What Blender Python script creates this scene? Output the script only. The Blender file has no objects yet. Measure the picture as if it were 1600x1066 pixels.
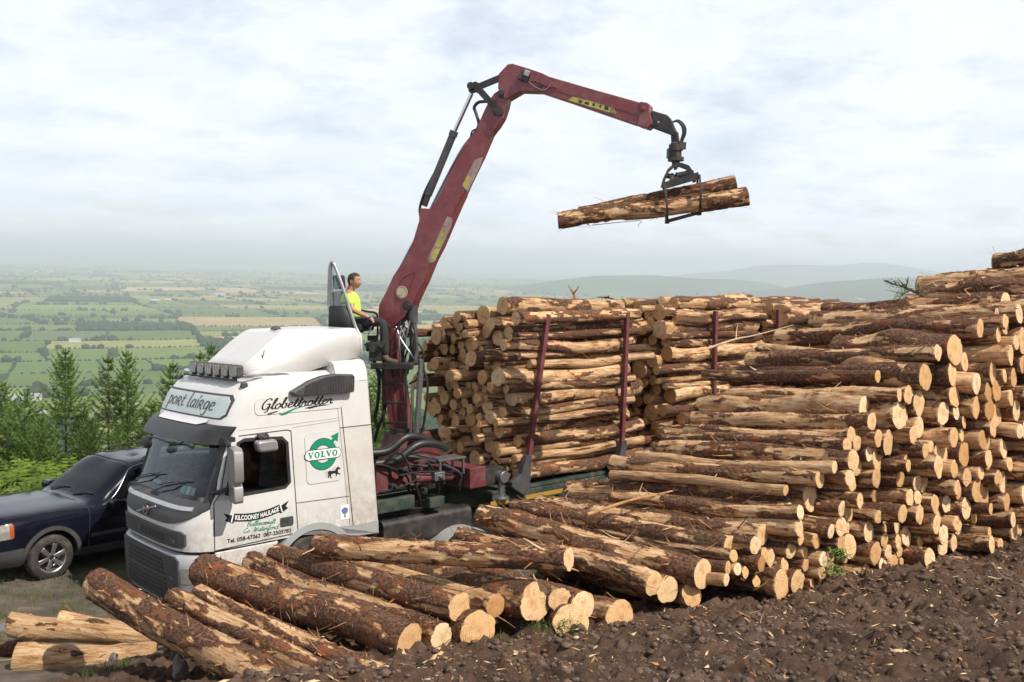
import bpy, bmesh, math, random
import numpy as np
from mathutils import Vector, Matrix, Quaternion
random.seed(7)
R_ = math.radians
scene = bpy.context.scene
COL = scene.collection

# ------------------------------------------------------------------ camera
FPX = 1500.0
CAMZ = 4.55
PITCH = math.atan(120 / FPX)
ROLL = R_(1.55)
_f = Vector((0, math.cos(PITCH), -math.sin(PITCH)))
_r0 = Vector((1, 0, 0)); _u0 = Vector((0, math.sin(PITCH), math.cos(PITCH)))
_r = _r0 * math.cos(ROLL) + _u0 * math.sin(ROLL)
_u = -_r0 * math.sin(ROLL) + _u0 * math.cos(ROLL)
CAM = Vector((0, 0, CAMZ))
camd = bpy.data.cameras.new('camera'); cam = bpy.data.objects.new('camera', camd); COL.objects.link(cam)
camd.sensor_width = 36; camd.lens = 36 * FPX / 1600; camd.clip_start = 0.1; camd.clip_end = 200000
cam.matrix_world = Matrix(((_r.x, _u.x, -_f.x, 0), (_r.y, _u.y, -_f.y, 0), (_r.z, _u.z, -_f.z, CAMZ), (0, 0, 0, 1)))
scene.camera = cam

# ------------------------------------------------------------------ light
SUN_H = Vector((0.80, -0.60, 0)); SUN_EL = R_(50)
SUND = Vector((SUN_H.x * math.cos(SUN_EL), SUN_H.y * math.cos(SUN_EL), math.sin(SUN_EL)))
sd = bpy.data.lights.new('sun', 'SUN'); sd.energy = 5.0; sd.angle = R_(0.55); sd.color = (1.0, 0.935, 0.835)
so = bpy.data.objects.new('sun', sd); COL.objects.link(so)
so.rotation_euler = SUND.to_track_quat('Z', 'Y').to_euler()
w = bpy.data.worlds.new('World'); scene.world = w; w.use_nodes = True
nt = w.node_tree; nt.nodes.clear()
def N(t, nt_, **kw):
    n = nt_.nodes.new(t)
    for k, v in kw.items():
        if k.startswith('i_'):
            key = k[2:].replace('_', ' ')
            n.inputs[key].default_value = v
        else: setattr(n, k, v)
    return n
wo = N('ShaderNodeOutputWorld', nt); bg = N('ShaderNodeBackground', nt); bg.inputs['Strength'].default_value = 0.104
sky = N('ShaderNodeTexSky', nt); sky.sky_type = 'NISHITA'; sky.sun_disc = False
sky.sun_elevation = SUN_EL; sky.sun_rotation = math.atan2(SUN_H.x, SUN_H.y)
sky.altitude = 200; sky.air_density = 1.0; sky.dust_density = 0.6; sky.ozone_density = 1.0
# thin high cloud: noise on a flat layer overhead
tc = N('ShaderNodeTexCoord', nt); sep = N('ShaderNodeSeparateXYZ', nt); nt.links.new(tc.outputs['Generated'], sep.inputs[0])
mx = N('ShaderNodeMath', nt, operation='MAXIMUM'); nt.links.new(sep.outputs['Z'], mx.inputs[0]); mx.inputs[1].default_value = 0.0
ad = N('ShaderNodeMath', nt, operation='ADD'); nt.links.new(mx.outputs[0], ad.inputs[0]); ad.inputs[1].default_value = 0.22
dx = N('ShaderNodeMath', nt, operation='DIVIDE'); dy = N('ShaderNodeMath', nt, operation='DIVIDE')
nt.links.new(sep.outputs['X'], dx.inputs[0]); nt.links.new(ad.outputs[0], dx.inputs[1])
nt.links.new(sep.outputs['Y'], dy.inputs[0]); nt.links.new(ad.outputs[0], dy.inputs[1])
cb = N('ShaderNodeCombineXYZ', nt); nt.links.new(dx.outputs[0], cb.inputs[0]); nt.links.new(dy.outputs[0], cb.inputs[1])
n1 = N('ShaderNodeTexNoise', nt); n1.inputs['Scale'].default_value = 2.6; n1.inputs['Detail'].default_value = 9; n1.inputs['Roughness'].default_value = 0.62; n1.inputs['Distortion'].default_value = 0.15
nt.links.new(cb.outputs[0], n1.inputs['Vector'])
rp = N('ShaderNodeValToRGB', nt); rp.color_ramp.elements[0].position = 0.33; rp.color_ramp.elements[1].position = 0.52
rp.color_ramp.elements[0].color = (0.60, 0.60, 0.60, 1); rp.color_ramp.elements[1].color = (0.96, 0.96, 0.96, 1)
nt.links.new(n1.outputs['Fac'], rp.inputs['Fac'])
n2 = N('ShaderNodeTexNoise', nt); n2.inputs['Scale'].default_value = 2.3; n2.inputs['Detail'].default_value = 8; nt.links.new(cb.outputs[0], n2.inputs['Vector'])
rc = N('ShaderNodeValToRGB', nt); rc.color_ramp.elements[0].position = 0.3; rc.color_ramp.elements[1].position = 0.7
rc.color_ramp.elements[0].color = (7.9, 8.5, 9.45, 1); rc.color_ramp.elements[1].color = (9.5, 9.75, 10.2, 1)
nt.links.new(n2.outputs['Fac'], rc.inputs['Fac'])
mixs = N('ShaderNodeMix', nt, data_type='RGBA')
nt.links.new(rp.outputs['Color'], mixs.inputs['Factor']); nt.links.new(sky.outputs[0], mixs.inputs['A']); nt.links.new(rc.outputs['Color'], mixs.inputs['B'])
# unseen sky overhead dimmed to cut ambient light and deepen shadows
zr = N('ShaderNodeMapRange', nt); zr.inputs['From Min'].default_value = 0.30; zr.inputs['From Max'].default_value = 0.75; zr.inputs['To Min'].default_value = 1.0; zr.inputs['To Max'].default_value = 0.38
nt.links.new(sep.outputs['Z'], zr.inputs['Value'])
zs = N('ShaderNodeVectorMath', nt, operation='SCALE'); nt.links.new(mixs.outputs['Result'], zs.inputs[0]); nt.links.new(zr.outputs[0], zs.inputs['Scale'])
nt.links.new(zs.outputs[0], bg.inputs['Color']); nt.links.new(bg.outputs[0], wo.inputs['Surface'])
scene.view_settings.view_transform = 'Standard'; scene.view_settings.look = 'None'
scene.view_settings.exposure = 0.17; scene.view_settings.gamma = 1.0
scene.render.engine = 'CYCLES'
scene.cycles.max_bounces = 7; scene.cycles.transparent_max_bounces = 12; scene.cycles.volume_bounces = 1
scene.cycles.caustics_reflective = False; scene.cycles.caustics_refractive = False

# ------------------------------------------------------------------ helpers
def ray(px, py):
    return _f + _r * ((px - 800) / FPX) - _u * ((py - 533) / FPX)
def at(px, py, Y):
    d = ray(px, py); return CAM + d * (Y / d.y)
def project(P):
    d = Vector(P) - CAM; z = d.dot(_f)
    return 800 + FPX * d.dot(_r) / z, 533 - FPX * d.dot(_u) / z
def onplane(px, py, P, n):
    d = ray(px, py); t = n.dot(P - CAM) / n.dot(d); return CAM + d * t

def hash3(ix, iy, iz, seed):
    h = (ix.astype(np.int64) * 374761393 + iy.astype(np.int64) * 668265263 + iz.astype(np.int64) * 1274126177 + seed * 974711) & 0xffffffff
    h = ((h ^ (h >> 13)) * 1103515245) & 0xffffffff
    h = ((h ^ (h >> 15)) * 1274126177) & 0xffffffff
    return ((h ^ (h >> 16)) & 0xffffff) / float(0xffffff)
def vnoise(x, y, z, seed=0):
    x, y, z = np.broadcast_arrays(np.asarray(x, float), np.asarray(y, float), np.asarray(z, float))
    ix, iy, iz = np.floor(x).astype(int), np.floor(y).astype(int), np.floor(z).astype(int)
    fx, fy, fz = x - ix, y - iy, z - iz
    fx = fx * fx * (3 - 2 * fx); fy = fy * fy * (3 - 2 * fy); fz = fz * fz * (3 - 2 * fz)
    r = 0
    for a in (0, 1):
        for b in (0, 1):
            for c in (0, 1):
                r = r + hash3(ix + a, iy + b, iz + c, seed) * (fx if a else 1 - fx) * (fy if b else 1 - fy) * (fz if c else 1 - fz)
    return r
def fbm(x, y, z, seed=0, octs=4, rough=0.5):
    s = 0; a = 1; t = 0
    for o in range(octs):
        s = s + a * vnoise(np.asarray(x) * 2**o, np.asarray(y) * 2**o, np.asarray(z) * 2**o, seed + o * 17); t += a; a *= rough
    return s / t

def empty(name, M):
    o = bpy.data.objects.new(name, None); o.empty_display_size = 0.3; COL.objects.link(o); o.matrix_world = M; return o
def tag(o, label=None, cat=None, group=None, kind=None):
    if label: o['label'] = label
    if cat: o['category'] = cat
    if group: o['group'] = group
    if kind: o['kind'] = kind
    return o

class MB:
    """collects shapes, links them as one mesh object"""
    def __init__(s): s.v = []; s.f = []; s.m = []; s.mi = 0
    def add(s, vs, fs, mi=None):
        b = len(s.v); s.v += [tuple(p) for p in vs]
        s.f += [tuple(i + b for i in f) for f in fs]; s.m += [s.mi if mi is None else mi] * len(fs)
        return s
    def box(s, c, d, rot=None, mi=None, taper=None):
        c = Vector(c); vs = []
        for sx in (-1, 1):
            for sy in (-1, 1):
                for sz in (-1, 1):
                    k = 1 if (taper is None or sz < 0) else taper
                    p = Vector((sx * d[0] / 2 * k, sy * d[1] / 2 * k, sz * d[2] / 2))
                    if rot is not None: p = rot @ p
                    vs.append(c + p)
        return s.add(vs, [(0, 1, 3, 2), (4, 6, 7, 5), (0, 4, 5, 1), (2, 3, 7, 6), (0, 2, 6, 4), (1, 5, 7, 3)], mi)
    def bar(s, a, b, wx, wz, up=(0, 0, 1), mi=None, wx2=None, wz2=None):
        a, b = Vector(a), Vector(b); d = (b - a).normalized(); u = Vector(up)
        x = d.cross(u)
        if x.length < 1e-4: x = d.cross(Vector((1, 0, 0)))
        x.normalize(); z = x.cross(d)
        wx2 = wx2 or wx; wz2 = wz2 or wz; vs = []
        for p, ww, hh in ((a, wx, wz), (b, wx2, wz2)):
            for i, j in ((-1, -1), (1, -1), (1, 1), (-1, 1)): vs.append(p + x * (i * ww / 2) + z * (j * hh / 2))
        return s.add(vs, [(3, 2, 1, 0), (4, 5, 6, 7), (0, 1, 5, 4), (1, 2, 6, 5), (2, 3, 7, 6), (3, 0, 4, 7)], mi)
    def tube(s, pts, r, n=10, cap=True, mi=None):
        pts = [Vector(p) for p in pts]; k = len(pts); rs = r if isinstance(r, (list, tuple)) else [r] * k
        t0 = (pts[1] - pts[0]).normalized(); x = t0.orthogonal().normalized(); vs = []; fs = []
        for i, p in enumerate(pts):
            t = (pts[min(i + 1, k - 1)] - pts[max(i - 1, 0)]).normalized()
            x = (x - t * x.dot(t)).normalized(); y = t.cross(x)
            for j in range(n):
                a = 2 * math.pi * j / n; vs.append(p + (x * math.cos(a) + y * math.sin(a)) * rs[i])
        for i in range(k - 1):
            for j in range(n): fs.append((i * n + j, i * n + (j + 1) % n, (i + 1) * n + (j + 1) % n, (i + 1) * n + j))
        if cap: fs.append(tuple(range(n - 1, -1, -1))); fs.append(tuple((k - 1) * n + j for j in range(n)))
        return s.add(vs, fs, mi)
    def cyl(s, a, b, r, n=20, mi=None, r2=None): return s.tube([a, b], [r, r2 if r2 is not None else r], n, True, mi)
    def prism(s, poly, off, mi=None):
        """poly: 3D points in order, off: extrusion vector, centred"""
        off = Vector(off); n = len(poly); vs = [Vector(p) - off / 2 for p in poly] + [Vector(p) + off / 2 for p in poly]
        fs = [tuple(range(n - 1, -1, -1)), tuple(range(n, 2 * n))] + [(i, (i + 1) % n, n + (i + 1) % n, n + i) for i in range(n)]
        return s.add(vs, fs, mi)
    def lathe(s, prof, c, ax, n=32, mi=None, closed=False):
        """prof: (radius, along)"""
        ax = Vector(ax).normalized(); x = ax.orthogonal().normalized(); y = ax.cross(x); c = Vector(c); vs = []; fs = []; k = len(prof)
        for r, h in prof:
            for j in range(n):
                a = 2 * math.pi * j / n; vs.append(c + ax * h + (x * math.cos(a) + y * math.sin(a)) * r)
        for i in range(k if closed else k - 1):
            i2 = (i + 1) % k
            for j in range(n): fs.append((i * n + j, i * n + (j + 1) % n, i2 * n + (j + 1) % n, i2 * n + j))
        return s.add(vs, fs, mi)
    def grid(s, P, mi=None, close_u=False):
        """P[i][j] points"""
        nu = len(P); nv = len(P[0]); vs = [p for row in P for p in row]; fs = []
        for i in range(nu if close_u else nu - 1):
            for j in range(nv - 1):
                i2 = (i + 1) % nu; fs.append((i * nv + j, i2 * nv + j, i2 * nv + j + 1, i * nv + j + 1))
        return s.add(vs, fs, mi)
    def build(s, name, mats, parent=None, world=False, smooth=False, bevel=0, auto=35, sub=0):
        me = bpy.data.meshes.new(name); vs = s.v
        if world and parent is not None:
            Mi = ROOTM[parent.name].inverted(); vs = [tuple(Mi @ Vector(p)) for p in vs]
        me.from_pydata(vs, [], s.f); me.validate()
        if not isinstance(mats, (list, tuple)): mats = [mats]
        for m_ in mats: me.materials.append(m_)
        if len(mats) > 1: me.polygons.foreach_set('material_index', s.m[:len(me.polygons)])
        bm = bmesh.new(); bm.from_mesh(me); bmesh.ops.recalc_face_normals(bm, faces=bm.faces)
        if smooth:
            for f_ in bm.faces: f_.smooth = True
            for e in bm.edges:
                if len(e.link_faces) == 2 and e.calc_face_angle(0) > R_(auto): e.smooth = False
        bm.to_mesh(me); bm.free()
        o = bpy.data.objects.new(name, me); COL.objects.link(o)
        if parent is not None: o.parent = parent
        if bevel:
            b = o.modifiers.new('bevel', 'BEVEL'); b.width = bevel; b.segments = 2; b.limit_method = 'ANGLE'; b.angle_limit = R_(40); b.harden_normals = False
        if sub:
            b = o.modifiers.new('sub', 'SUBSURF'); b.levels = sub; b.render_levels = sub
        return o
ROOTM = {}

def evalmesh(o):
    dg = bpy.context.evaluated_depsgraph_get(); dg.update()
    return bpy.data.meshes.new_from_object(o.evaluated_get(dg))
def smoothpath(pts, n=6):
    pts = [Vector(p) for p in pts]; out = []
    P = [pts[0]] + pts + [pts[-1]]
    for i in range(1, len(P) - 2):
        for k in range(n):
            t = k / n; a, b, c, d = P[i - 1], P[i], P[i + 1], P[i + 2]
            out.append(0.5 * ((2 * b) + (c - a) * t + (2 * a - 5 * b + 4 * c - d) * t * t + (-a + 3 * b - 3 * c + d) * t**3))
    out.append(pts[-1]); return out

# ------------------------------------------------------------------ materials
def newmat(name):
    m = bpy.data.materials.new(name); m.use_nodes = True; return m, m.node_tree, m.node_tree.nodes['Principled BSDF']
def pmat(name, col, rough=0.5, metal=0.0, var=0.15, scale=6.0, bump=0.0, bscale=40.0, dirt=None, dirt_amt=0.35, dscale=2.0, coat=0.0, spec=0.5, splash=None):
    m, t, b = newmat(name); L = t.links.new
    b.inputs['Roughness'].default_value = rough; b.inputs['Metallic'].default_value = metal
    b.inputs['Coat Weight'].default_value = coat; b.inputs['Specular IOR Level'].default_value = spec
    tc = N('ShaderNodeTexCoord', t); n = N('ShaderNodeTexNoise', t); n.inputs['Scale'].default_value = scale; n.inputs['Detail'].default_value = 6
    L(tc.outputs['Object'], n.inputs['Vector'])
    mr = N('ShaderNodeMapRange', t); mr.inputs['To Min'].default_value = 1 - var; mr.inputs['To Max'].default_value = 1 + var
    mr.inputs['From Min'].default_value = 0.25; mr.inputs['From Max'].default_value = 0.75
    L(n.outputs['Fac'], mr.inputs['Value'])
    mul = N('ShaderNodeMix', t, data_type='RGBA', blend_type='MULTIPLY'); mul.inputs['Factor'].default_value = 1; mul.inputs['A'].default_value = (*col, 1)
    cc = N('ShaderNodeCombineXYZ', t)
    for i in range(3): L(mr.outputs[0], cc.inputs[i])
    L(cc.outputs[0], mul.inputs['B']); out = mul.outputs['Result']
    if dirt:
        n3 = N('ShaderNodeTexNoise', t); n3.inputs['Scale'].default_value = dscale; n3.inputs['Detail'].default_value = 9; n3.inputs['Roughness'].default_value = 0.68
        L(tc.outputs['Object'], n3.inputs['Vector'])
        r3 = N('ShaderNodeMapRange', t); r3.inputs['From Min'].default_value = 0.45; r3.inputs['From Max'].default_value = 0.72; r3.inputs['To Max'].default_value = dirt_amt
        L(n3.outputs['Fac'], r3.inputs['Value'])
        dm = N('ShaderNodeMix', t, data_type='RGBA'); dm.inputs['B'].default_value = (*dirt, 1); L(r3.outputs[0], dm.inputs['Factor']); L(out, dm.inputs['A']); out = dm.outputs['Result']
        rr = N('ShaderNodeMapRange', t); rr.inputs['To Min'].default_value = rough; rr.inputs['To Max'].default_value = min(1, rough + 0.4); L(r3.outputs[0], rr.inputs['Value']); L(rr.outputs[0], b.inputs['Roughness'])
    if splash:      # road dirt thrown up on the lower panels
        sp = N('ShaderNodeSeparateXYZ', t); L(tc.outputs['Object'], sp.inputs[0])
        zr_ = N('ShaderNodeMapRange', t); zr_.inputs['From Min'].default_value = splash[1]; zr_.inputs['From Max'].default_value = splash[0]; L(sp.outputs['Z'], zr_.inputs['Value'])
        n4 = N('ShaderNodeTexNoise', t); n4.inputs['Scale'].default_value = 7; n4.inputs['Detail'].default_value = 10; n4.inputs['Roughness'].default_value = 0.75; L(tc.outputs['Object'], n4.inputs['Vector'])
        r4 = N('ShaderNodeMapRange', t); r4.inputs['From Min'].default_value = 0.40; r4.inputs['From Max'].default_value = 0.68; L(n4.outputs['Fac'], r4.inputs['Value'])
        m4 = N('ShaderNodeMath', t, operation='MULTIPLY'); L(zr_.outputs[0], m4.inputs[0]); L(r4.outputs[0], m4.inputs[1])
        m5 = N('ShaderNodeMath', t, operation='MULTIPLY'); L(m4.outputs[0], m5.inputs[0]); m5.inputs[1].default_value = 0.8
        d4 = N('ShaderNodeMix', t, data_type='RGBA'); d4.inputs['B'].default_value = (0.24, 0.17, 0.115, 1); L(m5.outputs[0], d4.inputs['Factor']); L(out, d4.inputs['A']); out = d4.outputs['Result']
    L(out, b.inputs['Base Color'])
    if bump:
        n2 = N('ShaderNodeTexNoise', t); n2.inputs['Scale'].default_value = bscale; n2.inputs['Detail'].default_value = 5; L(tc.outputs['Object'], n2.inputs['Vector'])
        bp_ = N('ShaderNodeBump', t); bp_.inputs['Strength'].default_value = bump; bp_.inputs['Distance'].default_value = 0.02; L(n2.outputs['Fac'], bp_.inputs['Height']); L(bp_.outputs[0], b.inputs['Normal'])
    return m
def glassmat(name, tint, transp=0.75, rough=0.02):
    m, t, b = newmat(name); L = t.links.new; t.nodes.remove(b)
    out = t.nodes['Material Output']; g = N('ShaderNodeBsdfGlossy', t); g.inputs['Roughness'].default_value = rough; g.inputs['Color'].default_value = (0.80, 0.84, 0.86, 1)
    tr = N('ShaderNodeBsdfTransparent', t); tr.inputs['Color'].default_value = (*tint, 1)
    fr = N('ShaderNodeFresnel', t); fr.inputs['IOR'].default_value = 1.5
    mr = N('ShaderNodeMapRange', t); mr.inputs['To Min'].default_value = 0.0 if transp > .5 else 1 - transp; mr.inputs['To Max'].default_value = 1.0; L(fr.outputs[0], mr.inputs['Value'])
    mxx = N('ShaderNodeMixShader', t); L(mr.outputs[0], mxx.inputs['Fac']); L(tr.outputs[0], mxx.inputs[1]); L(g.outputs[0], mxx.inputs[2]); L(mxx.outputs[0], out.inputs['Surface'])
    return m
M = {}
M['white'] = pmat('white_paint', (0.63, 0.62, 0.605), 0.28, 0, 0.03, 3, dirt=(0.45, 0.38, 0.30), dirt_amt=0.22, dscale=1.6, coat=0.3, splash=(.45, 1.25))
M['whitedirty'] = pmat('dusty_white_paint', (0.59, 0.565, 0.53), 0.4, 0, 0.05, 4, dirt=(0.40, 0.32, 0.24), dirt_amt=0.45, dscale=2.2, coat=0.1, splash=(.5, 1.7))
M['silver'] = pmat('silver_grey_plastic', (0.46, 0.47, 0.48), 0.38, 0.3, 0.06, 5, dirt=(0.35, 0.30, 0.25), dirt_amt=0.35, splash=(-.1, .7))
M['mirrorgrey'] = pmat('mirror_grey', (0.33, 0.32, 0.32), 0.30, 0.45, 0.06, 3)
M['blackplastic'] = pmat('black_plastic', (0.022, 0.022, 0.025), 0.42, 0, 0.2, 8, dirt=(0.10, 0.085, 0.07), dirt_amt=0.35)
M['dgrey'] = pmat('dark_grey_plastic', (0.05, 0.05, 0.055), 0.5, 0, 0.2, 8, dirt=(0.14, 0.12, 0.10), dirt_amt=0.35)
M['gap'] = pmat('panel_gap', (0.03, 0.03, 0.03), 0.8)
M['chrome'] = pmat('polished_steel', (0.62, 0.62, 0.64), 0.16, 1.0, 0.05)
M['steel'] = pmat('grey_steel', (0.30, 0.30, 0.31), 0.38, 0.8, 0.15, dirt=(0.12, 0.09, 0.07), dirt_amt=0.6)
M['blacksteel'] = pmat('oily_black_steel', (0.025, 0.024, 0.024), 0.5, 0.2, 0.3, 12, dirt=(0.13, 0.10, 0.08), dirt_amt=0.55, dscale=4)
M['red'] = pmat('maroon_paint', (0.175, 0.031, 0.038), 0.42, 0, 0.18, 2.5, dirt=(0.23, 0.11, 0.10), dirt_amt=0.8, dscale=4.2, coat=0.1)
M['redbase'] = pmat('dirty_shaded_maroon', (0.13, 0.022, 0.026), 0.55, 0, 0.3, 5, dirt=(0.12, 0.085, 0.075), dirt_amt=0.9, dscale=4.5)  # dirt, plus the crane's shade put into a darker red
M['stake'] = pmat('stake_maroon', (0.135, 0.028, 0.032), 0.5, 0.1, 0.2, 6, dirt=(0.22, 0.14, 0.12), dirt_amt=0.4, dscale=5)
M['green'] = pmat('chassis_green', (0.018, 0.036, 0.027), 0.55, 0, 0.2, 6, dirt=(0.16, 0.13, 0.10), dirt_amt=0.6, dscale=4)
M['ochre'] = pmat('reflective_ochre', (0.35, 0.21, 0.03), 0.45, 0, 0.15)
M['rubber'] = pmat('tyre_rubber', (0.028, 0.027, 0.026), 0.8, 0, 0.25, 10, dirt=(0.15, 0.12, 0.09), dirt_amt=0.7, dscale=5)
M['alloy'] = pmat('alloy_rim', (0.42, 0.42, 0.44), 0.32, 0.85, 0.08, dirt=(0.2, 0.17, 0.14), dirt_amt=0.3)
M['hose'] = pmat('black_hose', (0.02, 0.02, 0.02), 0.45, 0, 0.2)
M['yellow'] = pmat('worn_yellow_decal', (0.46, 0.41, 0.09), 0.5, 0, 0.2, 8, dirt=(0.22, 0.12, 0.12), dirt_amt=0.95, dscale=9)
M['wornw'] = pmat('worn_grey_decal', (0.33, 0.27, 0.26), 0.5, 0, 0.2, 8, dirt=(0.25, 0.06, 0.06), dirt_amt=0.8, dscale=9)
M['ink'] = pmat('black_vinyl', (0.02, 0.02, 0.022), 0.4, 0, 0.05)
M['greenink'] = pmat('green_vinyl', (0.010, 0.23, 0.125), 0.4, 0, 0.05)
M['blueink'] = pmat('blue_vinyl', (0.12, 0.18, 0.34), 0.4, 0, 0.05)
M['greyink'] = pmat('grey_vinyl', (0.45, 0.45, 0.45), 0.4, 0, 0.05)
M['whiteink'] = pmat('white_vinyl', (0.80, 0.80, 0.79), 0.35, 0, 0.03)
M['paleyellow'] = pmat('pale_badge', (0.48, 0.44, 0.24), 0.45, 0, 0.1)
M['sign'] = pmat('frosted_sign', (0.46, 0.53, 0.52), 0.25, 0, 0.10, 2.5, dirt=(0.55, 0.52, 0.40), dirt_amt=0.5, dscale=2.5, coat=0.3)
M['lens'] = pmat('lamp_lens', (0.30, 0.28, 0.26), 0.2, 0.4, 0.2, 20, dirt=(0.18, 0.15, 0.12), dirt_amt=0.6, dscale=10)
M['ws'] = glassmat('windscreen_glass', (0.74, 0.82, 0.80), 0.88)
M['win'] = glassmat('side_glass', (0.36, 0.39, 0.40), 0.95)
M['carglass'] = glassmat('car_glass', (0.20, 0.23, 0.23), 0.86)
M['interior'] = pmat('cab_interior', (0.07, 0.07, 0.075), 0.7, 0, 0.2)
M['navy'] = pmat('navy_car_paint', (0.005, 0.006, 0.014), 0.12, 0.0, 0.1, 3, dirt=(0.05, 0.045, 0.04), dirt_amt=0.05, dscale=3, coat=0.15, spec=0.35)
M['carplastic'] = pmat('car_grey_plastic', (0.05, 0.052, 0.055), 0.55, 0, 0.15, dirt=(0.15, 0.13, 0.10), dirt_amt=0.4)
M['orange'] = pmat('orange_lens', (0.36, 0.075, 0.02), 0.2, 0, 0.05, coat=0.5)
M['headlamp'] = pmat('headlamp_lens', (0.33, 0.31, 0.27), 0.12, 0.3, 0.2, 14, coat=0.6)
M['paper'] = pmat('paper_sticker', (0.55, 0.66, 0.58), 0.5, 0, 0.15, 18)
M['paperb'] = pmat('blue_sticker', (0.30, 0.50, 0.55), 0.5, 0, 0.2, 18)
M['skin'] = pmat('skin', (0.42, 0.205, 0.135), 0.5, 0, 0.12, 12)
M['hivis'] = pmat('hi_vis_cloth', (0.52, 0.83, 0.10), 0.75, 0, 0.08, 9, bump=0.3, bscale=12)
M['trousers'] = pmat('black_trousers', (0.024, 0.022, 0.022), 0.85, 0, 0.3, 9, bump=0.3, bscale=14)
M['hair'] = pmat('dark_hair', (0.035, 0.027, 0.022), 0.75, 0, 0.35, 40)
M['boot'] = pmat('brown_boot', (0.09, 0.06, 0.04), 0.7, 0, 0.3, 12)
M['seatblack'] = pmat('seat_black', (0.018, 0.018, 0.02), 0.6, 0, 0.2)
M['rock'] = pmat('grey_rock', (0.16, 0.135, 0.125), 0.85, 0, 0.35, 9, bump=0.8, bscale=14)

def wood_material():
    """side of a log: bark / peeled wood by vertex attribute 'peel', broken up by fine noise"""
    m, t, b = newmat('log_side'); L = t.links.new
    pa = N('ShaderNodeAttribute', t, attribute_name='peel'); lc = N('ShaderNodeAttribute', t, attribute_name='lc')
    oi = N('ShaderNodeObjectInfo', t)
    # stretch along the log (lc.z is metres along)
    mp = N('ShaderNodeMapping', t); L(lc.outputs['Vector'], mp.inputs['Vector']); mp.inputs['Scale'].default_value = (1, 1, 0.75)
    rv = N('ShaderNodeMath', t, operation='MULTIPLY'); L(oi.outputs['Random'], rv.inputs[0]); rv.inputs[1].default_value = 57.0
    va = N('ShaderNodeVectorMath', t, operation='ADD'); L(mp.outputs[0], va.inputs[0])
    cx = N('ShaderNodeCombineXYZ', t)
    for i in range(3): L(rv.outputs[0], cx.inputs[i])
    L(cx.outputs[0], va.inputs[1]); V = va.outputs[0]
    def noise(sc, det=6, rough=0.6, vec=None):
        n = N('ShaderNodeTexNoise', t); n.inputs['Scale'].default_value = sc; n.inputs['Detail'].default_value = det; n.inputs['Roughness'].default_value = rough
        L(vec or V, n.inputs['Vector']); return n.outputs['Fac']
    def ramp(src, stops):
        r = N('ShaderNodeValToRGB', t); e = r.color_ramp.elements
        e[0].position, e[0].color = stops[0][0], (*stops[0][1], 1); e[1].position, e[1].color = stops[-1][0], (*stops[-1][1], 1)
        for p, c in stops[1:-1]:
            q = e.new(p); q.color = (*c, 1)
        L(src, r.inputs['Fac']); return r.outputs['Color']
    # bark
    bk = ramp(noise(38, 10, 0.78), [(0.32, (0.006, 0.004, 0.003)), (0.44, (0.062, 0.029, 0.017)), (0.55, (0.185, 0.094, 0.055)), (0.70, (0.40, 0.25, 0.16))])
    patch = N('ShaderNodeMapRange', t); patch.inputs['From Min'].default_value = 0.54; patch.inputs['From Max'].default_value = 0.66; L(noise(5.5, 6, 0.65), patch.inputs['Value'])
    red = N('ShaderNodeMix', t, data_type='RGBA'); red.inputs['B'].default_value = (0.27, 0.088, 0.034, 1); L(patch.outputs[0], red.inputs['Factor']); L(bk, red.inputs['A'])
    # grey lichen / moss on some logs
    mossn = N('ShaderNodeMapRange', t); mossn.inputs['From Min'].default_value = 0.62; mossn.inputs['From Max'].default_value = 0.72; L(noise(2.6, 7, 0.7), mossn.inputs['Value'])
    mossr = N('ShaderNodeMath', t, operation='GREATER_THAN'); L(oi.outputs['Random'], mossr.inputs[0]); mossr.inputs[1].default_value = 0.55
    mossm = N('ShaderNodeMath', t, operation='MULTIPLY'); L(mossn.outputs[0], mossm.inputs[0]); L(mossr.outputs[0], mossm.inputs[1])
    mo = N('ShaderNodeMix', t, data_type='RGBA'); mo.inputs['B'].default_value = (0.085, 0.085, 0.028, 1); L(mossm.outputs[0], mo.inputs['Factor']); L(red.outputs['Result'], mo.inputs['A'])
    # peeled wood, streaked along the grain
    mp2 = N('ShaderNodeMapping', t); L(V, mp2.inputs['Vector']); mp2.inputs['Scale'].default_value = (1, 1, 0.12)
    wd = ramp(noise(30, 10, 0.75, mp2.outputs[0]), [(0.30, (0.11, 0.045, 0.018)), (0.42, (0.42, 0.21, 0.092)), (0.52, (0.66, 0.42, 0.225)), (0.68, (0.84, 0.66, 0.45))])
    gr = N('ShaderNodeMapRange', t); gr.inputs['From Min'].default_value = 0.52; gr.inputs['From Max'].default_value = 0.68; gr.inputs['To Max'].default_value = 0.55; L(noise(3.2, 5, 0.6), gr.inputs['Value'])
    wg = N('ShaderNodeMix', t, data_type='RGBA'); wg.inputs['B'].default_value = (0.27, 0.115, 0.045, 1); L(gr.outputs[0], wg.inputs['Factor']); L(wd, wg.inputs['A'])
    # mask
    nz = N('ShaderNodeMath', t, operation='SUBTRACT'); L(noise(24, 10, 0.78), nz.inputs[0]); nz.inputs[1].default_value = 0.5
    ns = N('ShaderNodeMath', t, operation='MULTIPLY_ADD'); L(nz.outputs[0], ns.inputs[0]); ns.inputs[1].default_value = 1.9; L(pa.outputs['Fac'], ns.inputs[2])
    mk = N('ShaderNodeMapRange', t); mk.inputs['From Min'].default_value = 0.44; mk.inputs['From Max'].default_value = 0.56; L(ns.outputs[0], mk.inputs['Value'])
    # reddish rim between bark and wood
    rim = N('ShaderNodeMapRange', t); rim.inputs['From Min'].default_value = 0.30; rim.inputs['From Max'].default_value = 0.46; L(ns.outputs[0], rim.inputs['Value'])
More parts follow.
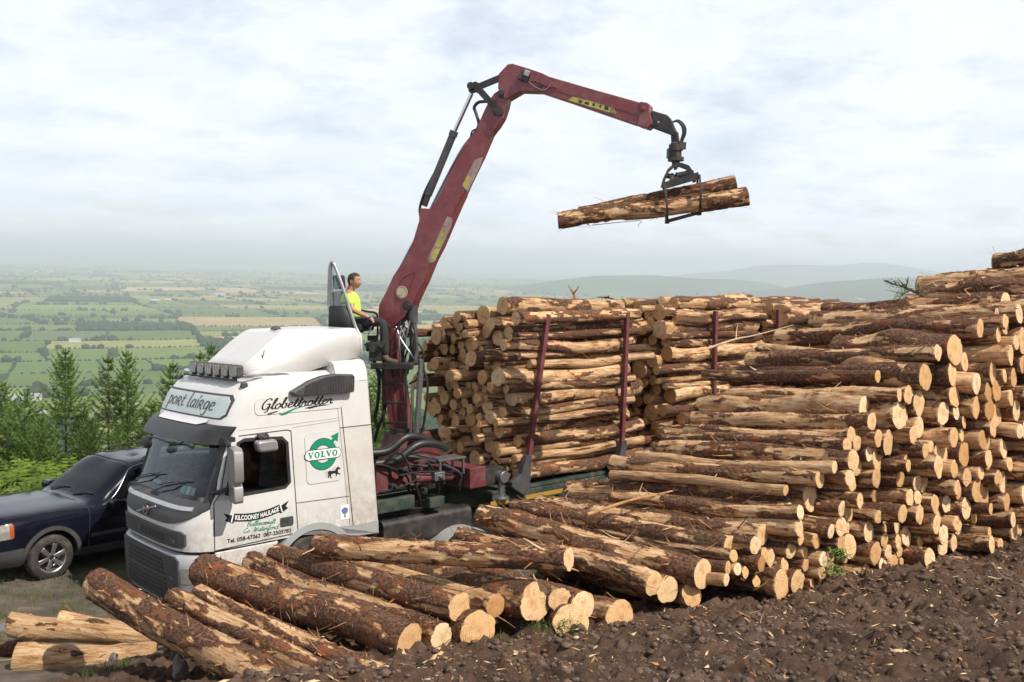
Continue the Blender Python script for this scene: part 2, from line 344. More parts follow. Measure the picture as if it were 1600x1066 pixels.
    bb = N('ShaderNodeMix', t, data_type='RGBA'); bb.inputs['B'].default_value = (0.26, 0.10, 0.035, 1); L(rim.outputs[0], bb.inputs['Factor']); L(mo.outputs['Result'], bb.inputs['A'])
    fin = N('ShaderNodeMix', t, data_type='RGBA'); L(mk.outputs[0], fin.inputs['Factor']); L(bb.outputs['Result'], fin.inputs['A']); L(wg.outputs['Result'], fin.inputs['B'])
    # per-log tone
    tone = N('ShaderNodeMapRange', t); tone.inputs['To Min'].default_value = 0.78; tone.inputs['To Max'].default_value = 1.16
    rn = N('ShaderNodeMath', t, operation='FRACT'); L(rv.outputs[0], rn.inputs[0]); L(rn.outputs[0], tone.inputs['Value'])
    vm = N('ShaderNodeVectorMath', t, operation='SCALE'); L(fin.outputs['Result'], vm.inputs[0]); L(tone.outputs[0], vm.inputs['Scale'])
    L(vm.outputs[0], b.inputs['Base Color']); b.inputs['Roughness'].default_value = 0.82; b.inputs['Specular IOR Level'].default_value = 0.25
    h = N('ShaderNodeMath', t, operation='MULTIPLY_ADD'); L(mk.outputs[0], h.inputs[0]); h.inputs[1].default_value = -0.55
    hb = noise(36, 10, 0.8); L(hb, h.inputs[2])
    bp_ = N('ShaderNodeBump', t); bp_.inputs['Strength'].default_value = 1.0; bp_.inputs['Distance'].default_value = 0.026; L(h.outputs[0], bp_.inputs['Height']); L(bp_.outputs[0], b.inputs['Normal'])
    return m
def cut_material():
    m, t, b = newmat('sawn_end'); L = t.links.new
    lc = N('ShaderNodeAttribute', t, attribute_name='lc'); oi = N('ShaderNodeObjectInfo', t)
    flat = N('ShaderNodeVectorMath', t, operation='MULTIPLY'); L(lc.outputs['Vector'], flat.inputs[0]); flat.inputs[1].default_value = (1, 1, 0)
    n = N('ShaderNodeTexNoise', t); n.inputs['Scale'].default_value = 9; n.inputs['Detail'].default_value = 4; L(flat.outputs[0], n.inputs['Vector'])
    ln = N('ShaderNodeVectorMath', t, operation='LENGTH'); L(flat.outputs[0], ln.inputs[0])
    a = N('ShaderNodeMath', t, operation='MULTIPLY_ADD'); L(n.outputs['Fac'], a.inputs[0]); a.inputs[1].default_value = 0.05; L(ln.outputs['Value'], a.inputs[2])
    s = N('ShaderNodeMath', t, operation='MULTIPLY'); L(a.outputs[0], s.inputs[0]); s.inputs[1].default_value = 300.0
    si = N('ShaderNodeMath', t, operation='SINE'); L(s.outputs[0], si.inputs[0])
    rings = N('ShaderNodeMapRange', t); rings.inputs['From Min'].default_value = -1; rings.inputs['To Min'].default_value = 0.80; rings.inputs['To Max'].default_value = 1.06; L(si.outputs[0], rings.inputs['Value'])
    # each log its own tint, warmer toward the heart
    tint = N('ShaderNodeValToRGB', t); e = tint.color_ramp.elements
    e[0].position, e[0].color = 0.0, (0.74, 0.51, 0.29, 1); e[1].position, e[1].color = 1.0, (0.46, 0.235, 0.09, 1)
    for p, c in ((0.2, (0.64, 0.38, 0.175, 1)), (0.42, (0.78, 0.59, 0.37, 1)), (0.6, (0.70, 0.46, 0.24, 1)), (0.72, (0.52, 0.275, 0.105, 1)), (0.86, (0.70, 0.47, 0.25, 1))):
        q = e.new(p); q.color = c
    L(oi.outputs['Random'], tint.inputs['Fac'])
    n2 = N('ShaderNodeTexNoise', t); n2.inputs['Scale'].default_value = 14; n2.inputs['Detail'].default_value = 7; n2.inputs['Roughness'].default_value = 0.65
    rv = N('ShaderNodeMath', t, operation='MULTIPLY'); L(oi.outputs['Random'], rv.inputs[0]); rv.inputs[1].default_value = 31
    cx = N('ShaderNodeCombineXYZ', t)
    for i in range(3): L(rv.outputs[0], cx.inputs[i])
    va = N('ShaderNodeVectorMath', t, operation='ADD'); L(lc.outputs['Vector'], va.inputs[0]); L(cx.outputs[0], va.inputs[1]); L(va.outputs[0], n2.inputs['Vector'])
    st = N('ShaderNodeMapRange', t); st.inputs['From Min'].default_value = 0.50; st.inputs['From Max'].default_value = 0.72; st.inputs['To Max'].default_value = 0.7; L(n2.outputs['Fac'], st.inputs['Value'])
    mx_ = N('ShaderNodeMix', t, data_type='RGBA'); mx_.inputs['B'].default_value = (0.36, 0.16, 0.055, 1); L(st.outputs[0], mx_.inputs['Factor']); L(tint.outputs['Color'], mx_.inputs['A'])
    ht = N('ShaderNodeMapRange', t); ht.inputs['From Min'].default_value = .075; ht.inputs['From Max'].default_value = .03; ht.inputs['To Max'].default_value = 0.7; L(a.outputs[0], ht.inputs['Value'])
    hr = N('ShaderNodeMath', t, operation='FRACT'); L(rv.outputs[0], hr.inputs[0]); hm = N('ShaderNodeMath', t, operation='MULTIPLY'); L(ht.outputs[0], hm.inputs[0]); L(hr.outputs[0], hm.inputs[1])
    hx = N('ShaderNodeMix', t, data_type='RGBA'); hx.inputs['B'].default_value = (0.50, 0.235, 0.085, 1); L(hm.outputs[0], hx.inputs['Factor']); L(mx_.outputs['Result'], hx.inputs['A'])
    sc = N('ShaderNodeVectorMath', t, operation='SCALE'); L(hx.outputs['Result'], sc.inputs[0]); L(rings.outputs[0], sc.inputs['Scale'])
    L(sc.outputs[0], b.inputs['Base Color']); b.inputs['Roughness'].default_value = 0.75; b.inputs['Specular IOR Level'].default_value = 0.2
    bp_ = N('ShaderNodeBump', t); bp_.inputs['Strength'].default_value = 0.4; bp_.inputs['Distance'].default_value = 0.006; L(n2.outputs['Fac'], bp_.inputs['Height']); L(bp_.outputs[0], b.inputs['Normal'])
    return m
M['log'] = wood_material(); M['cut'] = cut_material()
M['shred'] = pmat('bark_shred', (0.40, 0.20, 0.085), 0.8, 0, 0.45, 14)
M['palechip'] = pmat('pale_wood_chip', (0.60, 0.44, 0.26), 0.8, 0, 0.3, 9)
# ------------------------------------------------------------------ ground
GP = np.array([(-7.2,14.8,-.60),(-5.0,17.6,-.70),(-3.9,12.4,-.32),(-7,12.0,-.28),(-9.5,13,-.35),(6,21,-.45),(2,17,-.40),(-1,14,-.30),(-6,16.5,-.65),(-8.5,19,-.95),(0,24,-1.2),(-15,15,-.7),(-12,22,-1.3),(-3.5,18.5,-.75),(9,24,-.3),(15,20,.9),(20,26,.9),
 (-.8,8,1.13),(1.14,9,1.13),(2.6,9.8,1.17),(4.2,10.5,1.28),(5.97,11.2,1.43),(9.4,12.8,1.6),(13,14,1.8),(-3,10.2,.5),(-1,11.2,.42),(2,12.7,.68),(4.5,14.2,.6),(7,15,.95),(11,17,1.1),
 (0,6,1.72),(3,6.5,1.78),(6,8,1.75),(-2,6.6,1.35),(-3.2,7.8,.82),(-4.6,8.7,.42),(-4.2,10.6,.14),(-6.5,10.4,.03),(0,3,2.4),(0,0,2.85),(8,4,2.4),(14,8,2.3),(-6,5,1.3),(-10,8,.6),(-14,4,.8),(3,0,2.8),(-5,0,2.4)], float)
def _tps_fit():
    n = len(GP); d = np.linalg.norm(GP[:, None, :2] - GP[None, :, :2], axis=2)
    K = np.where(d > 0, d**2 * np.log(d + 1e-9), 0) + np.eye(n) * 0.25
    A = np.zeros((n + 3, n + 3)); A[:n, :n] = K; A[:n, n] = 1; A[:n, n + 1:] = GP[:, :2]; A[n, :n] = 1; A[n + 1:, :n] = GP[:, :2].T
    return np.linalg.solve(A, np.r_[GP[:, 2], 0, 0, 0])
_TW = _tps_fit()
def gbase(X, Y):
    X = np.asarray(X, float); Y = np.asarray(Y, float)
    Xc = np.clip(X, -13, 15); Yc = np.clip(Y, 0, 25)
    s = _TW[-3] + _TW[-2] * Xc + _TW[-1] * Yc
    for i in range(len(GP)):
        d2 = (Xc - GP[i, 0])**2 + (Yc - GP[i, 1])**2
        s = s + _TW[i] * 0.5 * d2 * np.log(d2 + 1e-12)
    return s - 0.30 * np.maximum(0, Y - 25) - 0.10 * np.maximum(0, -13 - X) + 0.03 * np.maximum(0, X - 15) * (Y < 60)
def mudmask(X, Y):
    """1 on the dug mud bank in front of the stack, 0 on the track and grass"""
    s = (0.60 * (X + 4.7) - 0.62 * (Y - 8.6))
    s = s + (fbm(X * .9, Y * .9, 0, 5) - .5) * 1.3
    return np.clip(s * 1.2 + .5, 0, 1)
def gz(X, Y):
    X = np.asarray(X, float); Y = np.asarray(Y, float)
    z = gbase(X, Y); m = mudmask(X, Y)
    lump = (fbm(X * 1.1, Y * 1.1, 0, 1, 3) - .5) * .22 + (np.abs(fbm(X * 3.6, Y * 3.6, 0, 2, 4, .62) - .5)) * .26 + (fbm(X * 12, Y * 12, 0, 3, 3, .7) - .5) * .15 + (np.abs(fbm(X * 7, Y * 7, 0, 8, 3, .65) - .5)) * .16
    rut = (fbm(X * .5, Y * .5, 0, 9, 3) - .5) * .16 + (fbm(X * 5, Y * 5, 0, 4, 3) - .5) * .05
    return z + m * (lump - .04) + (1 - m) * rut
def dense(a, b, step, lo, hi, g=1.22):
    c = list(np.arange(a, b, step)); s = step; x = c[0]
    pre = []
    while x > lo: s = min(s * g, 60); x -= s; pre.append(x)
    s = step; x = c[-1]; post = []
    while x < hi: s = min(s * g, 60); x += s; post.append(x)
    return np.array(pre[::-1] + c + post)
def make_ground():
    xs = dense(-7.2, 7.6, .03, -1500, 1500); ys = dense(5.9, 12.6, .03, -8, 1300)
    X, Y = np.meshgrid(xs, ys, indexing='ij'); Z = gz(X, Y); Z = np.maximum(Z, -232)
    globals()['_GRID'] = (xs, ys, Z)
    nx, ny = X.shape
    me = bpy.data.meshes.new('ground')
    v = np.stack([X, Y, Z], -1).reshape(-1, 3); idx = np.arange(nx * ny).reshape(nx, ny)
    q = np.stack([idx[:-1, :-1], idx[1:, :-1], idx[1:, 1:], idx[:-1, 1:]], -1).reshape(-1, 4)
    me.vertices.add(len(v)); me.vertices.foreach_set('co', v.ravel()); me.loops.add(q.size); me.loops.foreach_set('vertex_index', q.ravel())
    me.polygons.add(len(q)); me.polygons.foreach_set('loop_start', np.arange(0, q.size, 4)); me.polygons.foreach_set('loop_total', np.full(len(q), 4)); me.update()
    me.polygons.foreach_set('use_smooth', np.ones(len(q), bool))
    a = me.attributes.new('mud', 'FLOAT', 'POINT'); a.data.foreach_set('value', mudmask(X, Y).ravel())
    far = np.clip((-(X + 8.7) * .81 + (Y - 15.9) * .588) / .8, 0, 1); far = np.maximum(far, np.clip((Y - 21.5) / 1.2, 0, 1))
    gm = np.clip(far + (fbm(X * 1.3, Y * 1.3, 0, 21, 4) - .54) * 4.0 * (Y < 21.5) * (mudmask(X, Y) < .3), 0, 1)
    a = me.attributes.new('grass', 'FLOAT', 'POINT'); a.data.foreach_set('value', gm.ravel())
    m, t, b = newmat('earth'); L = t.links.new
    tc = N('ShaderNodeTexCoord', t); am = N('ShaderNodeAttribute', t, attribute_name='mud'); ag = N('ShaderNodeAttribute', t, attribute_name='grass')
    def noise(sc, det=7, ro=.65):
        n = N('ShaderNodeTexNoise', t); n.inputs['Scale'].default_value = sc; n.inputs['Detail'].default_value = det; n.inputs['Roughness'].default_value = ro; L(tc.outputs['Object'], n.inputs['Vector']); return n.outputs['Fac']
    def ramp(src, stops):
        r = N('ShaderNodeValToRGB', t); e = r.color_ramp.elements
        e[0].position, e[0].color = stops[0][0], (*stops[0][1], 1); e[1].position, e[1].color = stops[-1][0], (*stops[-1][1], 1)
        for p, c in stops[1:-1]:
            q = e.new(p); q.color = (*c, 1)
        L(src, r.inputs['Fac']); return r.outputs['Color']
    mud = ramp(noise(3.2, 9), [(.28, (.030, .016, .010)), (.44, (.098, .056, .037)), (.57, (.165, .100, .066)), (.75, (.26, .175, .12))])
    trk = ramp(noise(2.4, 9), [(.3, (.085, .068, .052)), (.5, (.165, .132, .105)), (.7, (.27, .225, .18))])
    gcol = ramp(noise(9, 7), [(.3, (.030, .038, .012)), (.5, (.075, .080, .025)), (.68, (.15, .125, .055))])
    lit = N('ShaderNodeMapRange', t); lit.inputs['From Min'].default_value = .52; lit.inputs['From Max'].default_value = .66; lit.inputs['To Max'].default_value = .8; L(noise(1.7, 9, .72), lit.inputs['Value'])
    lcol = ramp(noise(55, 6, .7), [(.35, (.045, .022, .013)), (.55, (.20, .095, .048)), (.70, (.36, .22, .12))])
    lm = N('ShaderNodeMix', t, data_type='RGBA'); L(lit.outputs[0], lm.inputs['Factor']); L(mud, lm.inputs['A']); L(lcol, lm.inputs['B']); mud = lm.outputs['Result']
    m1 = N('ShaderNodeMix', t, data_type='RGBA'); L(am.outputs['Fac'], m1.inputs['Factor']); L(trk, m1.inputs['A']); L(mud, m1.inputs['B'])
    m2 = N('ShaderNodeMix', t, data_type='RGBA'); L(ag.outputs['Fac'], m2.inputs['Factor']); L(m1.outputs['Result'], m2.inputs['A']); L(gcol, m2.inputs['B'])
    L(m2.outputs['Result'], b.inputs['Base Color']); b.inputs['Roughness'].default_value = 0.85; b.inputs['Specular IOR Level'].default_value = 0.3
    bp_ = N('ShaderNodeBump', t); bp_.inputs['Strength'].default_value = 1.0; bp_.inputs['Distance'].default_value = 0.05; L(noise(30, 10, .8), bp_.inputs['Height']); L(bp_.outputs[0], b.inputs['Normal'])
    me.materials.append(m); o = bpy.data.objects.new('ground', me); COL.objects.link(o); tag(o, kind='structure'); return o
make_ground()
import bisect
_GX, _GY, _GZ = _GRID[0].tolist(), _GRID[1].tolist(), _GRID[2]
def g1(x, y):
    i = min(max(bisect.bisect_right(_GX, x) - 1, 0), len(_GX) - 2); j = min(max(bisect.bisect_right(_GY, y) - 1, 0), len(_GY) - 2)
    u = (x - _GX[i]) / (_GX[i + 1] - _GX[i]); v = (y - _GY[j]) / (_GY[j + 1] - _GY[j])
    return float((_GZ[i, j] * (1 - u) + _GZ[i + 1, j] * u) * (1 - v) + (_GZ[i, j + 1] * (1 - u) + _GZ[i + 1, j + 1] * u) * v)

def rawmesh(name, v, f, mats, fcol=None, smooth=False, mi=None):
    v = np.asarray(v, float); f = np.asarray(f); me = bpy.data.meshes.new(name); k = f.shape[1]
    me.vertices.add(len(v)); me.vertices.foreach_set('co', v.ravel()); me.loops.add(f.size); me.loops.foreach_set('vertex_index', f.ravel().astype(np.int32))
    me.polygons.add(len(f)); me.polygons.foreach_set('loop_start', np.arange(0, f.size, k)); me.polygons.foreach_set('loop_total', np.full(len(f), k))
    if smooth: me.polygons.foreach_set('use_smooth', np.ones(len(f), bool))
    for m_ in (mats if isinstance(mats, (list, tuple)) else [mats]): me.materials.append(m_)
    if mi is not None: me.polygons.foreach_set('material_index', np.asarray(mi, np.int32))
    me.update()
    if fcol is not None:
        a = me.attributes.new('col', 'FLOAT_COLOR', 'FACE'); a.data.foreach_set('color', np.asarray(fcol, float).ravel())
    return me

# puddle on the track
pm, pt_, pb_ = newmat('puddle_water'); pb_.inputs['Base Color'].default_value = (.09, .075, .06, 1); pb_.inputs['Roughness'].default_value = .06
def puddle(cx, cy, rx, ry, seed):
    n = 40; z = float(np.mean(gz(np.array([cx, cx + rx * .4, cx - rx * .4]), np.array([cy, cy, cy])))) + .008
    rr = [1 + .35 * (float(vnoise(math.cos(2 * math.pi * i / n) * 1.5, math.sin(2 * math.pi * i / n) * 1.5, 0, seed)) - .5) * 2 for i in range(n)]
    mb = MB(); mb.add([(cx + rx * rr[i] * math.cos(2 * math.pi * i / n), cy + ry * rr[i] * math.sin(2 * math.pi * i / n), z) for i in range(n)], [tuple(range(n))])
    o = mb.build('puddle', pm); tag(o, kind='structure')
puddle(-5.9, 11.45, 1.35, .28, 3)

# ------------------------------------------------------------------ far plain with fields and hedges
PLAIN = -215.0
rng = np.random.default_rng(11)
def make_plain():
    fields = []
    ang = R_(24); ca, sa = math.cos(ang), math.sin(ang)
    def split(x0, x1, y0, y1, depth):
        cx, cy = (x0 + x1) / 2, (y0 + y1) / 2; wx, wy = cx * ca - cy * sa, cx * sa + cy * ca
        hd = math.hypot(x1 - x0, y1 - y0) / 2
        if wy + hd < 500 or abs(wx) - hd > .70 * (wy + hd) + 600 or wy - hd > 48000: return
        tgt = 125 + .030 * wy
        L1, L2 = x1 - x0, y1 - y0
        if max(L1, L2) < tgt * (1.1 + rng.random() * 1.5) or depth > 22: fields.append((x0, x1, y0, y1)); return
        k = .36 + .28 * rng.random()
        if L1 > L2 * (.8 + .5 * rng.random()): split(x0, x0 + L1 * k, y0, y1, depth + 1); split(x0 + L1 * k, x1, y0, y1, depth + 1)
        else: split(x0, x1, y0, y0 + L2 * k, depth + 1); split(x0, x1, y0 + L2 * k, y1, depth + 1)
    split(-42000, 60000, -24000, 60000, 0)
    F = np.array(fields)
    def warp(x, y):
        X = x * ca - y * sa; Y = x * sa + y * ca
        d = np.clip(Y * .02, 20, 400)
        X2 = X + (fbm(X / 900, Y / 900, 0, 31, 2) - .5) * 2 * d * 2.2; Y2 = Y + (fbm(X / 900, Y / 900, 7, 33, 2) - .5) * 2 * d * 2.2
        return X2, Y2
    def hz(X, Y):   # gentle relief and a low far ridge on the left
        return PLAIN + (fbm(X / 2600, Y / 2600, 0, 41, 3) - .5) * 26 + np.clip((Y - 16000) / 20000, 0, 1) * 60 * fbm(X / 7000, Y / 9000, 0, 43, 3)
    vs = []; fs = []; cols = []
    pal = [(.105, .165, .045), (.085, .145, .045), (.13, .185, .055), (.075, .125, .045), (.19, .215, .075), (.34, .29, .15), (.27, .26, .11), (.40, .31, .18), (.11, .15, .06)]
    pw = np.array([.20, .18, .15, .12, .13, .07, .08, .045, .04]); pw /= pw.sum()
    hed = []; K = 5
    for (x0, x1, y0, y1) in fields:
        g = 5.0
        u = np.linspace(0, 1, K); A, B = np.meshgrid(x0 + (x1 - x0) * u, y0 + (y1 - y0) * u, indexing='ij')
        X, Y = warp(A, B); b = len(vs)
        Zz = hz(X, Y)
        vs += list(np.stack([X, Y, Zz], -1).reshape(-1, 3))
        c = np.array(pal[rng.choice(len(pal), p=pw)]) * (.95 + .40 * rng.random()) * np.array((1.08, .98, .93)) * .95
        wood = rng.random() < .075
        if wood: c = np.array((.03, .05, .022))
        for i in range(K - 1):
            for j in range(K - 1):
                fs.append((b + i * K + j, b + (i + 1) * K + j, b + (i + 1) * K + j + 1, b + i * K + j + 1)); cols.append((*c, 1))
        hed.append((x0, x1, y0, y1, wood))
    m, t, bs = newmat('field'); at_ = N('ShaderNodeAttribute', t, attribute_name='col'); L = t.links.new
    tc = N('ShaderNodeTexCoord', t); n = N('ShaderNodeTexNoise', t); n.inputs['Scale'].default_value = .012; n.inputs['Detail'].default_value = 6; L(tc.outputs['Object'], n.inputs['Vector'])
    mr = N('ShaderNodeMapRange', t); mr.inputs['To Min'].default_value = .72; mr.inputs['To Max'].default_value = 1.28; L(n.outputs['Fac'], mr.inputs['Value'])
    s = N('ShaderNodeVectorMath', t, operation='SCALE'); L(at_.outputs['Color'], s.inputs[0]); L(mr.outputs[0], s.inputs['Scale']); L(s.outputs[0], bs.inputs['Base Color']); bs.inputs['Roughness'].default_value = 1; bs.inputs['Specular IOR Level'].default_value = 0
    me = rawmesh('farmland', vs, fs, m, cols); o = bpy.data.objects.new('farmland', me); COL.objects.link(o); tag(o, kind='structure')
    # hedgerow trees and woods
    P = []
    for (x0, x1, y0, y1, wood) in hed:
        cx, cy = (x0 + x1) / 2, (y0 + y1) / 2; wy = cx * sa + cy * ca; wx = cx * ca - cy * sa
        if wy > 15000: continue
        if abs(wx) > .62 * wy + 300: continue
        stp = 4.5 + .0018 * wy
        for (ax, ay, bx, by) in ((x0, y0, x1, y0), (x0, y0, x0, y1)):
            Ln = math.hypot(bx - ax, by - ay); n = int(Ln / stp)
            if n < 2: continue
            tt = (np.arange(n) + rng.random(n) * .8) / n
            dens = fbm(tt * Ln / 90 + cx, cy, 0, 51, 2)
            keep = rng.random(n) < np.clip((dens - .16) * 3.2, .35, 1)
            tt = tt[keep]; big = rng.random(len(tt)) < np.clip((dens[keep] - .50) * 3.0, .015, .6)
            for q, bg_ in zip(tt, big):
                P.append((ax + (bx - ax) * q, ay + (by - ay) * q, (4 + 5 * rng.random() if bg_ else 1.5 + 1.3 * rng.random()) * (1 + wy * .00004)))
        if wood:
            n = int(min(500, (x1 - x0) * (y1 - y0) / (170 + .02 * wy)))
            for _ in range(n): P.append((x0 + (x1 - x0) * rng.random(), y0 + (y1 - y0) * rng.random(), 5.5 + 4 * rng.random()))
    P = np.array(P); X, Y = warp(P[:, 0], P[:, 1]); Z = hz(X, Y); n = len(P)
    ico = bmesh.new(); bmesh.ops.create_icosphere(ico, subdivisions=1, radius=1); iv = np.array([v.co[:] for v in ico.verts]); jf = np.array([[v.index for v in f.verts] for f in ico.faces]); ico.free()
    jit = 1 + (rng.random((n, len(iv))) - .5) * .7
    V = iv[None] * jit[..., None] * np.stack([P[:, 2] * (1.0 + .5 * rng.random(n)), P[:, 2] * (1.0 + .5 * rng.random(n)), P[:, 2] * (.75 + .35 * rng.random(n))], -1)[:, None, :]
    V = V + np.stack([X, Y, Z + P[:, 2] * .55], -1)[:, None, :]
    Fc = (jf[None] + (np.arange(n) * len(iv))[:, None, None]).reshape(-1, 3)
    fm = pmat('far_foliage', (.030, .052, .022), 1, 0, .35, .02, spec=0)
    me = rawmesh('distant_hedgerow_trees', V.reshape(-1, 3), Fc, fm); o = bpy.data.objects.new('distant_hedgerow_trees', me); COL.objects.link(o)
    tag(o, 'dark hedgerows and clumps of trees dividing the fields of the far plain', 'hedgerows', kind='stuff')
    return hz
HZ = make_plain()

# distant farm buildings (tiny)
farmw = pmat('render_white', (.62, .60, .57), .8, 0, .05); farmr = pmat('slate_roof', (.10, .10, .11), .7, 0, .1); farms = pmat('shed_roof', (.34, .36, .38), .5, .2, .1)
def farmhouse(px, py, ln, wd, h, rz, name, label, roofm, group):
    hor = 392 + .0271 * px
    Y = -(PLAIN - CAMZ) * FPX / (py - hor); p = at(px, py, Y); z = float(HZ(np.array([p.x]), np.array([p.y]))[0])
    e = empty(name, Matrix.Translation((p.x, p.y, z)) @ Matrix.Rotation(rz, 4, 'Z')); tag(e, label, 'building', group)
    mb = MB(); mb.box((0, 0, h / 2), (ln, wd, h)); mb.build('wall', farmw, e)
    mb = MB(); a, b = ln / 2 + .6, wd / 2 + .6
    mb.add([(-a, -b, h), (a, -b, h), (a, b, h), (-a, b, h), (-a, 0, h + wd * .34), (a, 0, h + wd * .34)], [(0, 1, 5, 4), (2, 3, 4, 5), (0, 4, 3), (1, 2, 5), (3, 2, 1, 0)]); mb.build('roof', roofm, e)
FG = 'farm buildings scattered over the far plain'
farmhouse(22, 634, 34, 16, 6, .25, 'farm_shed', 'long grey roofed shed nearest the left edge of the plain', farms, FG)
farmhouse(47, 631, 30, 15, 5, .3, 'farm_shed', 'pale farm shed just right of the long grey one on the plain', farms, FG)
farmhouse(66, 654, 16, 9, 6, 1.0, 'farmhouse', 'white farmhouse below the sheds among trees at left of the plain', farmr, FG)
farmhouse(117, 534, 26, 13, 5, .2, 'farm_shed', 'lone pale shed between two fields above the tallest conifer', farms, FG)
farmhouse(243, 471, 40, 16, 9, .2, 'farmhouse', 'white house at the edge of the long wood on the plain', farmr, FG)
farmhouse(262, 470, 30, 14, 8, .5, 'farmhouse', 'small white house at the right of the one by the long wood', farmr, FG)
farmhouse(345, 463, 60, 22, 9, .1, 'farm_shed', 'far white shed between the wood and the truck roof on the plain', farms, FG)
farmhouse(212, 640, 14, 8, 5, .4, 'farmhouse', 'little white house seen past the truck sign on the plain', farmr, FG)

# ------------------------------------------------------------------ far hills
def hill(name, pts, Y, depth, col, seed):
    """ridge line through pixels at distance Y, real slopes on both sides"""
    xs = np.linspace(pts[0][0], pts[-1][0], 90); ys = np.interp(xs, [p[0] for p in pts], [p[1] for p in pts])
    rows = []; nr = 13
    for k in range(nr):
        s = k / (nr - 1) * 2 - 1; fall = math.cos(s * math.pi / 2)**1.3 if abs(s) < 1 else 0
        row = []
        for x, y in zip(xs, ys):
            top = at(x, y, Y); yy = Y + s * depth; hgt = (top.z - PLAIN); xx = top.x
            nz = (float(fbm(xx / 900, yy / 900, 0, seed, 4)) - .5) * .25 * (1 - abs(s)) * abs(s) * 4
            row.append((xx, yy, PLAIN - 20 + (hgt + 20) * max(0, fall + nz * .6)))
        rows.append(row)
    mb = MB(); mb.grid(rows)
    m = pmat(name + '_heath', col, 1, 0, .45, .0016, spec=0)
    o = mb.build(name, m, smooth=True, auto=180); tag(o, kind='structure'); return o
hill('hill', [(760, 452), (830, 444), (880, 437), (930, 431), (975, 430.5), (1020, 430), (1080, 435), (1150, 437), (1190, 441), (1230, 452), (1300, 468)], 8500, 1700, (.07, .10, .05), 61)
hill('hill', [(1040, 466), (1150, 460), (1240, 451), (1300, 441), (1350, 437), (1400, 433), (1450, 436), (1560, 441), (1700, 452), (1800, 462)], 7000, 1500, (.055, .085, .045), 62)
hill('mountain', [(1000, 436), (1100, 427), (1150, 422), (1190, 415), (1220, 413.5), (1260, 414), (1310, 416), (1350, 411), (1385, 412), (1430, 420), (1500, 431), (1600, 440)], 14500, 2600, (.06, .085, .05), 63)
hill('hill', [(-260, 394), (0, 393), (150, 395), (300, 400), (430, 402), (560, 408), (700, 416), (800, 424)], 26000, 4000, (.07, .10, .05), 64)

# ------------------------------------------------------------------ vegetation
def leafmat(name, c1, c2, sc=3.0):
    m, t, b = newmat(name); L = t.links.new
    g = N('ShaderNodeNewGeometry', t); n = N('ShaderNodeTexNoise', t); n.inputs['Scale'].default_value = sc; n.inputs['Detail'].default_value = 4
    tc = N('ShaderNodeTexCoord', t); L(tc.outputs['Object'], n.inputs['Vector'])
    oi = N('ShaderNodeObjectInfo', t)
    ad = N('ShaderNodeMath', t, operation='MULTIPLY_ADD'); L(g.outputs['Random Per Island'], ad.inputs[0]); ad.inputs[1].default_value = .6; L(n.outputs['Fac'], ad.inputs[2])
    mr = N('ShaderNodeMapRange', t); mr.inputs['From Min'].default_value = .35; mr.inputs['From Max'].default_value = 1.25; L(ad.outputs[0], mr.inputs['Value'])
    mx_ = N('ShaderNodeMix', t, data_type='RGBA'); mx_.inputs['A'].default_value = (*c1, 1); mx_.inputs['B'].default_value = (*c2, 1); L(mr.outputs[0], mx_.inputs['Factor'])
    tn = N('ShaderNodeMapRange', t); tn.inputs['To Min'].default_value = .8; tn.inputs['To Max'].default_value = 1.2; L(oi.outputs['Random'], tn.inputs['Value'])
    sc_ = N('ShaderNodeVectorMath', t, operation='SCALE'); L(mx_.outputs['Result'], sc_.inputs[0]); L(tn.outputs[0], sc_.inputs['Scale'])
    L(sc_.outputs[0], b.inputs['Base Color']); b.inputs['Roughness'].default_value = .6; b.inputs['Specular IOR Level'].default_value = .3
    tl = N('ShaderNodeBsdfTranslucent', t); L(sc_.outputs[0], tl.inputs['Color'])
    ms = N('ShaderNodeMixShader', t); ms.inputs['Fac'].default_value = .35; L(b.outputs[0], ms.inputs[1]); L(tl.outputs[0], ms.inputs[2]); L(ms.outputs[0], t.nodes['Material Output'].inputs['Surface'])
    return m
M['needle'] = leafmat('conifer_needles', (.060, .115, .030), (.245, .345, .085), 2.0)
M['needle_y'] = leafmat('young_conifer_needles', (.085, .14, .032), (.29, .37, .10), 2.0)
M['fern'] = leafmat('bracken_leaf', (.060, .120, .014), (.235, .320, .045), 1.2)
M['grass'] = leafmat('grass_blade', (.055, .095, .018), (.19, .21, .06), 1.5)
M['straw'] = leafmat('dry_grass', (.32, .24, .11), (.55, .44, .24), 3)
M['trunk'] = pmat('conifer_trunk', (.075, .055, .042), .9, 0, .3, 20, bump=.5)

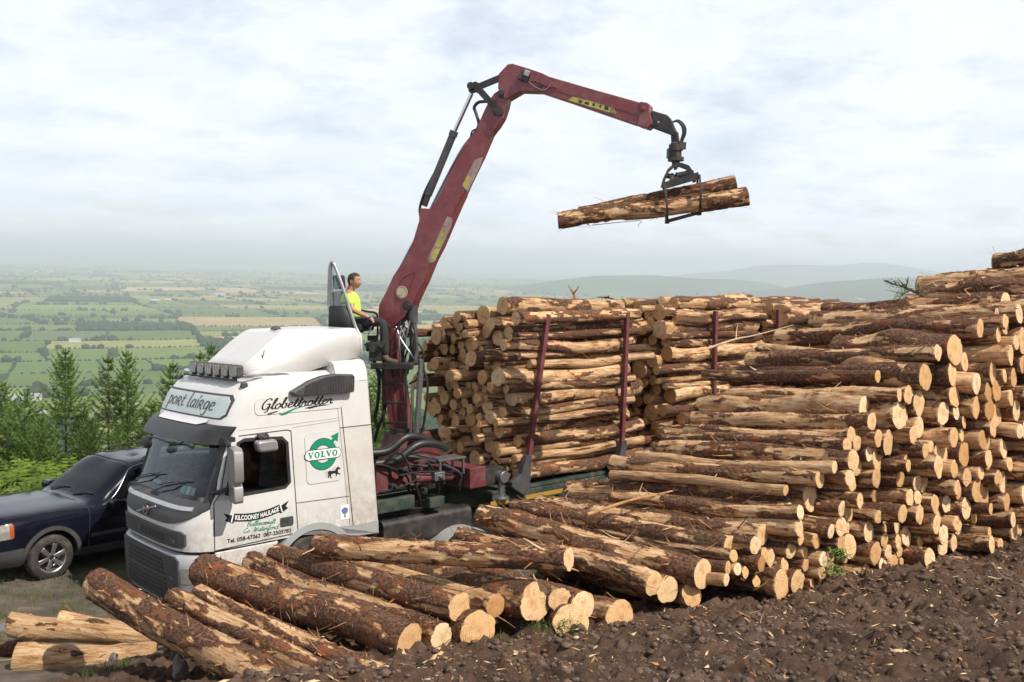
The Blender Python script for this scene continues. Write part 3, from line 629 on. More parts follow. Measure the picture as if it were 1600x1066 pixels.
def conifer_meshes(H, Rm, seed, dens=1.0, open_=0.0):
    rg = random.Random(seed); tb = MB()
    npt = 14; path = []; off = Vector((0, 0, 0))
    for i in range(npt + 1):
        z = H * i / npt; off += Vector((rg.uniform(-1, 1), rg.uniform(-1, 1), 0)) * .012; path.append((off.x, off.y, z))
    tb.tube(path, [max(.006, .0125 * H * (1 - i / npt)**.9) for i in range(npt + 1)], 7)
    V = []; Fq = []
    def spray(p, d, ln, wid):
        """twig with needles on both sides (thin quads in two crossing planes)"""
        d = d.normalized(); s1 = d.cross(Vector((0, 0, 1)));
        if s1.length < .05: s1 = Vector((1, 0, 0))
        s1.normalize(); s2 = s1.cross(d)
        n = max(4, int(ln / .017))
        for i in range(n):
            q = p + d * (ln * (i + rg.random() * .6) / n); l2 = wid * 1.55 * (1 - .4 * i / n) * rg.uniform(.75, 1.25); ph = rg.uniform(0, 2 * math.pi)
            for sg in (0, math.pi):
                a = (s1 * math.cos(ph + sg) + s2 * math.sin(ph + sg) * .7); tip = q + a * l2 + d * (l2 * .75); wv = d * .0135
                b = len(V); V.extend([q - wv, q + wv, tip]); Fq.append((b, b + 1, b + 2))
    nwh = int(H * 6.5 * dens); gold = 2.4
    for wi in range(nwh):
        t = (wi + .4) / nwh; z = H * (.06 + .93 * t); ln = Rm * (1 - t)**.82 * (1.0 if t > .12 else .8) + .05
        nb = rg.choice((4, 5, 5, 6)) if t < .9 else 3
        for k in range(nb):
            if rg.random() < open_: continue
            az = gold * wi + 2 * math.pi * k / nb + rg.uniform(-.35, .35); L_ = ln * rg.uniform(.62, 1.22)
            base = Vector((np.interp(z, [p[2] for p in path], [p[0] for p in path]), np.interp(z, [p[2] for p in path], [p[1] for p in path]), z))
            up = .75 * t + .02 + rg.uniform(-.12, .12); o = Vector((math.cos(az), math.sin(az), 0)); pts = []
            ns = max(4, int(L_ / .095))
            for i in range(ns + 1):
                u = i / ns; pts.append(base + o * (L_ * u) + Vector((0, 0, L_ * (up * u - .22 * u * (1 - u) * 2 + .16 * u * u))))
            for i in range(ns):
                p0, p1 = pts[i], pts[i + 1]; d = p1 - p0; u = i / ns
                b = len(V); wd = Vector((0, 0, .006)); V.extend([p0 - wd, p0 + wd, p1]); Fq.append((b, b + 1, b + 2))
                if u > .12: spray(p0, d, d.length * 1.1, .034)
                if u > .18:
                    sl = L_ * .50 * (1 - .85 * u) * rg.uniform(.6, 1.2) + .05; side = d.normalized().cross(Vector((0, 0, 1)))
                    if side.length > .05:
                        side.normalize()
                        for sg in (-1, 1): spray(p0, d.normalized() * .75 + side * sg + Vector((0, 0, rg.uniform(-.2, .1))), sl, .036)
            spray(pts[-1], pts[-1] - pts[-2], .09, .03)
    spray(Vector(path[-1]) - Vector((0, 0, .25)), Vector((0, 0, 1)), .3, .04)
    return tb, np.array([v[:] for v in V]), np.array(Fq)
PROTO = []
for i, (H, Rm, sd_, dn, op) in enumerate(((3.4, 1.15, 1, 1.0, .04), (3.2, .80, 2, .85, .30), (3.3, .95, 3, 1.0, .10), (2.6, 1.2, 4, 1.1, 0.0))):
    tb, V, Fq = conifer_meshes(H, Rm, sd_, dn, op)
    PROTO.append((tb, rawmesh('crown', V, Fq, M['needle'] if i != 1 else M['needle_y']), H))
_tmesh = {}
def conifer(px, ytop, Y, kind, label, sx=1.0):
    tp = at(px, ytop, Y); z0 = g1(tp.x, tp.y) - .05; tb, cm, H = PROTO[kind]; s = (tp.z - z0) / H
    e = empty('conifer', Matrix.Translation((tp.x, tp.y, z0)) @ Matrix.Rotation(random.random() * 6.28, 4, 'Z') @ Matrix.Diagonal((s * sx, s * sx, s, 1)))
    tag(e, label, 'conifer', 'young conifers behind the bracken')
    if kind not in _tmesh:
        o = tb.build('trunk', M['trunk'], e, smooth=True); _tmesh[kind] = o.data
    else:
        o = bpy.data.objects.new('trunk', _tmesh[kind]); COL.objects.link(o); o.parent = e
    c = bpy.data.objects.new('crown', cm); COL.objects.link(c); c.parent = e
conifer(101, 546, 22.5, 0, 'tallest full conifer, standing left of the slim bare-stemmed one', .86)
conifer(168, 558, 22.0, 1, 'slim sparse conifer with its bare stem showing')
conifer(199, 549, 22.2, 2, 'pointed conifer just right of the slim bare-stemmed one', .78)
conifer(269, 567, 24, 2, 'conifer whose tip shows just left of the truck sign', .9)
conifer(332, 538, 25.0, 2, 'conifer tip between the roof lamps and the white roof deflector', .8)
conifer(312, 552, 25.8, 1, 'thin second conifer tip left of the white roof deflector')
conifer(38, 612, 21.5, 3, 'broad low conifer left of the tallest one', .9)
conifer(2, 598, 22.3, 0, 'conifer cut off by the left edge of the picture')
conifer(64, 652, 21, 3, 'short bushy conifer in front of the tallest one', .8)
conifer(236, 632, 21.8, 3, 'bushy conifer with its crown against the truck visor', .9)
conifer(140, 655, 21.2, 3, 'low bushy conifer between the tallest and the slim one', .8)
conifer(184, 662, 20.8, 2, 'small conifer under the slim bare-stemmed one', .9)
conifer(598, 582, 25.5, 3, 'conifer seen through the gap behind the truck cab', .9)
conifer(650, 640, 26.0, 2, 'conifer behind the crane column and the load front')
conifer(575, 600, 24.5, 2, 'dark conifer hidden mostly by the rear edge of the cab')
conifer(-40, 560, 22.5, 0, 'conifer standing just left of the picture edge')

def bracken():
    rg = random.Random(5); V = []; Fq = []
    def frond(p, az, ln, tilt):
        o = Vector((math.cos(az), math.sin(az), 0)); side = Vector((-o.y, o.x, 0)); n = 15; prev = p
        for i in range(1, n + 1):
            u = i / n; q = p + o * (ln * (.12 * u + .75 * u * u) * tilt) + Vector((0, 0, ln * (1.05 * u - .55 * u * u * tilt)))
            d = q - prev
            b = len(V); V.extend([prev - side * .004, prev + side * .004, q]); Fq.append((b, b + 1, b + 2))
            if i > 2:
                wl = ln * .30 * math.sin(math.pi * min(1, (1.02 - u) * .75 + .08)) * rg.uniform(.8, 1.15)
                for sg in (-1, 1):
                    tip = q + side * (sg * wl) + d * .9 - Vector((0, 0, wl * .22)); k = d.normalized() * ln * (.026 + .014 * (1 - u))
                    mid = q + (tip - q) * .45
                    b = len(V); V.extend([q, mid - k, tip, mid + k]); Fq.append((b, b + 1, b + 2)); Fq.append((b, b + 2, b + 3))
            prev = q
    cnt = 0
    while cnt < 5200:
        x = rg.uniform(-15, 3); y = rg.uniform(14.8, 24)
        e = -(x + 8.7) * .81 + (y - 15.9) * .588
        if x < -3.5:
            if e < rg.uniform(.1, .5) or e > 4.2: continue
        elif y < 21.5: continue
        z = g1(x, y) - .05
        for k in range(1):
            frond(Vector((x, y, z)), rg.uniform(0, 6.28), rg.uniform(.95, 1.7) * (.7 if (x < -3.5 and e < .6) else 1), rg.uniform(.5, 1.05))
        cnt += 1
    o = bpy.data.objects.new('bracken', rawmesh('bracken', np.array([v[:] for v in V]), np.array(Fq), M['fern'])); COL.objects.link(o)
    tag(o, 'bright green bracken growing along the edge of the track behind the car', 'bracken', kind='stuff')
bracken()
def blades(name, label, cat, mat, spots, hmin, hmax, seed, wd=.006):
    rg = random.Random(seed); V = []; Fq = []
    for (cx, cy, rad, n) in spots:
        for _ in range(n):
            a = rg.uniform(0, 6.28); r = rad * math.sqrt(rg.random()); x, y = cx + r * math.cos(a), cy + r * math.sin(a); z = g1(x, y) - .02
            h = rg.uniform(hmin, hmax); lean = Vector((rg.uniform(-1, 1), rg.uniform(-1, 1), 0)) * h * .45; s = Vector((rg.uniform(-1, 1), rg.uniform(-1, 1), 0)).normalized() * wd
            p = Vector((x, y, z)); m_ = p + lean * .35 + Vector((0, 0, h * .6)); t_ = p + lean + Vector((0, 0, h))
            b = len(V); V.extend([p - s, p + s, m_ + s * .7, m_ - s * .7, t_]); Fq.append((b, b + 1, b + 2)); Fq.append((b, b + 2, b + 3)); Fq.append((b + 3, b + 2, b + 4))
    o = bpy.data.objects.new(name, rawmesh(name, np.array([v[:] for v in V]), np.array(Fq), mat)); COL.objects.link(o); tag(o, label, cat, kind='stuff')
blades('dry_grass', 'tufts of pale dry grass at the foot of the bracken behind the car bonnet', 'grass', M['straw'], [(-9.1, 16.2, .35, 260), (-8.7, 16.6, .35, 260), (-9.6, 15.7, .4, 240), (-8.3, 17.0, .35, 160)], .5, 1.15, 3, .008)
rgx = random.Random(9)
blades('grass', 'short green grass and tufts on the track and round the logs', 'grass', M['grass'],
       [(rgx.uniform(-9.5, -3.2), rgx.uniform(11.2, 14.6), .35, 60) for _ in range(75)] + [(-3.85, 9.25, .16, 160), (-4.0, 8.95, .1, 60), (-.1, 8.35, .25, 60), (.35, 8.62, .18, 70), (3.05, 10.0, .15, 50)], .03, .16, 4, .004)
# ------------------------------------------------------------------ logs
def log_arrays(L, rA, rB, seed, nseg, nring, peel, bend=.5, shreds=0, rough=1.0, split=0):
    rg = np.random.default_rng(seed); s0 = seed * 13.7
    t = np.linspace(0, 1, nring); th = np.arange(nseg) * 2 * np.pi / nseg
    T, TH = np.meshgrid(t, th, indexing='ij'); r0 = rA + (rB - rA) * T; rm = (rA + rB) / 2
    cx = (fbm(t * 1.6 + s0, 0, 0, 1, 2) - .5); cy = (fbm(t * 1.6 + s0, 5, 0, 2, 2) - .5)
    ch = lambda c: (c - np.interp(t, [0, 1], [c[0], c[-1]])) * bend * rm * 2.2
    cx, cy = ch(cx), ch(cy)
    c, s = np.cos(TH), np.sin(TH); z = T * L
    shape = 1 + .065 * (fbm(c * .9 + s0, s * .9, z * .5, 3, 2) - .5) * 2 + .05 * (fbm(c * 2 + s0, s * 2, z * 3, 4, 3) - .5) * 2 * rough
    for k in range(rg.integers(3, 8)):       # knots
        kz, ka = rg.random() * L, rg.random() * 6.28; dd = ((z - kz) / (.05 + rm * .35))**2 + (np.angle(np.exp(1j * (TH - ka))) / .45)**2
        shape = shape + .075 * rough * np.exp(-dd * 2) * rg.uniform(.5, 1.4)
    # bark mask: patches drawn out along the log
    ns = fbm(c * 1.15 + s0, s * 1.15, z * 1.7, 5, 4, .66) * .62 + .38 * fbm(c * 2.0 + s0, s * 2.0 + 9, z * 4.6, 6, 4, .65)
    thr = np.quantile(ns, 1 - peel) if 0 < peel < 1 else (2 if peel <= 0 else -1)
    pl = np.clip(.5 + (ns - thr) * 9, 0, 1)
    bark = (1 - np.clip((pl - .3) / .4, 0, 1)) * (.010 + .06 * rm) * (.55 + .9 * fbm(c * 6 + s0, s * 6, z * 14, 7, 3, .7))
    Rr = r0 * shape + bark
    x = cx[:, None] + Rr * c; y = cy[:, None] + Rr * s
    # ragged ends (saw cut a little skew)
    sk = rg.uniform(-.10, .10, 4)
    zz = z + np.where(T < .5, (sk[0] * x + sk[1] * y) * (1 - T)**6, (sk[2] * x + sk[3] * y) * T**6)
    V = np.stack([x, y, zz], -1).reshape(-1, 3); P = pl.reshape(-1); n0 = nring * nseg
    idx = np.arange(n0).reshape(nring, nseg); j2 = np.roll(np.arange(nseg), -1)
    F = np.stack([idx[:-1], idx[:-1][:, j2], idx[1:][:, j2], idx[1:]], -1).reshape(-1, 4).tolist(); MI = [0] * len(F)
    V = list(map(tuple, V)); P = list(P)
    for end, i0 in ((0, 0), (1, nring - 1)):
        ctr = np.array(V[i0 * nseg:(i0 + 1) * nseg]).mean(0); b = len(V); rings = [.985, .66, .33]
        for k in rings:
            for j in range(nseg):
                q = ctr + (np.array(V[i0 * nseg + j]) - ctr) * k; q[2] += (rg.random() - .5) * .0015 + (0 if k > .9 else (.004 if end else -.004)); V.append(tuple(q)); P.append(1)
        V.append(tuple(ctr)); P.append(1); cc = len(V) - 1
        prev = [i0 * nseg + j for j in range(nseg)]
        for ki, k in enumerate(rings):
            cur = [b + ki * nseg + j for j in range(nseg)]
            for j in range(nseg):
                q = (prev[j], cur[j], cur[(j + 1) % nseg], prev[(j + 1) % nseg]); F.append(q if end == 0 else q[::-1]); MI.append(0 if ki == 0 else 1)
            prev = cur
        for j in range(nseg):
            q = (prev[j], cc, cc, prev[(j + 1) % nseg]); q = (prev[j], cc, prev[(j + 1) % nseg]); F.append(q if end == 0 else q[::-1]); MI.append(1)
    return V, F, MI, P, (cx, cy, Rr, t, L)
def shred_geo(arr, n, seed, big=1.0):
    """loose strips of bark standing off the log"""
    cx, cy, Rr, t, L = arr; rg = random.Random(seed); V = []; F = []; nring, nseg = Rr.shape
    for _ in range(n):
        i = rg.randrange(1, nring - 1); a = rg.uniform(0, 6.28); j = int(a / 6.2832 * nseg) % nseg; R = Rr[i, j]; z = t[i] * L
        ctr = Vector((cx[i], cy[i], z)); o = Vector((math.cos(a), math.sin(a), 0)); tg = Vector((-o.y, o.x, 0)); ax = Vector((0, 0, rg.choice((-1, 1))))
        fib = rg.random() < .35; ln = (rg.uniform(.12, .34) if fib else rg.uniform(.03, .13)) * big; wd = (rg.uniform(.0025, .006) if fib else rg.uniform(.004, .016)) * big; dirv = (ax + tg * rg.uniform(-.9, .9)).normalized(); sd_ = dirv.cross(o); k = 4; curl = rg.uniform(.04, .5 if not fib else .22)
        b = len(V)
        for m_ in range(k + 1):
            u = m_ / k; p = ctr + o * (R - .006 + ln * curl * u * u + .006 * u) + dirv * (ln * u); p = p - tg * 0; w_ = wd * (1 - .75 * u) * rg.uniform(.7, 1.2)
            V += [p - sd_ * w_, p + sd_ * w_]
        for m_ in range(k): F.append((b + 2 * m_, b + 2 * m_ + 1, b + 2 * m_ + 3, b + 2 * m_ + 2))
    return V, F
def log_mesh(name, L, rA, rB, seed, nseg, nring, peel, bend=.5, shreds=0, rough=1.0):
    V, F, MI, P, arr = log_arrays(L, rA, rB, seed, nseg, nring, peel, bend, rough=rough)
    nb = len(V)
    if shreds:
        v2, f2 = shred_geo(arr, shreds, seed); F += [tuple(i + nb for i in f) for f in f2]; V += [tuple(p) for p in v2]; MI += [2] * len(f2); P += [1] * len(v2)
    me = bpy.data.meshes.new(name); me.from_pydata(V, [], F); me.polygons.foreach_set('material_index', MI)
    for m_ in (M['log'], M['cut'], M['shred']): me.materials.append(m_)
    me.polygons.foreach_set('use_smooth', [mi == 0 for mi in MI])
    a = me.attributes.new('peel', 'FLOAT', 'POINT'); a.data.foreach_set('value', np.array(P, float))
    a = me.attributes.new('lc', 'FLOAT_VECTOR', 'POINT'); a.data.foreach_set('vector', (np.array([tuple(v) for v in V]) + np.array([0, 0, 0])).ravel())
    me.update(); return me, arr
def log_matrix(A, B, roll=0):
    A, B = Vector(A), Vector(B); z = (B - A).normalized(); x = Vector((0, 0, 1)).cross(z).normalized(); y = z.cross(x)
    return Matrix(((x.x, y.x, z.x, A.x), (x.y, y.y, z.y, A.y), (x.z, y.z, z.z, A.z), (0, 0, 0, 1))) @ Matrix.Rotation(roll, 4, 'Z')
TPL = {}
def template(kind):
    """kind 0..11, three bark states"""
    if kind not in TPL:
        peel = KPEEL[kind]
        TPL[kind] = log_mesh('log', 3.1, .102 + .012 * ((kind * 7) % 3 - 1), .100, 300 + kind, 24, 96, peel, 0.8 if kind % 3 else 1.4, 60, 1.4)[0]
    return TPL[kind]
KPEEL = (.18, .32, .48, .60, .72, .85, .95, .40, .55, .78, .26, .90)
SPECS = []      # everything in the packed stacks: dict(A, B, r, kind, zone, tier, side, vis)

def pack(width, H, rfun, seed, walls=True, maxn=400):
    rg = random.Random(seed); C = np.zeros((0, 3)); fails = 0; vmin, vmax = 0, width
    while len(C) < maxn and fails < 14:
        r = rfun(rg, None)
        cand = []
        if walls: cand.append((vmin + r, r))
        else: cand.append((vmin + r * .5, r))
        if len(C):
            dz = C[:, 1] - r; k = (C[:, 2] + r)**2 - dz**2; ok = k > 0
            q = np.sqrt(k[ok]); cand += list(zip(C[ok, 0] + q, np.full(ok.sum(), r)))
            if walls:
                for vw in (vmin + r, vmax - r):
                    dv = C[:, 0] - vw; k = (C[:, 2] + r)**2 - dv**2; ok = k > 0; cand += list(zip(np.full(ok.sum(), vw), C[ok, 1] + np.sqrt(k[ok])))
            D = np.hypot(C[:, None, 0] - C[None, :, 0], C[:, None, 1] - C[None, :, 1]); S = C[:, None, 2] + C[None, :, 2] + 2 * r
            ii, jj = np.where((D < S) & (C[:, None, 0] < C[None, :, 0]))
            if len(ii):
                p0, p1 = C[ii], C[jj]; d = D[ii, jj]; R0, R1 = p0[:, 2] + r, p1[:, 2] + r
                a = (R0**2 - R1**2 + d**2) / (2 * d); h = np.sqrt(np.maximum(R0**2 - a**2, 0)); ux, uz = (p1[:, 0] - p0[:, 0]) / d, (p1[:, 1] - p0[:, 1]) / d
                cand += list(zip(p0[:, 0] + ux * a - uz * h, p0[:, 1] + uz * a + ux * h))
        cand = np.array(cand)
        ok = (cand[:, 0] >= vmin + (r if walls else 0) - 1e-6) & (cand[:, 0] <= vmax - (r if walls else 0) + 1e-6) & (cand[:, 1] >= r - 1e-6)
        cand = cand[ok]
        if len(cand) == 0: fails += 1; continue
        Hc = np.array([H(v) for v in cand[:, 0]]); sc = (cand[:, 1] + r) / Hc
        ok = sc <= 1
        if len(C):
            D = np.hypot(cand[:, None, 0] - C[None, :, 0], cand[:, None, 1] - C[None, :, 1]) - C[None, :, 2] - r; ok &= (D > -1e-4).all(1)
        if not ok.any(): fails += 1; continue
        fails = 0
        sc = np.where(ok, sc, 9) + np.random.default_rng(len(C) + seed).random(len(sc)) * .03
        v, w_ = cand[np.argmin(sc)]; C = np.vstack([C, (v, w_, r)])
    return C

# ---- the big roadside stack
F0 = Vector((-.8, 8.0, 0)); FE = Vector((.904, .427, 0)); FD = Vector((.70, -.714, 0)).normalized(); SLOPE = .118
PV = [2.3, 2.9, 3.76, 4.3, 5.0, 5.5, 6.0, 6.4, 7.4, 8.5, 9.8, 11.2, 12.4]
PH = [.30, .46, .68, .98, 1.52, 1.80, 2.12, 2.44, 2.72, 3.0, 3.30, 3.62, 3.75]
def pile_r(rg, v):
    x = rg.random()
    return rg.uniform(.058, .078) if x < .28 else (rg.uniform(.078, .106) if x < .76 else (rg.uniform(.106, .132) if x < .95 else rg.uniform(.132, .16)))
V0 = 2.3
PK = .93
C1 = pack((8.1 - V0) * PK, lambda v: float(np.interp(v / PK + V0, PV, PH)), pile_r, 21, walls=False, maxn=420)
C2 = pack((12.4 - 8.05) * PK, lambda v: float(np.interp(v / PK + 8.05, PV, PH)), lambda rg, v: rg.uniform(.11, .18), 22, walls=False, maxn=190)
rgl = random.Random(77)
def ground0(v): return float(np.interp(v, [0, 2.14, 3.76, 5.5, 7.4, 11.2], [1.10, 1.12, 1.16, 1.26, 1.41, 1.6]))
for C, vo in ((C1, V0), (C2, 8.05)):
    for (v, wz, r) in C:
        v = v / PK + vo; top = float(np.interp(v, PV, PH)) - wz
        B = F0 + FE * v + Vector((0, 0, ground0(v) + wz)) + FD * (rgl.gauss(0, .085) - .10 * wz + (rgl.uniform(-.35, .1) if rgl.random() < .15 else 0))
        yw = rgl.gauss(0, .022); d = Vector((FD.x * math.cos(yw) - FD.y * math.sin(yw), FD.x * math.sin(yw) + FD.y * math.cos(yw), SLOPE + rgl.gauss(0, .011)))
        A = B - d * (2.72 + rgl.uniform(-.35, .25) - .25 * (wz > 1.2))
        pxy = project(B); vis = 1.0 if pxy[0] < 1620 else (.9 if top < .55 else .05)
        SPECS.append(dict(A=A, B=B, r=r, kind=rgl.choice((0, 1, 10, 7, 2, 8, 3, 4, 9, 5, 11, 6, 0, 7, 2)), zone='stack', tier=wz / max(.3, float(np.interp(v, PV, PH))), px=pxy, vis=vis))

# ---- hand placed logs of the foreground and the near edge of the stack
def hero(l, r_, d, Yr, label, peel=.4, L=3.1, taper=1.0, seed=None, res=(44, 130), shreds=46, bend=.6, kinds=None, Yl=None):
    B = at(r_[0], r_[1], Yr)
    if Yl is None:
        best = None
        for k in range(400):
            Y = Yr - .2 + 3.4 * k / 400; A = at(l[0], l[1], Y); e = abs((A - B).length - L)
            if Y > Yr - .1 and (best is None or e < best[0] - 1e-6): best = (e, A)
        A = best[1]
    else: A = at(l[0], l[1], Yl)
    r = .90 * d / 2 / FPX * (B - CAM).length; Lr = (A - B).length
    seed = seed or int(l[0] * 3 + r_[0])
    V = log_mesh('log', Lr, r * taper, r, seed, res[0], res[1], peel, bend, shreds * 2)
    o = bpy.data.objects.new('log', V[0]); COL.objects.link(o); o.matrix_world = log_matrix(A, B, seed % 7)
    tag(o, label, 'log', 'felled logs lying in front of the truck')
    return o, A, B, r
HEROES = [
 ((150, 912), (520, 1130), 62, 7.15, 'mossy scaly-barked log sticking up nearest the pale pair at lower left', .42, dict(taper=.92, bend=.5, seed=91, Yl=9.3)),
 ((272, 936), (612, 1100), 44, 7.3, 'half-peeled log lying just right of the mossy scaly one', .55, dict(seed=92, taper=.95)),
 ((312, 926), (622, 1066), 34, 7.62, 'thin ragged log between the half-peeled log and the thick bark-covered one', .45, dict(seed=93)),
 ((318, 893), (640, 1004), 58, 8.15, 'thick red-brown log reaching from the truck bumper to its pale sawn end in front', .16, dict(seed=94, taper=1.05, shreds=70)),
 ((392, 880), (690, 998), 46, 8.33, 'ragged log with torn bark behind the thick red-brown one', .30, dict(seed=95, shreds=80)),
 ((432, 868), (718, 948), 44, 8.5, 'dark mossy log with a round end beside the bare pale one', .15, dict(seed=96)),
 ((520, 872), (775, 947), 38, 8.72, 'bare pale log with no bark lying over the round-ended mossy one', .93, dict(seed=97, taper=.9, shreds=14)),
 ((520, 935), (748, 987), 62, 8.42, 'stout log with an orange ringed end under the bare pale one', .22, dict(seed=98)),
 ((480, 968), (688, 1042), 44, 8.02, 'pale streaked log end jutting out lowest in front of the mud', .70, dict(seed=99)),
 ((560, 978), (738, 1036), 42, 8.25, 'small half-buried log with its end against the mud', .45, dict(seed=100)),
 ((560, 888), (836, 941), 60, 8.75, 'stout dark log with a big orange heartwood end', .20, dict(seed=101, taper=.9, shreds=60)),
 ((494, 853), (889, 873), 36, 8.75, 'long log, scaly bark above and stripped yellow wood below, lying on top of the others', .48, dict(seed=102, taper=1.15, bend=.3, Yl=10.0)),
 ((752, 806), (1098, 897), 44, 9.35, 'long dark log with patchy bark and a clean round end atop the stack edge', .34, dict(seed=103, taper=1.0, bend=.35)),
 ((722, 838), (1022, 912), 40, 9.2, 'ragged split log under the long patchy one', .52, dict(seed=104, shreds=80)),
 ((655, 862), (910, 948), 44, 8.9, 'dark log ending in a rough broken face left of the leaning block end', .28, dict(seed=105, shreds=60)),
 ((742, 905), (968, 965), 52, 8.95, 'stout bark-covered log with a broad pale end at the mud edge', .12, dict(seed=106)),
 ((715, 925), (893, 974), 56, 8.75, 'short log with a cracked split end at the mud edge', .40, dict(seed=107, shreds=50)),
 ((700, 880), (875, 938), 38, 8.85, 'log with its knobbly sawn end between the split end and the broad pale end', .45, dict(seed=108)),
 ((800, 860), (1044, 921), 42, 9.3, 'log with a ragged flap of bark beside its pale round end', .42, dict(seed=109, shreds=60)),
 ((850, 885), (1082, 930), 38, 9.35, 'pale-sided log low in the stack with its end angled down', .62, dict(seed=110)),
 ((800, 955), (935, 979), 24, 9.0, 'thin log end peeping out low at the mud edge', .5, dict(seed=111, shreds=10)),
 ((900, 935), (1050, 962), 22, 9.35, 'small log end lying on the mud right of the broad pale end', .6, dict(seed=112, shreds=10)),
 ((805, 794), (1140, 853), 34, 9.75, 'log with a half-round notched end on the stack edge', .45, dict(seed=113)),
 ((842, 788), (1192, 836), 34, 9.95, 'light patchy log lying level beside the notched one', .62, dict(seed=114)),
 ((892, 785), (1236, 806), 38, 10.15, 'reddish log under the mossy one with a shredded flap of bark', .34, dict(seed=115)),
 ((888, 768), (1266, 776), 44, 10.35, 'log with bright green moss along its top and a big oval end', .36, dict(seed=116, taper=.9, Yl=12.3)),
 ((1005, 742), (1370, 746), 30, 10.55, 'long slim stripped log near the middle of the stack', .75, dict(seed=117, Yl=12.6)),
 ((1020, 715), (1372, 716), 38, 10.62, 'long pale log with dark bark patches lying second below the black-barked one', .72, dict(seed=118, Yl=12.7)),
 ((1040, 684), (1388, 692), 38, 10.62, 'long black-barked log with pale peeled streaks in mid stack', .30, dict(seed=119, Yl=12.75)),
 ((1100, 650), (1406, 648), 46, 10.72, 'broken-ended log with splintered wood and green moss', .45, dict(seed=120, shreds=110, Yl=12.8)),
 ((1145, 590), (1446, 590), 40, 10.85, 'stout black-barked log with a big pale oval end high in the stack', .20, dict(seed=121, taper=.8, Yl=12.9)),
 ((1190, 548), (1420, 583), 30, 10.95, 'splintered bare pole lying slantwise across the upper stack', .92, dict(seed=122, taper=1.0, shreds=60, Yl=13.2)),
 ((1308, 545), (1492, 547), 44, 11.05, 'thick black log whose tilted oval end stands above the others', .10, dict(seed=123, taper=.95, Yl=12.4)),
]
HERO_AB = []
for (l, r_, d, Yr, lab, pl, kw) in HEROES: HERO_AB.append(hero(l, r_, d, Yr, lab, pl, **kw)[1:])
hero((16, 976), (236, 999), 38, 10.35, 'bare pale log on top of the small pair at the left edge', .97, L=2.4, Yl=10.2, seed=131, shreds=10)
hero((90, 968), (215, 992), 26, 10.5, 'rough splintered pale log lying behind the bare one at the left edge', .85, L=2.2, Yl=10.3, seed=134, shreds=40)
hero((25, 1030), (240, 1026), 46, 9.9, 'bare log with a sawn end low at the left edge beside the mud', .92, L=2.2, Yl=9.75, seed=132, shreds=12)
hero((-60, 1018), (40, 1010), 22, 10.4, 'dark stub of a log cut off by the left edge', .4, L=1.5, Yl=10.4, seed=133, shreds=6)
# drop packed logs that would run into the hand placed ones
def seg_gap(A, B, C, D):
    """least distance between two segments (sampled)"""
    t = np.linspace(0, 1, 9)[:, None]; P = np.array(A)[None] * (1 - t) + np.array(B)[None] * t; c, d = np.array(C), np.array(D); e = d - c
    u = np.clip(((P - c) @ e) / (e @ e), 0, 1)[:, None]; return float(np.sqrt((((c + u * e) - P)**2).sum(1)).min())
SPECS = [s for s in SPECS if not any(seg_gap(s['A'], s['B'], A, B) < (s['r'] + r) * .62 for (A, B, r) in HERO_AB)]
# ------------------------------------------------------------------ truck frame of reference
TYAW, TROLL = R_(42), R_(-3)
TM = Matrix.Translation((-3.87, 12.37, 0)) @ Matrix.Rotation(TYAW, 4, 'Z') @ Matrix.Rotation(TROLL, 4, 'X')
truck = empty('log_truck', TM); ROOTM['log_truck'] = TM
tag(truck, 'white timber lorry with a dark red loading crane, loaded with logs beside the stack', 'lorry')
def tl(px, py, y=0.0):
    """truck coordinates of a point seen on the plane y = const of the truck"""
    n = (TM.to_3x3() @ Vector((0, 1, 0))); P = TM @ Vector((0, y, 0)); return TM.inverted() @ onplane(px, py, P, n)
# ---- the load: three bunks
rgb = random.Random(31)
LOADX = [(5.35, 8.62), (9.62, 12.8), (13.9, 17.1)]
def load_r(rg, v):
    x = rg.random(); return rg.uniform(.055, .08) if x < .30 else (rg.uniform(.08, .115) if x < .75 else rg.uniform(.115, .165))
DECK = .84
for bi, (xa, xb) in enumerate(LOADX):
    Ct = pack(2.34, lambda v: 2.84 + .30 * math.sin(math.pi * min(1, max(0, v / 2.34)))**.6, load_r, 40 + bi, True, 170)
    for (v, wz, r) in Ct:
        y = .10 + v; zz = DECK + wz; x0 = xa + rgb.gauss(0, .16); ln = xb - xa + rgb.uniform(-.10, .12)
        if rgb.random() < .2: x0 -= rgb.uniform(.1, .4) * (1 if bi == 0 else .4)
        if rgb.random() < .2: x0 += rgb.uniform(.15, .5)
        dy = rgb.gauss(0, .012); dz = rgb.gauss(0, .012)
        A = TM @ Vector((x0, y - dy, zz - dz)); B = TM @ Vector((x0 + ln, y + dy, zz + dz))
        near = y - r < .30; top = wz > 2.45; vis = 1.0 if bi == 0 else (.9 if (near and wz > .9) or top or (y < .9 and wz > .6) else .12)
        if bi == 2: vis = .55 if (near and wz > 1.9) or top else .05
        SPECS.append(dict(A=A, B=B, r=r, kind=rgb.choice((0, 1, 10, 7, 2, 8, 3, 4, 9, 5, 11, 6, 2, 3)), zone='load%d' % bi, tier=wz / 2.9, y=y, px=project(A), vis=vis))
# top logs that stick up
for (px, py, y, dx, r, k) in ((1052, 474, .35, 3.2, .125, 7), (1034, 470, .75, 3.2, .10, 3), (785, 478, .55, 3.1, .135, 8), (806, 497, .12, 3.2, .105, 1)):
    p = tl(px, py, y); A = TM @ p; B = TM @ (p + Vector((dx, .04, -.04 if r > .12 else .02)))
    SPECS.append(dict(A=A, B=B, r=r, kind=k, zone='load%d' % (1 if px > 1000 else 0), tier=1.0, y=y, px=project(A), vis=3))
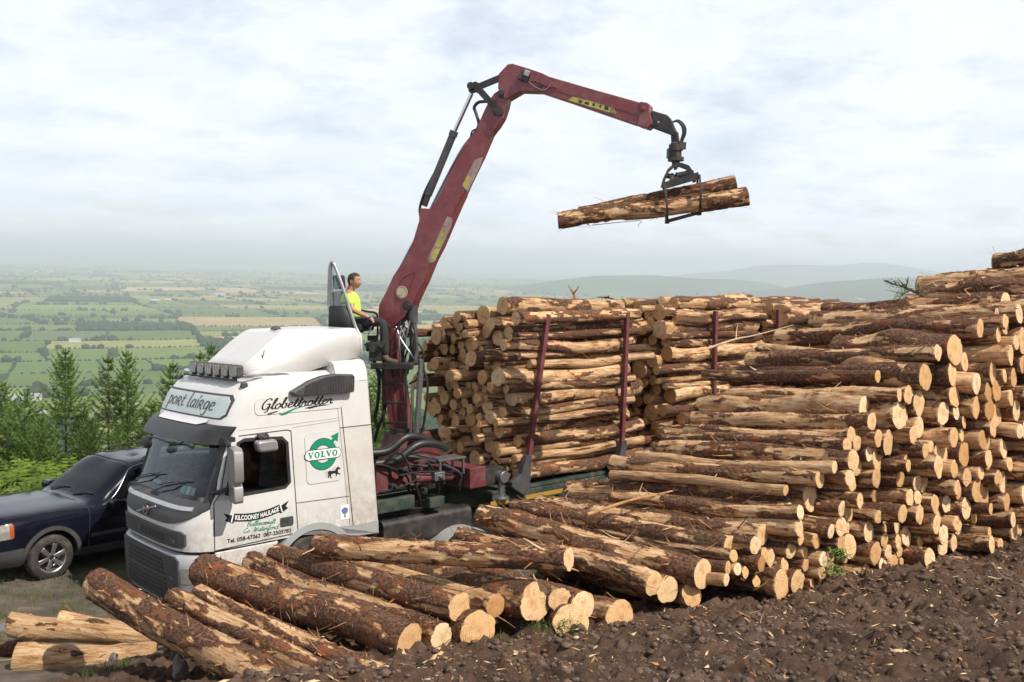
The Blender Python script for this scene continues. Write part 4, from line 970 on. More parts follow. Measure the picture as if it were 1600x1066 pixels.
# ---- make them
for s in SPECS:
    z = (s['B'] - CAM).dot(_f); s['rank'] = s['r'] * FPX / max(2, min(z, (s['A'] - CAM).dot(_f))) * s['vis']
SPECS.sort(key=lambda s: -s['rank'])
NLOG = 300 - len(HEROES) - 4 - 2
rgo = random.Random(3)
def words(s):
    r, k = s['r'], s['kind']; p = KPEEL[k]
    size = 'thin' if r < .078 else 'slim' if r < .095 else 'middling' if r < .112 else 'stout' if r < .135 else 'very stout'
    bark = 'dark barked' if p < .25 else 'mostly barked' if p < .42 else 'half peeled' if p < .6 else 'mostly peeled' if p < .85 else 'bare pale'
    t = s['tier']
    if s['zone'] == 'stack':
        tr = 'in the bottom row' if t < .18 else 'low' if t < .38 else 'at mid height' if t < .6 else 'high' if t < .82 else 'in the top layer'
        x = s['px'][0]
        sd_ = 'at the left tail of the stack' if x < 1130 else 'below the mossy-topped log' if x < 1260 else 'under the long slim logs' if x < 1370 else 'under the thick oval-ended logs' if x < 1480 else 'towards the right of the stack' if x < 1600 else 'running out of frame at right'
        return '%s %s log %s %s' % (size, bark, tr, sd_), 'logs piled in the roadside stack'
    b = int(s['zone'][4:]); y = s['y']
    tr = 'at the bottom' if t < .2 else 'low' if t < .4 else 'at mid height' if t < .62 else 'high' if t < .85 else 'on top'
    sd_ = 'against the stakes' if y < .45 else 'just inside the stakes' if y < 1.0 else 'in the middle' if y < 1.6 else 'on the far side'
    return '%s %s log %s %s of the %s bundle' % (size, bark, tr, sd_, ('front', 'second', 'rear')[b]), 'logs loaded on the lorry'
def spec_matrix(s):
    L = (s['B'] - s['A']).length; k = s['r'] / .104
    flip = s['zone'].startswith('load') or False
    return log_matrix(s['A'], s['B'], rgo.uniform(0, 6.28)) @ Matrix.Diagonal((k, k, L / 3.1, 1))
for s in SPECS[:NLOG]:
    o = bpy.data.objects.new('log', template(s['kind'])); COL.objects.link(o); o.matrix_world = spec_matrix(s)
    lab, grp = words(s); tag(o, lab, 'log', grp)
rest = SPECS[NLOG:]
def rest_mesh():
    vv = []; ff = []; mi = []; pl = []; lc = []; base = 0
    low = [log_arrays(3.1, .102, .1, 500 + k, 16, 26, KPEEL[k], 1.0) for k in range(12)]
    for s in rest:
        V, F, MI, P, _ = low[s['kind']]; Mx = np.array(spec_matrix(s)); V = np.array(V); W = V @ Mx[:3, :3].T + Mx[:3, 3]
        vv.append(W); ff += [tuple(i + base for i in f) for f in F]; mi += MI; pl += list(P); lc.append(V + np.array((0, 0, rgo.uniform(0, 60)))); base += len(V)
    me = bpy.data.meshes.new('stacked_logs'); me.from_pydata(np.vstack(vv).tolist(), [], ff); me.polygons.foreach_set('material_index', mi)
    for m_ in (M['log'], M['cut']): me.materials.append(m_)
    a = me.attributes.new('peel', 'FLOAT', 'POINT'); a.data.foreach_set('value', np.array(pl, float))
    a = me.attributes.new('lc', 'FLOAT_VECTOR', 'POINT'); a.data.foreach_set('vector', np.vstack(lc).ravel())
    me.update(); o = bpy.data.objects.new('stacked_logs', me); COL.objects.link(o)
    tag(o, 'further logs deep in the stack and in the bundles on the lorry', 'logs', kind='stuff')
rest_mesh()
# ------------------------------------------------------------------ truck cab
ZX = [-.20, .10, .65, .90, 1.10, 1.22, 1.38, 1.60, 2.10, 2.35, 2.62, 2.74, 2.82, 2.90, 2.96, 3.0]
XX = [-.28, -.33, -.35, -.36, -.34, -.30, -.15, -.06, .11, .21, .34, .43, .51, .63, .78, .95]
def xf(z): return float(np.interp(z, ZX, XX))
def xk(z): return float(np.interp(z, [1.1, 1.5, 2.0, 2.6], [.32, .16, .12, .16]))
def xfront(y, z):
    t = abs((y - 1.25) / 1.25); return xf(z) + .06 * t * t + xk(z) * t**8
def cab_outline(z, ins, xr, n=30, front=0.0):
    """plan outline at height z, inset ins, rear at xr"""
    pts = []
    for i in range(n + 1):
        y = ins + (2.5 - 2 * ins) * i / n; yy = (y - 1.25) / (1.25 - ins) * 1.25 + 1.25
        pts.append(Vector((xfront(yy, z) + ins * .8 + front, y, z)))
    pts += [Vector((xr - .06, 2.5 - ins, z)), Vector((xr, 2.44 - ins, z)), Vector((xr, .06 + ins, z)), Vector((xr - .06, ins, z))]
    return pts
def loft(rows, cap=True):
    mb = MB(); n = len(rows[0]); vs = [p for r in rows for p in r]; fs = []
    for i in range(len(rows) - 1):
        for j in range(n): fs.append((i * n + j, i * n + (j + 1) % n, (i + 1) * n + (j + 1) % n, (i + 1) * n + j))
    if cap: fs.append(tuple(range(n - 1, -1, -1))); fs.append(tuple((len(rows) - 1) * n + j for j in range(n)))
    mb.add(vs, fs); return mb
def xrear(z): return 2.19 - .10 * (z - .65)
LV = [(.66, 0), (1.0, 0), (1.3, 0), (1.38, 0), (1.6, 0), (1.85, 0), (2.1, 0), (2.3, 0), (2.36, 0), (2.5, 0), (2.66, .004), (2.76, .015), (2.84, .05), (2.90, .11), (2.94, .20), (2.965, .34)]
shell = loft([cab_outline(z, i, xrear(z)) for z, i in LV]).build('cab', [M['white'], M['interior']], truck, smooth=True, auto=40)
inner = loft([[Vector((p.x, p.y, p.z)) for p in cab_outline(z, .07, xrear(z) - .08, front=.05)] for z in (.74, 1.2, 1.7, 2.1, 2.6)]).build('cut_a', M['interior'])
WSZ0, WSZ1 = 1.36, 2.12
def ws_row(z, off, y0=.07, y1=2.43, n=24):
    return [Vector((xfront(y0 + (y1 - y0) * i / n, z) - off, y0 + (y1 - y0) * i / n, z)) for i in range(n + 1)]
cut_ws = MB(); cut_ws.prism([(-.6, 2.42, 1.31), (-.6, .08, 1.31), (-.6, .12, 2.12), (-.6, 2.38, 2.12)], (1.9, 0, 0)); cut_ws = cut_ws.build('cut_b', M['interior'])
WINP = [(.235, 1.385), (.34, 1.365), (1.10, 1.385), (1.155, 1.43), (1.125, 1.99), (1.06, 2.055), (.50, 2.085), (.425, 2.06)]
cut_w = MB(); cut_w.prism([(x, 0, z) for x, z in WINP], (0, 6, 0)); cut_w = cut_w.build('cut_c', M['interior'])
for c in (inner, cut_ws, cut_w):
    b = shell.modifiers.new('b', 'BOOLEAN'); b.operation = 'DIFFERENCE'; b.solver = 'EXACT'; b.object = c
    c.parent = truck
me2 = evalmesh(shell); shell.modifiers.clear(); shell.data = me2
for c in (inner, cut_ws, cut_w): bpy.data.objects.remove(c, do_unlink=True)
cab = shell
def cpart(mb, name, mat, parent=cab, **k): return mb.build(name, mat, parent, **k)
def fpatch(y0, y1, zlo, zhi, off, skirt=.05, n=28, m=8):
    """panel lying off metres proud of the cab front"""
    P = []
    for i in range(n + 1):
        y = y0 + (y1 - y0) * i / n; a, b = zlo(y), zhi(y); row = []
        zs = [a + (b - a) * j / m for j in range(m + 1)]
        row.append(Vector((xfront(y, zs[0]) - off + skirt, y, zs[0]))); row += [Vector((xfront(y, z) - off, y, z)) for z in zs]; row.append(Vector((xfront(y, zs[-1]) - off + skirt, y, zs[-1]))); P.append(row)
    P = [[Vector((p.x + skirt, p.y, p.z)) for p in P[0]]] + P + [[Vector((p.x + skirt, p.y, p.z)) for p in P[-1]]]
    mb = MB(); mb.grid(P); return mb
def rnd(y, y0, y1, r, lo):
    d = min(y - y0, y1 - y)
    return 0 if d >= r else r - math.sqrt(max(0, r * r - (r - d)**2))
C_ = lambda v: (lambda y: v)
# windscreen with black border
mb = MB(); mb.grid([ws_row(z, -.012) for z in np.linspace(1.29, 2.13, 9)]); cpart(mb, 'windscreen', M['ws'], smooth=True)
for a_, b_ in ((.03, .105), (2.395, 2.47)): cpart(fpatch(a_, b_, C_(1.28), C_(2.14), .004, .03, 5, 6), 'pillar_trim', M['blackplastic'], smooth=True)
# black panel below the windscreen, its lower edge a shallow U
ulo = lambda y: .985 + .24 * abs((y - 1.25) / 1.22)**5
cpart(fpatch(.035, 2.465, ulo, C_(1.325), .012), 'scuttle_panel', M['dgrey'], smooth=True)
cpart(fpatch(.16, 2.34, C_(1.205), C_(1.25), .024, .03, 28, 2), 'bright_strip', M['silver'], smooth=True)
# emblem in the panel: ring on a diagonal bar
mb = MB(); c = Vector((xfront(1.25, 1.10) - .034, 1.25, 1.10))
mb.bar(c + Vector((.006, .34, -.085)), c + Vector((.006, -.34, .085)), .012, .022); cpart(mb, 'badge_bar', M['silver'])
mb = MB(); mb.lathe([(.062, -.008), (.085, -.008), (.085, .008), (.062, .008)], c, (1, 0, 0), 28, closed=True); mb.bar(c + Vector((-.004, .05, 0)), c + Vector((-.004, -.05, 0)), .012, .02); cpart(mb, 'badge_ring', M['chrome'], smooth=True)
# grille band
cpart(fpatch(.22, 2.20, lambda y: .70 + rnd(y, .22, 2.2, .04, 1), lambda y: .925 - rnd(y, .22, 2.2, .04, 1), .022), 'grille_band', M['dgrey'], smooth=True)
for (a, b) in ((.66, 1.03), (1.08, 1.45)):
    cpart(fpatch(a, b, C_(.75), C_(.85), .027, .02, 8, 2), 'grille_slot', M['gap'])
# dark gap under the cab front
cpart(fpatch(.10, 2.40, C_(.60), C_(.70), -.07, .03), 'front_gap', M['gap'])
# bumper: pale surround with dark grille
def brow(z, off): return [Vector((xfront(.0 + 2.5 * i / 30, z) - off, 2.5 * i / 30, z)) for i in range(31)]
mb = MB(); mb.grid([brow(-.14, -.06), brow(-.12, .03), brow(0, .05), brow(.42, .05), brow(.58, .035), brow(.61, .0), brow(.61, -.1)])
bumper = mb.build('bumper', M['silver'], truck, smooth=True, auto=50)
cpart(fpatch(.30, 2.20, lambda y: -.06 + rnd(y, .3, 2.2, .08, 1), lambda y: .585 - rnd(y, .3, 2.2, .05, 1), .062, .05), 'lower_grille', M['dgrey'], bumper, smooth=True)
for k in range(9):
    z0 = -.01 + .06 * k + (.015 if k > 4 else 0); cpart(fpatch(.52 + .02 * k, 1.98 - .02 * k, C_(z0), C_(z0 + .034), .070, .02, 16, 1), 'grille_slat', M['gap' if k != 4 else 'blackplastic'], bumper)
cpart(fpatch(.42, 2.08, C_(.275), C_(.31), .076, .03, 16, 2), 'grille_bar', M['dgrey'], bumper, smooth=True)
for (a, b) in ((.06, .26), (2.24, 2.44)):
    cpart(fpatch(a, b, C_(.24), C_(.44), .056, .03, 6, 4), 'headlight', M['headlamp'], bumper, smooth=True)
# step panel below the door, back to the wheel arch
mb = MB(); mb.prism([(.06, 0, -.05), (.80, 0, -.05), (.84, 0, .35), (.98, 0, .635), (.06, 0, .635)], (0, .05, 0)); mb.v = [(x, y + .02, z) for x, y, z in mb.v]; mb.build('step_panel', M['white'], truck, bevel=.012)
# wheel arch lip
def arch(r0, r1, cx, cz, a0, a1, y0, y1, n=22):
    mb = MB(); P = []
    for i in range(n + 1):
        a = R_(a0 + (a1 - a0) * i / n); c_, s_ = math.cos(a), math.sin(a)
        P.append([Vector((cx + r0 * c_, y1, cz + r0 * s_)), Vector((cx + r0 * c_, y0, cz + r0 * s_)), Vector((cx + r1 * c_, y0, cz + r1 * s_)), Vector((cx + r1 * c_, y1, cz + r1 * s_))])
    mb.grid(P); return mb
for yy in ((-.015, .42), (2.08, 2.515)): 
    arch(.60, .70, 1.55, .10, 8, 152, yy[0], yy[1]).build('wheel_arch', M['silver'], truck, smooth=True)
mb = MB(); mb.prism([(1.95, 0, .50), (2.64, 0, .47), (2.64, 0, .66), (1.20, 0, .70), (1.62, 0, .74)], (0, .03, 0)); mb.v = [(x, y + .015, z) for x, y, z in mb.v]; mb.build('side_skirt', M['silver'], truck, bevel=.008)
# rear cab fairing (side deflector) in two panels
def fair(z0, z1, name, m):
    rows = []
    for z in np.linspace(z0, z1, 6):
        a, b = xrear(z) - .05, 2.645 - .068 * (z - .6); rows.append([Vector((a, -.003, z)), Vector((b - .03, -.004, z)), Vector((b, .02, z)), Vector((b, .07, z)), Vector((a, .07, z))])
    return loft(rows).build(name, m, truck, smooth=True, auto=30)
fair(.655, 2.105, 'side_fairing', M['whitedirty']); fair(2.125, 2.78, 'side_fairing', M['white'])
rows = []
for z, i, xe in ((2.79, -.004, 2.50), (2.95, .01, 2.49), (3.06, .06, 2.475), (3.09, .11, 2.46)):
    rows.append([Vector((1.95, i + .02, z - .02)), Vector((xe - .03, i, z)), Vector((xe, i + .03, z)), Vector((xe, 2.47 - i, z)), Vector((xe - .03, 2.5 - i, z)), Vector((1.95, 2.48 - i, z - .02))])
loft(rows).build('roof_fairing', M['white'], truck, smooth=True, auto=40)
# roof deflector: wedge with folded flanks
def dsec(x, ztop, zsh, zb, ytop, ysh, yb):
    h = [(yb, zb), (ysh, zsh), (ytop, ztop - .012), (ytop + .02, ztop), (1.25, ztop + .012)]
    return [Vector((x, y, z)) for y, z in h] + [Vector((x, 2.5 - y, z)) for y, z in h[-2::-1]]
secs = [dsec(.74, 2.99, 2.96, 2.93, .70, .46, .40), dsec(.92, 3.12, 3.0, 2.915, .64, .36, .32), dsec(1.20, 3.35, 3.09, 2.91, .64, .29, .27), dsec(1.42, 3.50, 3.17, 2.92, .66, .27, .25), dsec(1.54, 3.54, 3.22, 2.93, .64, .26, .24), dsec(1.80, 3.54, 3.32, 2.99, .54, .24, .22), dsec(2.12, 3.54, 3.42, 3.06, .42, .22, .20), dsec(2.42, 3.555, 3.48, 3.12, .34, .22, .20), dsec(2.50, 3.545, 3.46, 3.14, .33, .23, .21)]
P = [[p for p in s] for s in secs]
mb = MB(); mb.grid(P); n0 = len(mb.v); mb.add([p + Vector((.02, 0, -.02)) for p in secs[-1]], [tuple(range(9))])
defl = mb.build('roof_deflector', M['white'], truck, smooth=True, auto=12)
so_ = defl.modifiers.new('s', 'SOLIDIFY'); so_.thickness = .02; so_.offset = -1
mb = MB(); mb.box((1.52, .98, 3.565), (.16, .09, .05), taper=.6); mb.build('vent_cowl', M['blackplastic'], defl, bevel=.01)
# antenna
mb = MB(); mb.tube([(.99, .5, 2.92), (1.03, .5, 3.1), (1.08, .5, 3.27)], .006, 6); mb.build('antenna', M['blacksteel'], truck)
# black air intake on the roof side
IN = [(1.17, 2.70), (1.21, 2.655), (1.30, 2.632), (2.17, 2.630), (2.18, 2.66), (2.19, 2.86), (2.15, 2.895), (1.86, 2.915), (1.66, 2.895), (1.45, 2.835)]
mb = MB(); mb.prism([(x, -.055, z) for x, z in IN], (0, .13, 0)); intake = mb.build('air_intake', M['dgrey'], truck, bevel=.02)
mb = MB()
for k in range(30):
    x = 1.36 + k * .027; zt = float(np.interp(x, [1.3, 1.45, 1.66, 1.86, 2.15], [2.77, 2.81, 2.865, 2.885, 2.875])); mb.bar((x, -.122, 2.66), (x + .02, -.122, zt), .008, .008)
mb.build('intake_ribs', M['blackplastic'], intake)
# recessed roof side panel line, door lines
def groove(pts, w_=.011, m='gap', nm='panel_gap', y=-.0025):
    mb = MB()
    for a, b in zip(pts[:-1], pts[1:]): mb.bar((a[0], y, a[1]), (b[0], y, b[1]), .005, w_, up=(0, 1, 0)) if False else mb.bar((a[0], y, a[1]), (b[0], y, b[1]), w_, .004, up=(0, 1, 0))
    return mb
cpart(groove([(.285, 2.10), (.15, 1.42), (.05, 1.30), (.05, .665), (1.285, .705), (1.20, 2.15), (1.14, 2.17), (.42, 2.155)], .012), 'door_seam', M['gap'])
cpart(groove([(xrear(z) + .002, z) for z in (.66, 1.2, 1.8, 2.3, 2.62)], .014), 'rear_seam', M['gap'])
cpart(groove([(1.27, 1.125), (2.14, 1.10)], .008), 'locker_seam', M['gap'])
cpart(groove([(1.20, 2.15), (1.24, 2.20), (2.03, 2.235)], .008), 'upper_seam', M['greyink'])
def rrect(x0, z0, x1, z1, r, sk=0, n=5):
    pts = []
    for (cx, cz, a0) in ((x1 - r, z1 - r, 0), (x0 + r, z1 - r, 90), (x0 + r, z0 + r, 180), (x1 - r, z0 + r, 270)):
        for i in range(n + 1):
            a = R_(a0 + 90 * i / n); pts.append((cx + r * math.cos(a) + sk * (cz + r * math.sin(a) - z0), cz + r * math.sin(a)))
    return pts
for nm, rr in (('sleeper_panel', rrect(1.44, 1.36, 2.0, 2.08, .07, -.04)), ('roof_panel', rrect(.66, 2.41, 2.05, 2.62, .07))):
    mb = MB(); mb.prism([(x, -.004, z) for x, z in rr], (0, .008, 0)); cpart(mb, nm, M['white'], bevel=.003)
    cpart(groove(rr + [rr[0]], .006, y=-.006), 'panel_edge', M['greyink'])
cpart(groove([(.42, 2.235), (.8, 2.235), (2.08, 2.27)], .007), 'roof_seam', M['greyink'])
# side glass with black rubber
def wring(P, w_):
    c = Vector((sum(p[0] for p in P) / len(P), sum(p[1] for p in P) / len(P))); n = len(P); q = []
    for i in range(n):
        a, b, d = Vector(P[i - 1]), Vector(P[i]), Vector(P[(i + 1) % n]); t = (d - a).normalized(); nn = Vector((t.y, -t.x))
        if nn.dot(b - c) < 0: nn = -nn
        q.append(b + nn * w_)
    return q
for yy, sg in ((0, -1), (2.5, 1)):
    mb = MB(); mb.add([(x, yy - sg * .015, z) for x, z in WINP], [tuple(range(len(WINP)))]); win = cpart(mb, 'side_window', M['win'])
    o1 = wring(WINP, .035); i1 = wring(WINP, -.012); n = len(WINP); mb = MB()
    mb.add([(p.x, yy + sg * .004, p.y) for p in o1] + [(p[0], yy + sg * .006, p[1]) for p in i1], [(i, (i + 1) % n, n + (i + 1) % n, n + i) for i in range(n)]); cpart(mb, 'window_rubber', M['blackplastic'])
# door handle
mb = MB(); mb.prism([(x, -.008, z) for x, z in rrect(1.01, .83, 1.21, .955, .02)], (0, .016, 0)); hd = mb.build('door_handle', M['dgrey'], truck, bevel=.004)
mb = MB(); mb.box((1.08, -.018, .905), (.11, .004, .05)); mb.build('handle_recess', M['gap'], hd)
# sun visor
vis = []
for (z, off) in ((2.30, .01), (2.285, .08), (2.235, .145), (2.15, .185), (2.07, .195), (2.07, .18), (2.14, .165), (2.2, .12), (2.25, .05)):
    vis.append([Vector((xfront(min(2.5, max(0, -.03 + 2.56 * i / 30)), z) - off * (1 - .55 * abs((i - 15) / 15)**6), -.03 + 2.56 * i / 30, z - .015 * abs((i - 15) / 15)**4)) for i in range(31)])
mb = MB(); mb.grid(vis, close_u=True); visor = mb.build('sun_visor', M['blackplastic'], truck, smooth=True, auto=50)
vt = [[Vector((xfront(y, z) - off - .006, y, z + .006)) for y in np.linspace(.50 + e_, 2.05 - e_, 20)] for z, off, e_ in ((2.36, -.01, 0), (2.31, .012, .01), (2.292, .070, .07), (2.280, .088, .14))]
mb = MB(); mb.grid(vt); mb.build('visor_ledge', M['white'], visor, smooth=True)
# illuminated name board
board = fpatch(.16, 2.34, lambda y: 2.365 + rnd(y, .16, 2.34, .05, 1), lambda y: 2.69 - rnd(y, .16, 2.34, .06, 1), .004, .03).build('name_board_frame', M['dgrey'], truck, smooth=True)
fpatch(.20, 2.30, lambda y: 2.385 + rnd(y, .20, 2.30, .05, 1), lambda y: 2.665 - rnd(y, .20, 2.30, .06, 1), .010, .02).build('name_board', M['sign'], board, smooth=True)
# marker lamps on the roof corners
for yy in (.12, 2.38):
    mb = MB(); mb.box((.60, yy + (.06 if yy < 1 else -.06), 2.82), (.11, .07, .07), taper=.7); mb.build('marker_lamp', M['blackplastic'], truck, bevel=.012)
# light bar with six lamps
mb = MB()
mb.tube(smoothpath([(1.36, .20, 2.86), (1.30, .19, 2.905), (1.15, .19, 2.93), (.85, .19, 2.93), (.70, .24, 2.92), (.62, .40, 2.92), (.60, .8, 2.92), (.60, 1.7, 2.92), (.62, 2.1, 2.92), (.72, 2.28, 2.92), (1.1, 2.3, 2.93), (1.3, 2.3, 2.9)], 5), .027, 10)
lbar = mb.build('light_bar', M['chrome'], truck, smooth=True)
mb = MB(); mb.tube([(.56, .35, 2.88), (.56, 2.05, 2.88)], .016, 8)
for k in range(6): mb.box((.58, .42 + k * .265, 2.905), (.05, .06, .09))
mb.build('lamp_bracket', M['blacksteel'], lbar)
for k in range(6):
    y = .40 + k * .262; lamp = MB(); lamp.prism([(0, y0 + y, z0 + 3.03) for y0, z0 in rrect(-.115, -.085, .115, .085, .035)], (.10, 0, 0)); lamp.v = [(x + .60, yy, z - .03) for x, yy, z in lamp.v]
    lo = lamp.build('roof_lamp', M['dgrey'], truck, bevel=.02)
    mb = MB(); mb.prism([(0, y0 + y, z0 + 3.03) for y0, z0 in rrect(-.10, -.072, .10, .072, .03)], (.012, 0, 0)); mb.v = [(x + .545, yy, z - .03) for x, yy, z in mb.v]; mb.build('lens', M['lens'], lo)
    mb = MB(); mb.prism([(0, y0 + y, z0 + 3.03) for y0, z0 in rrect(-.10, -.072, .10, .072, .03)], (.012, 0, 0)); mb.v = [(x + .655, yy, z - .03) for x, yy, z in mb.v]; mb.build('lamp_back', M['lens'], lo)
# mirrors
def mirror(sg, y_in, nm='wing_mirror'):
    Q = [(-.02, 2.055), (-.30, 2.055), (-.37, 2.03), (-.40, 1.97), (-.40, 1.66), (-.375, 1.615), (-.30, 1.60), (-.30, 1.575), (-.345, 1.56), (-.365, 1.53), (-.365, 1.375), (-.34, 1.34), (-.03, 1.33), (-.0, 1.36), (0, 2.03)]
    mb = MB(); mb.prism([(.27 - .10 * (y / -.4), y_in + sg * -y, z) for y, z in Q], (.13, 0, 0)); o = mb.build(nm, M['mirrorgrey'], truck, smooth=True, bevel=.03)
    mb = MB(); mb.prism([(.345 - .10 * (y / -.4), y_in + sg * -y, z) for y, z in [(-.03, 2.02), (-.36, 2.0), (-.36, 1.66), (-.03, 1.63)]], (.004, 0, 0)); mb.build('mirror_glass', M['chrome'], o)
    mb = MB(); mb.tube(smoothpath([(.22, y_in - sg * .10, 2.13), (.19, y_in, 2.12), (.19, y_in + sg * .08, 2.06)], 4), .03, 8); mb.tube(smoothpath([(.04, y_in - sg * .12, 1.44), (.10, y_in - sg * .02, 1.455), (.2, y_in + sg * .03, 1.50)], 4), .032, 8)
    mb.box((.24, y_in - sg * .06, 2.13), (.16, .12, .06)); mb.build('mirror_arm', M['blackplastic'], o, smooth=True); return o
mirror(-1, -.11)
# kerb mirror over the door
mb = MB(); mb.prism([(x, -.16, z) for x, z in rrect(.60, 1.93, .90, 2.09, .05, -.15)], (0, .14, 0)); km = mb.build('kerb_mirror', M['mirrorgrey'], truck, smooth=True, bevel=.03)
mb = MB(); mb.bar((.72, -.02, 2.15), (.74, -.16, 2.10), .09, .04); mb.bar((.68, -.03, 2.16), (.68, -.19, 2.06), .03, .04); mb.bar((.80, -.03, 2.16), (.80, -.19, 2.05), .03, .04); mb.build('bracket', M['blackplastic'], km, bevel=.008)
# front mirror hanging before the windscreen (far corner)
mb = MB(); c = Vector((-.14, 1.78, 1.95)); mb.lathe([(.0, -.05), (.09, -.045), (.125, -.01), (.12, .03), (0, .035)], (0, 0, 0), (1, 0, 0), 20); mb.v = [tuple(c + Vector((x * .9, y * 1.25, z * .75))) for x, y, z in mb.v]
fm = mb.build('front_mirror', M['blackplastic'], truck, smooth=True)
mb = MB(); mb.tube(smoothpath([(-.14, 1.66, 2.0), (-.16, 1.45, 2.06), (-.12, 1.1, 2.02), (-.02, .90, 2.0), (.04, .78, 2.10)], 4), .014, 7); mb.build('mirror_arm', M['blackplastic'], fm, smooth=True)
# wipers
for (y0, y1) in ((2.15, 1.35), (1.28, .46)):
    mb = MB(); a = Vector((xfront(y0, 1.33) - .03, y0, 1.335)); b = Vector((xfront(y1 + .2, 1.50) - .03, y1 + .22, 1.50)); mb.tube([a, a + (b - a) * .5 + Vector((-.02, 0, .02)), b], .011, 6)
    mb.tube([Vector((xfront(y0 + .05, 1.39) - .022, y0 + .02, 1.40)), Vector((xfront((y0 + y1) / 2, 1.47) - .024, (y0 + y1) / 2, 1.49)), Vector((xfront(y1, 1.50) - .022, y1, 1.56))], .009, 6); mb.box(a + Vector((.0, -.04, -.05)), (.06, .22, .07)); mb.build('wiper', M['blackplastic'], truck, smooth=True)
# tax discs and papers behind the windscreen
for (y, z, w_, h_, m_) in ((.62, 1.42, .12, .10, 'paperb'), (.48, 1.42, .12, .10, 'paper'), (.36, 1.42, .08, .10, 'paperb'), (1.5, 1.42, .30, .05, 'paperb')):
    mb = MB(); mb.add([(xfront(y + s_ * w_ / 2, z + q * h_ / 2) + .02, y + s_ * w_ / 2, z + q * h_ / 2) for s_, q in ((-1, -1), (1, -1), (1, 1), (-1, 1))], [(0, 1, 2, 3)]); mb.build('sticker', M[m_], truck)
# cab interior
mb = MB(); mb.box((.18, 1.25, 1.22), (.55, 2.3, .30)); mb.build('dashboard', M['interior'], truck, bevel=.06)
stw = Vector((.42, 1.85, 1.55)); mb = MB(); ax = Vector((-.55, 0, .83)); mb.lathe([(.20 + .016 * math.cos(a), .016 * math.sin(a)) for a in np.linspace(0, 6.28, 9)[:-1]], stw, ax, 24, closed=True)
mb.tube([stw, stw - ax.normalized() * .35], .035, 8); mb.bar(stw + Vector((0, .19, 0)), stw - Vector((0, .19, 0)), .04, .02); mb.build('steering_wheel', M['interior'], truck, smooth=True)
for y in (.62, 1.85):
    mb = MB(); mb.box((.95, y, 1.18), (.5, .5, .16)); mb.box((1.22, y, 1.62), (.14, .48, .80), rot=Matrix.Rotation(.12, 3, 'Y')); mb.box((1.29, y, 2.08), (.10, .26, .18)); mb.build('driver_seat', M['interior'], truck, bevel=.05)
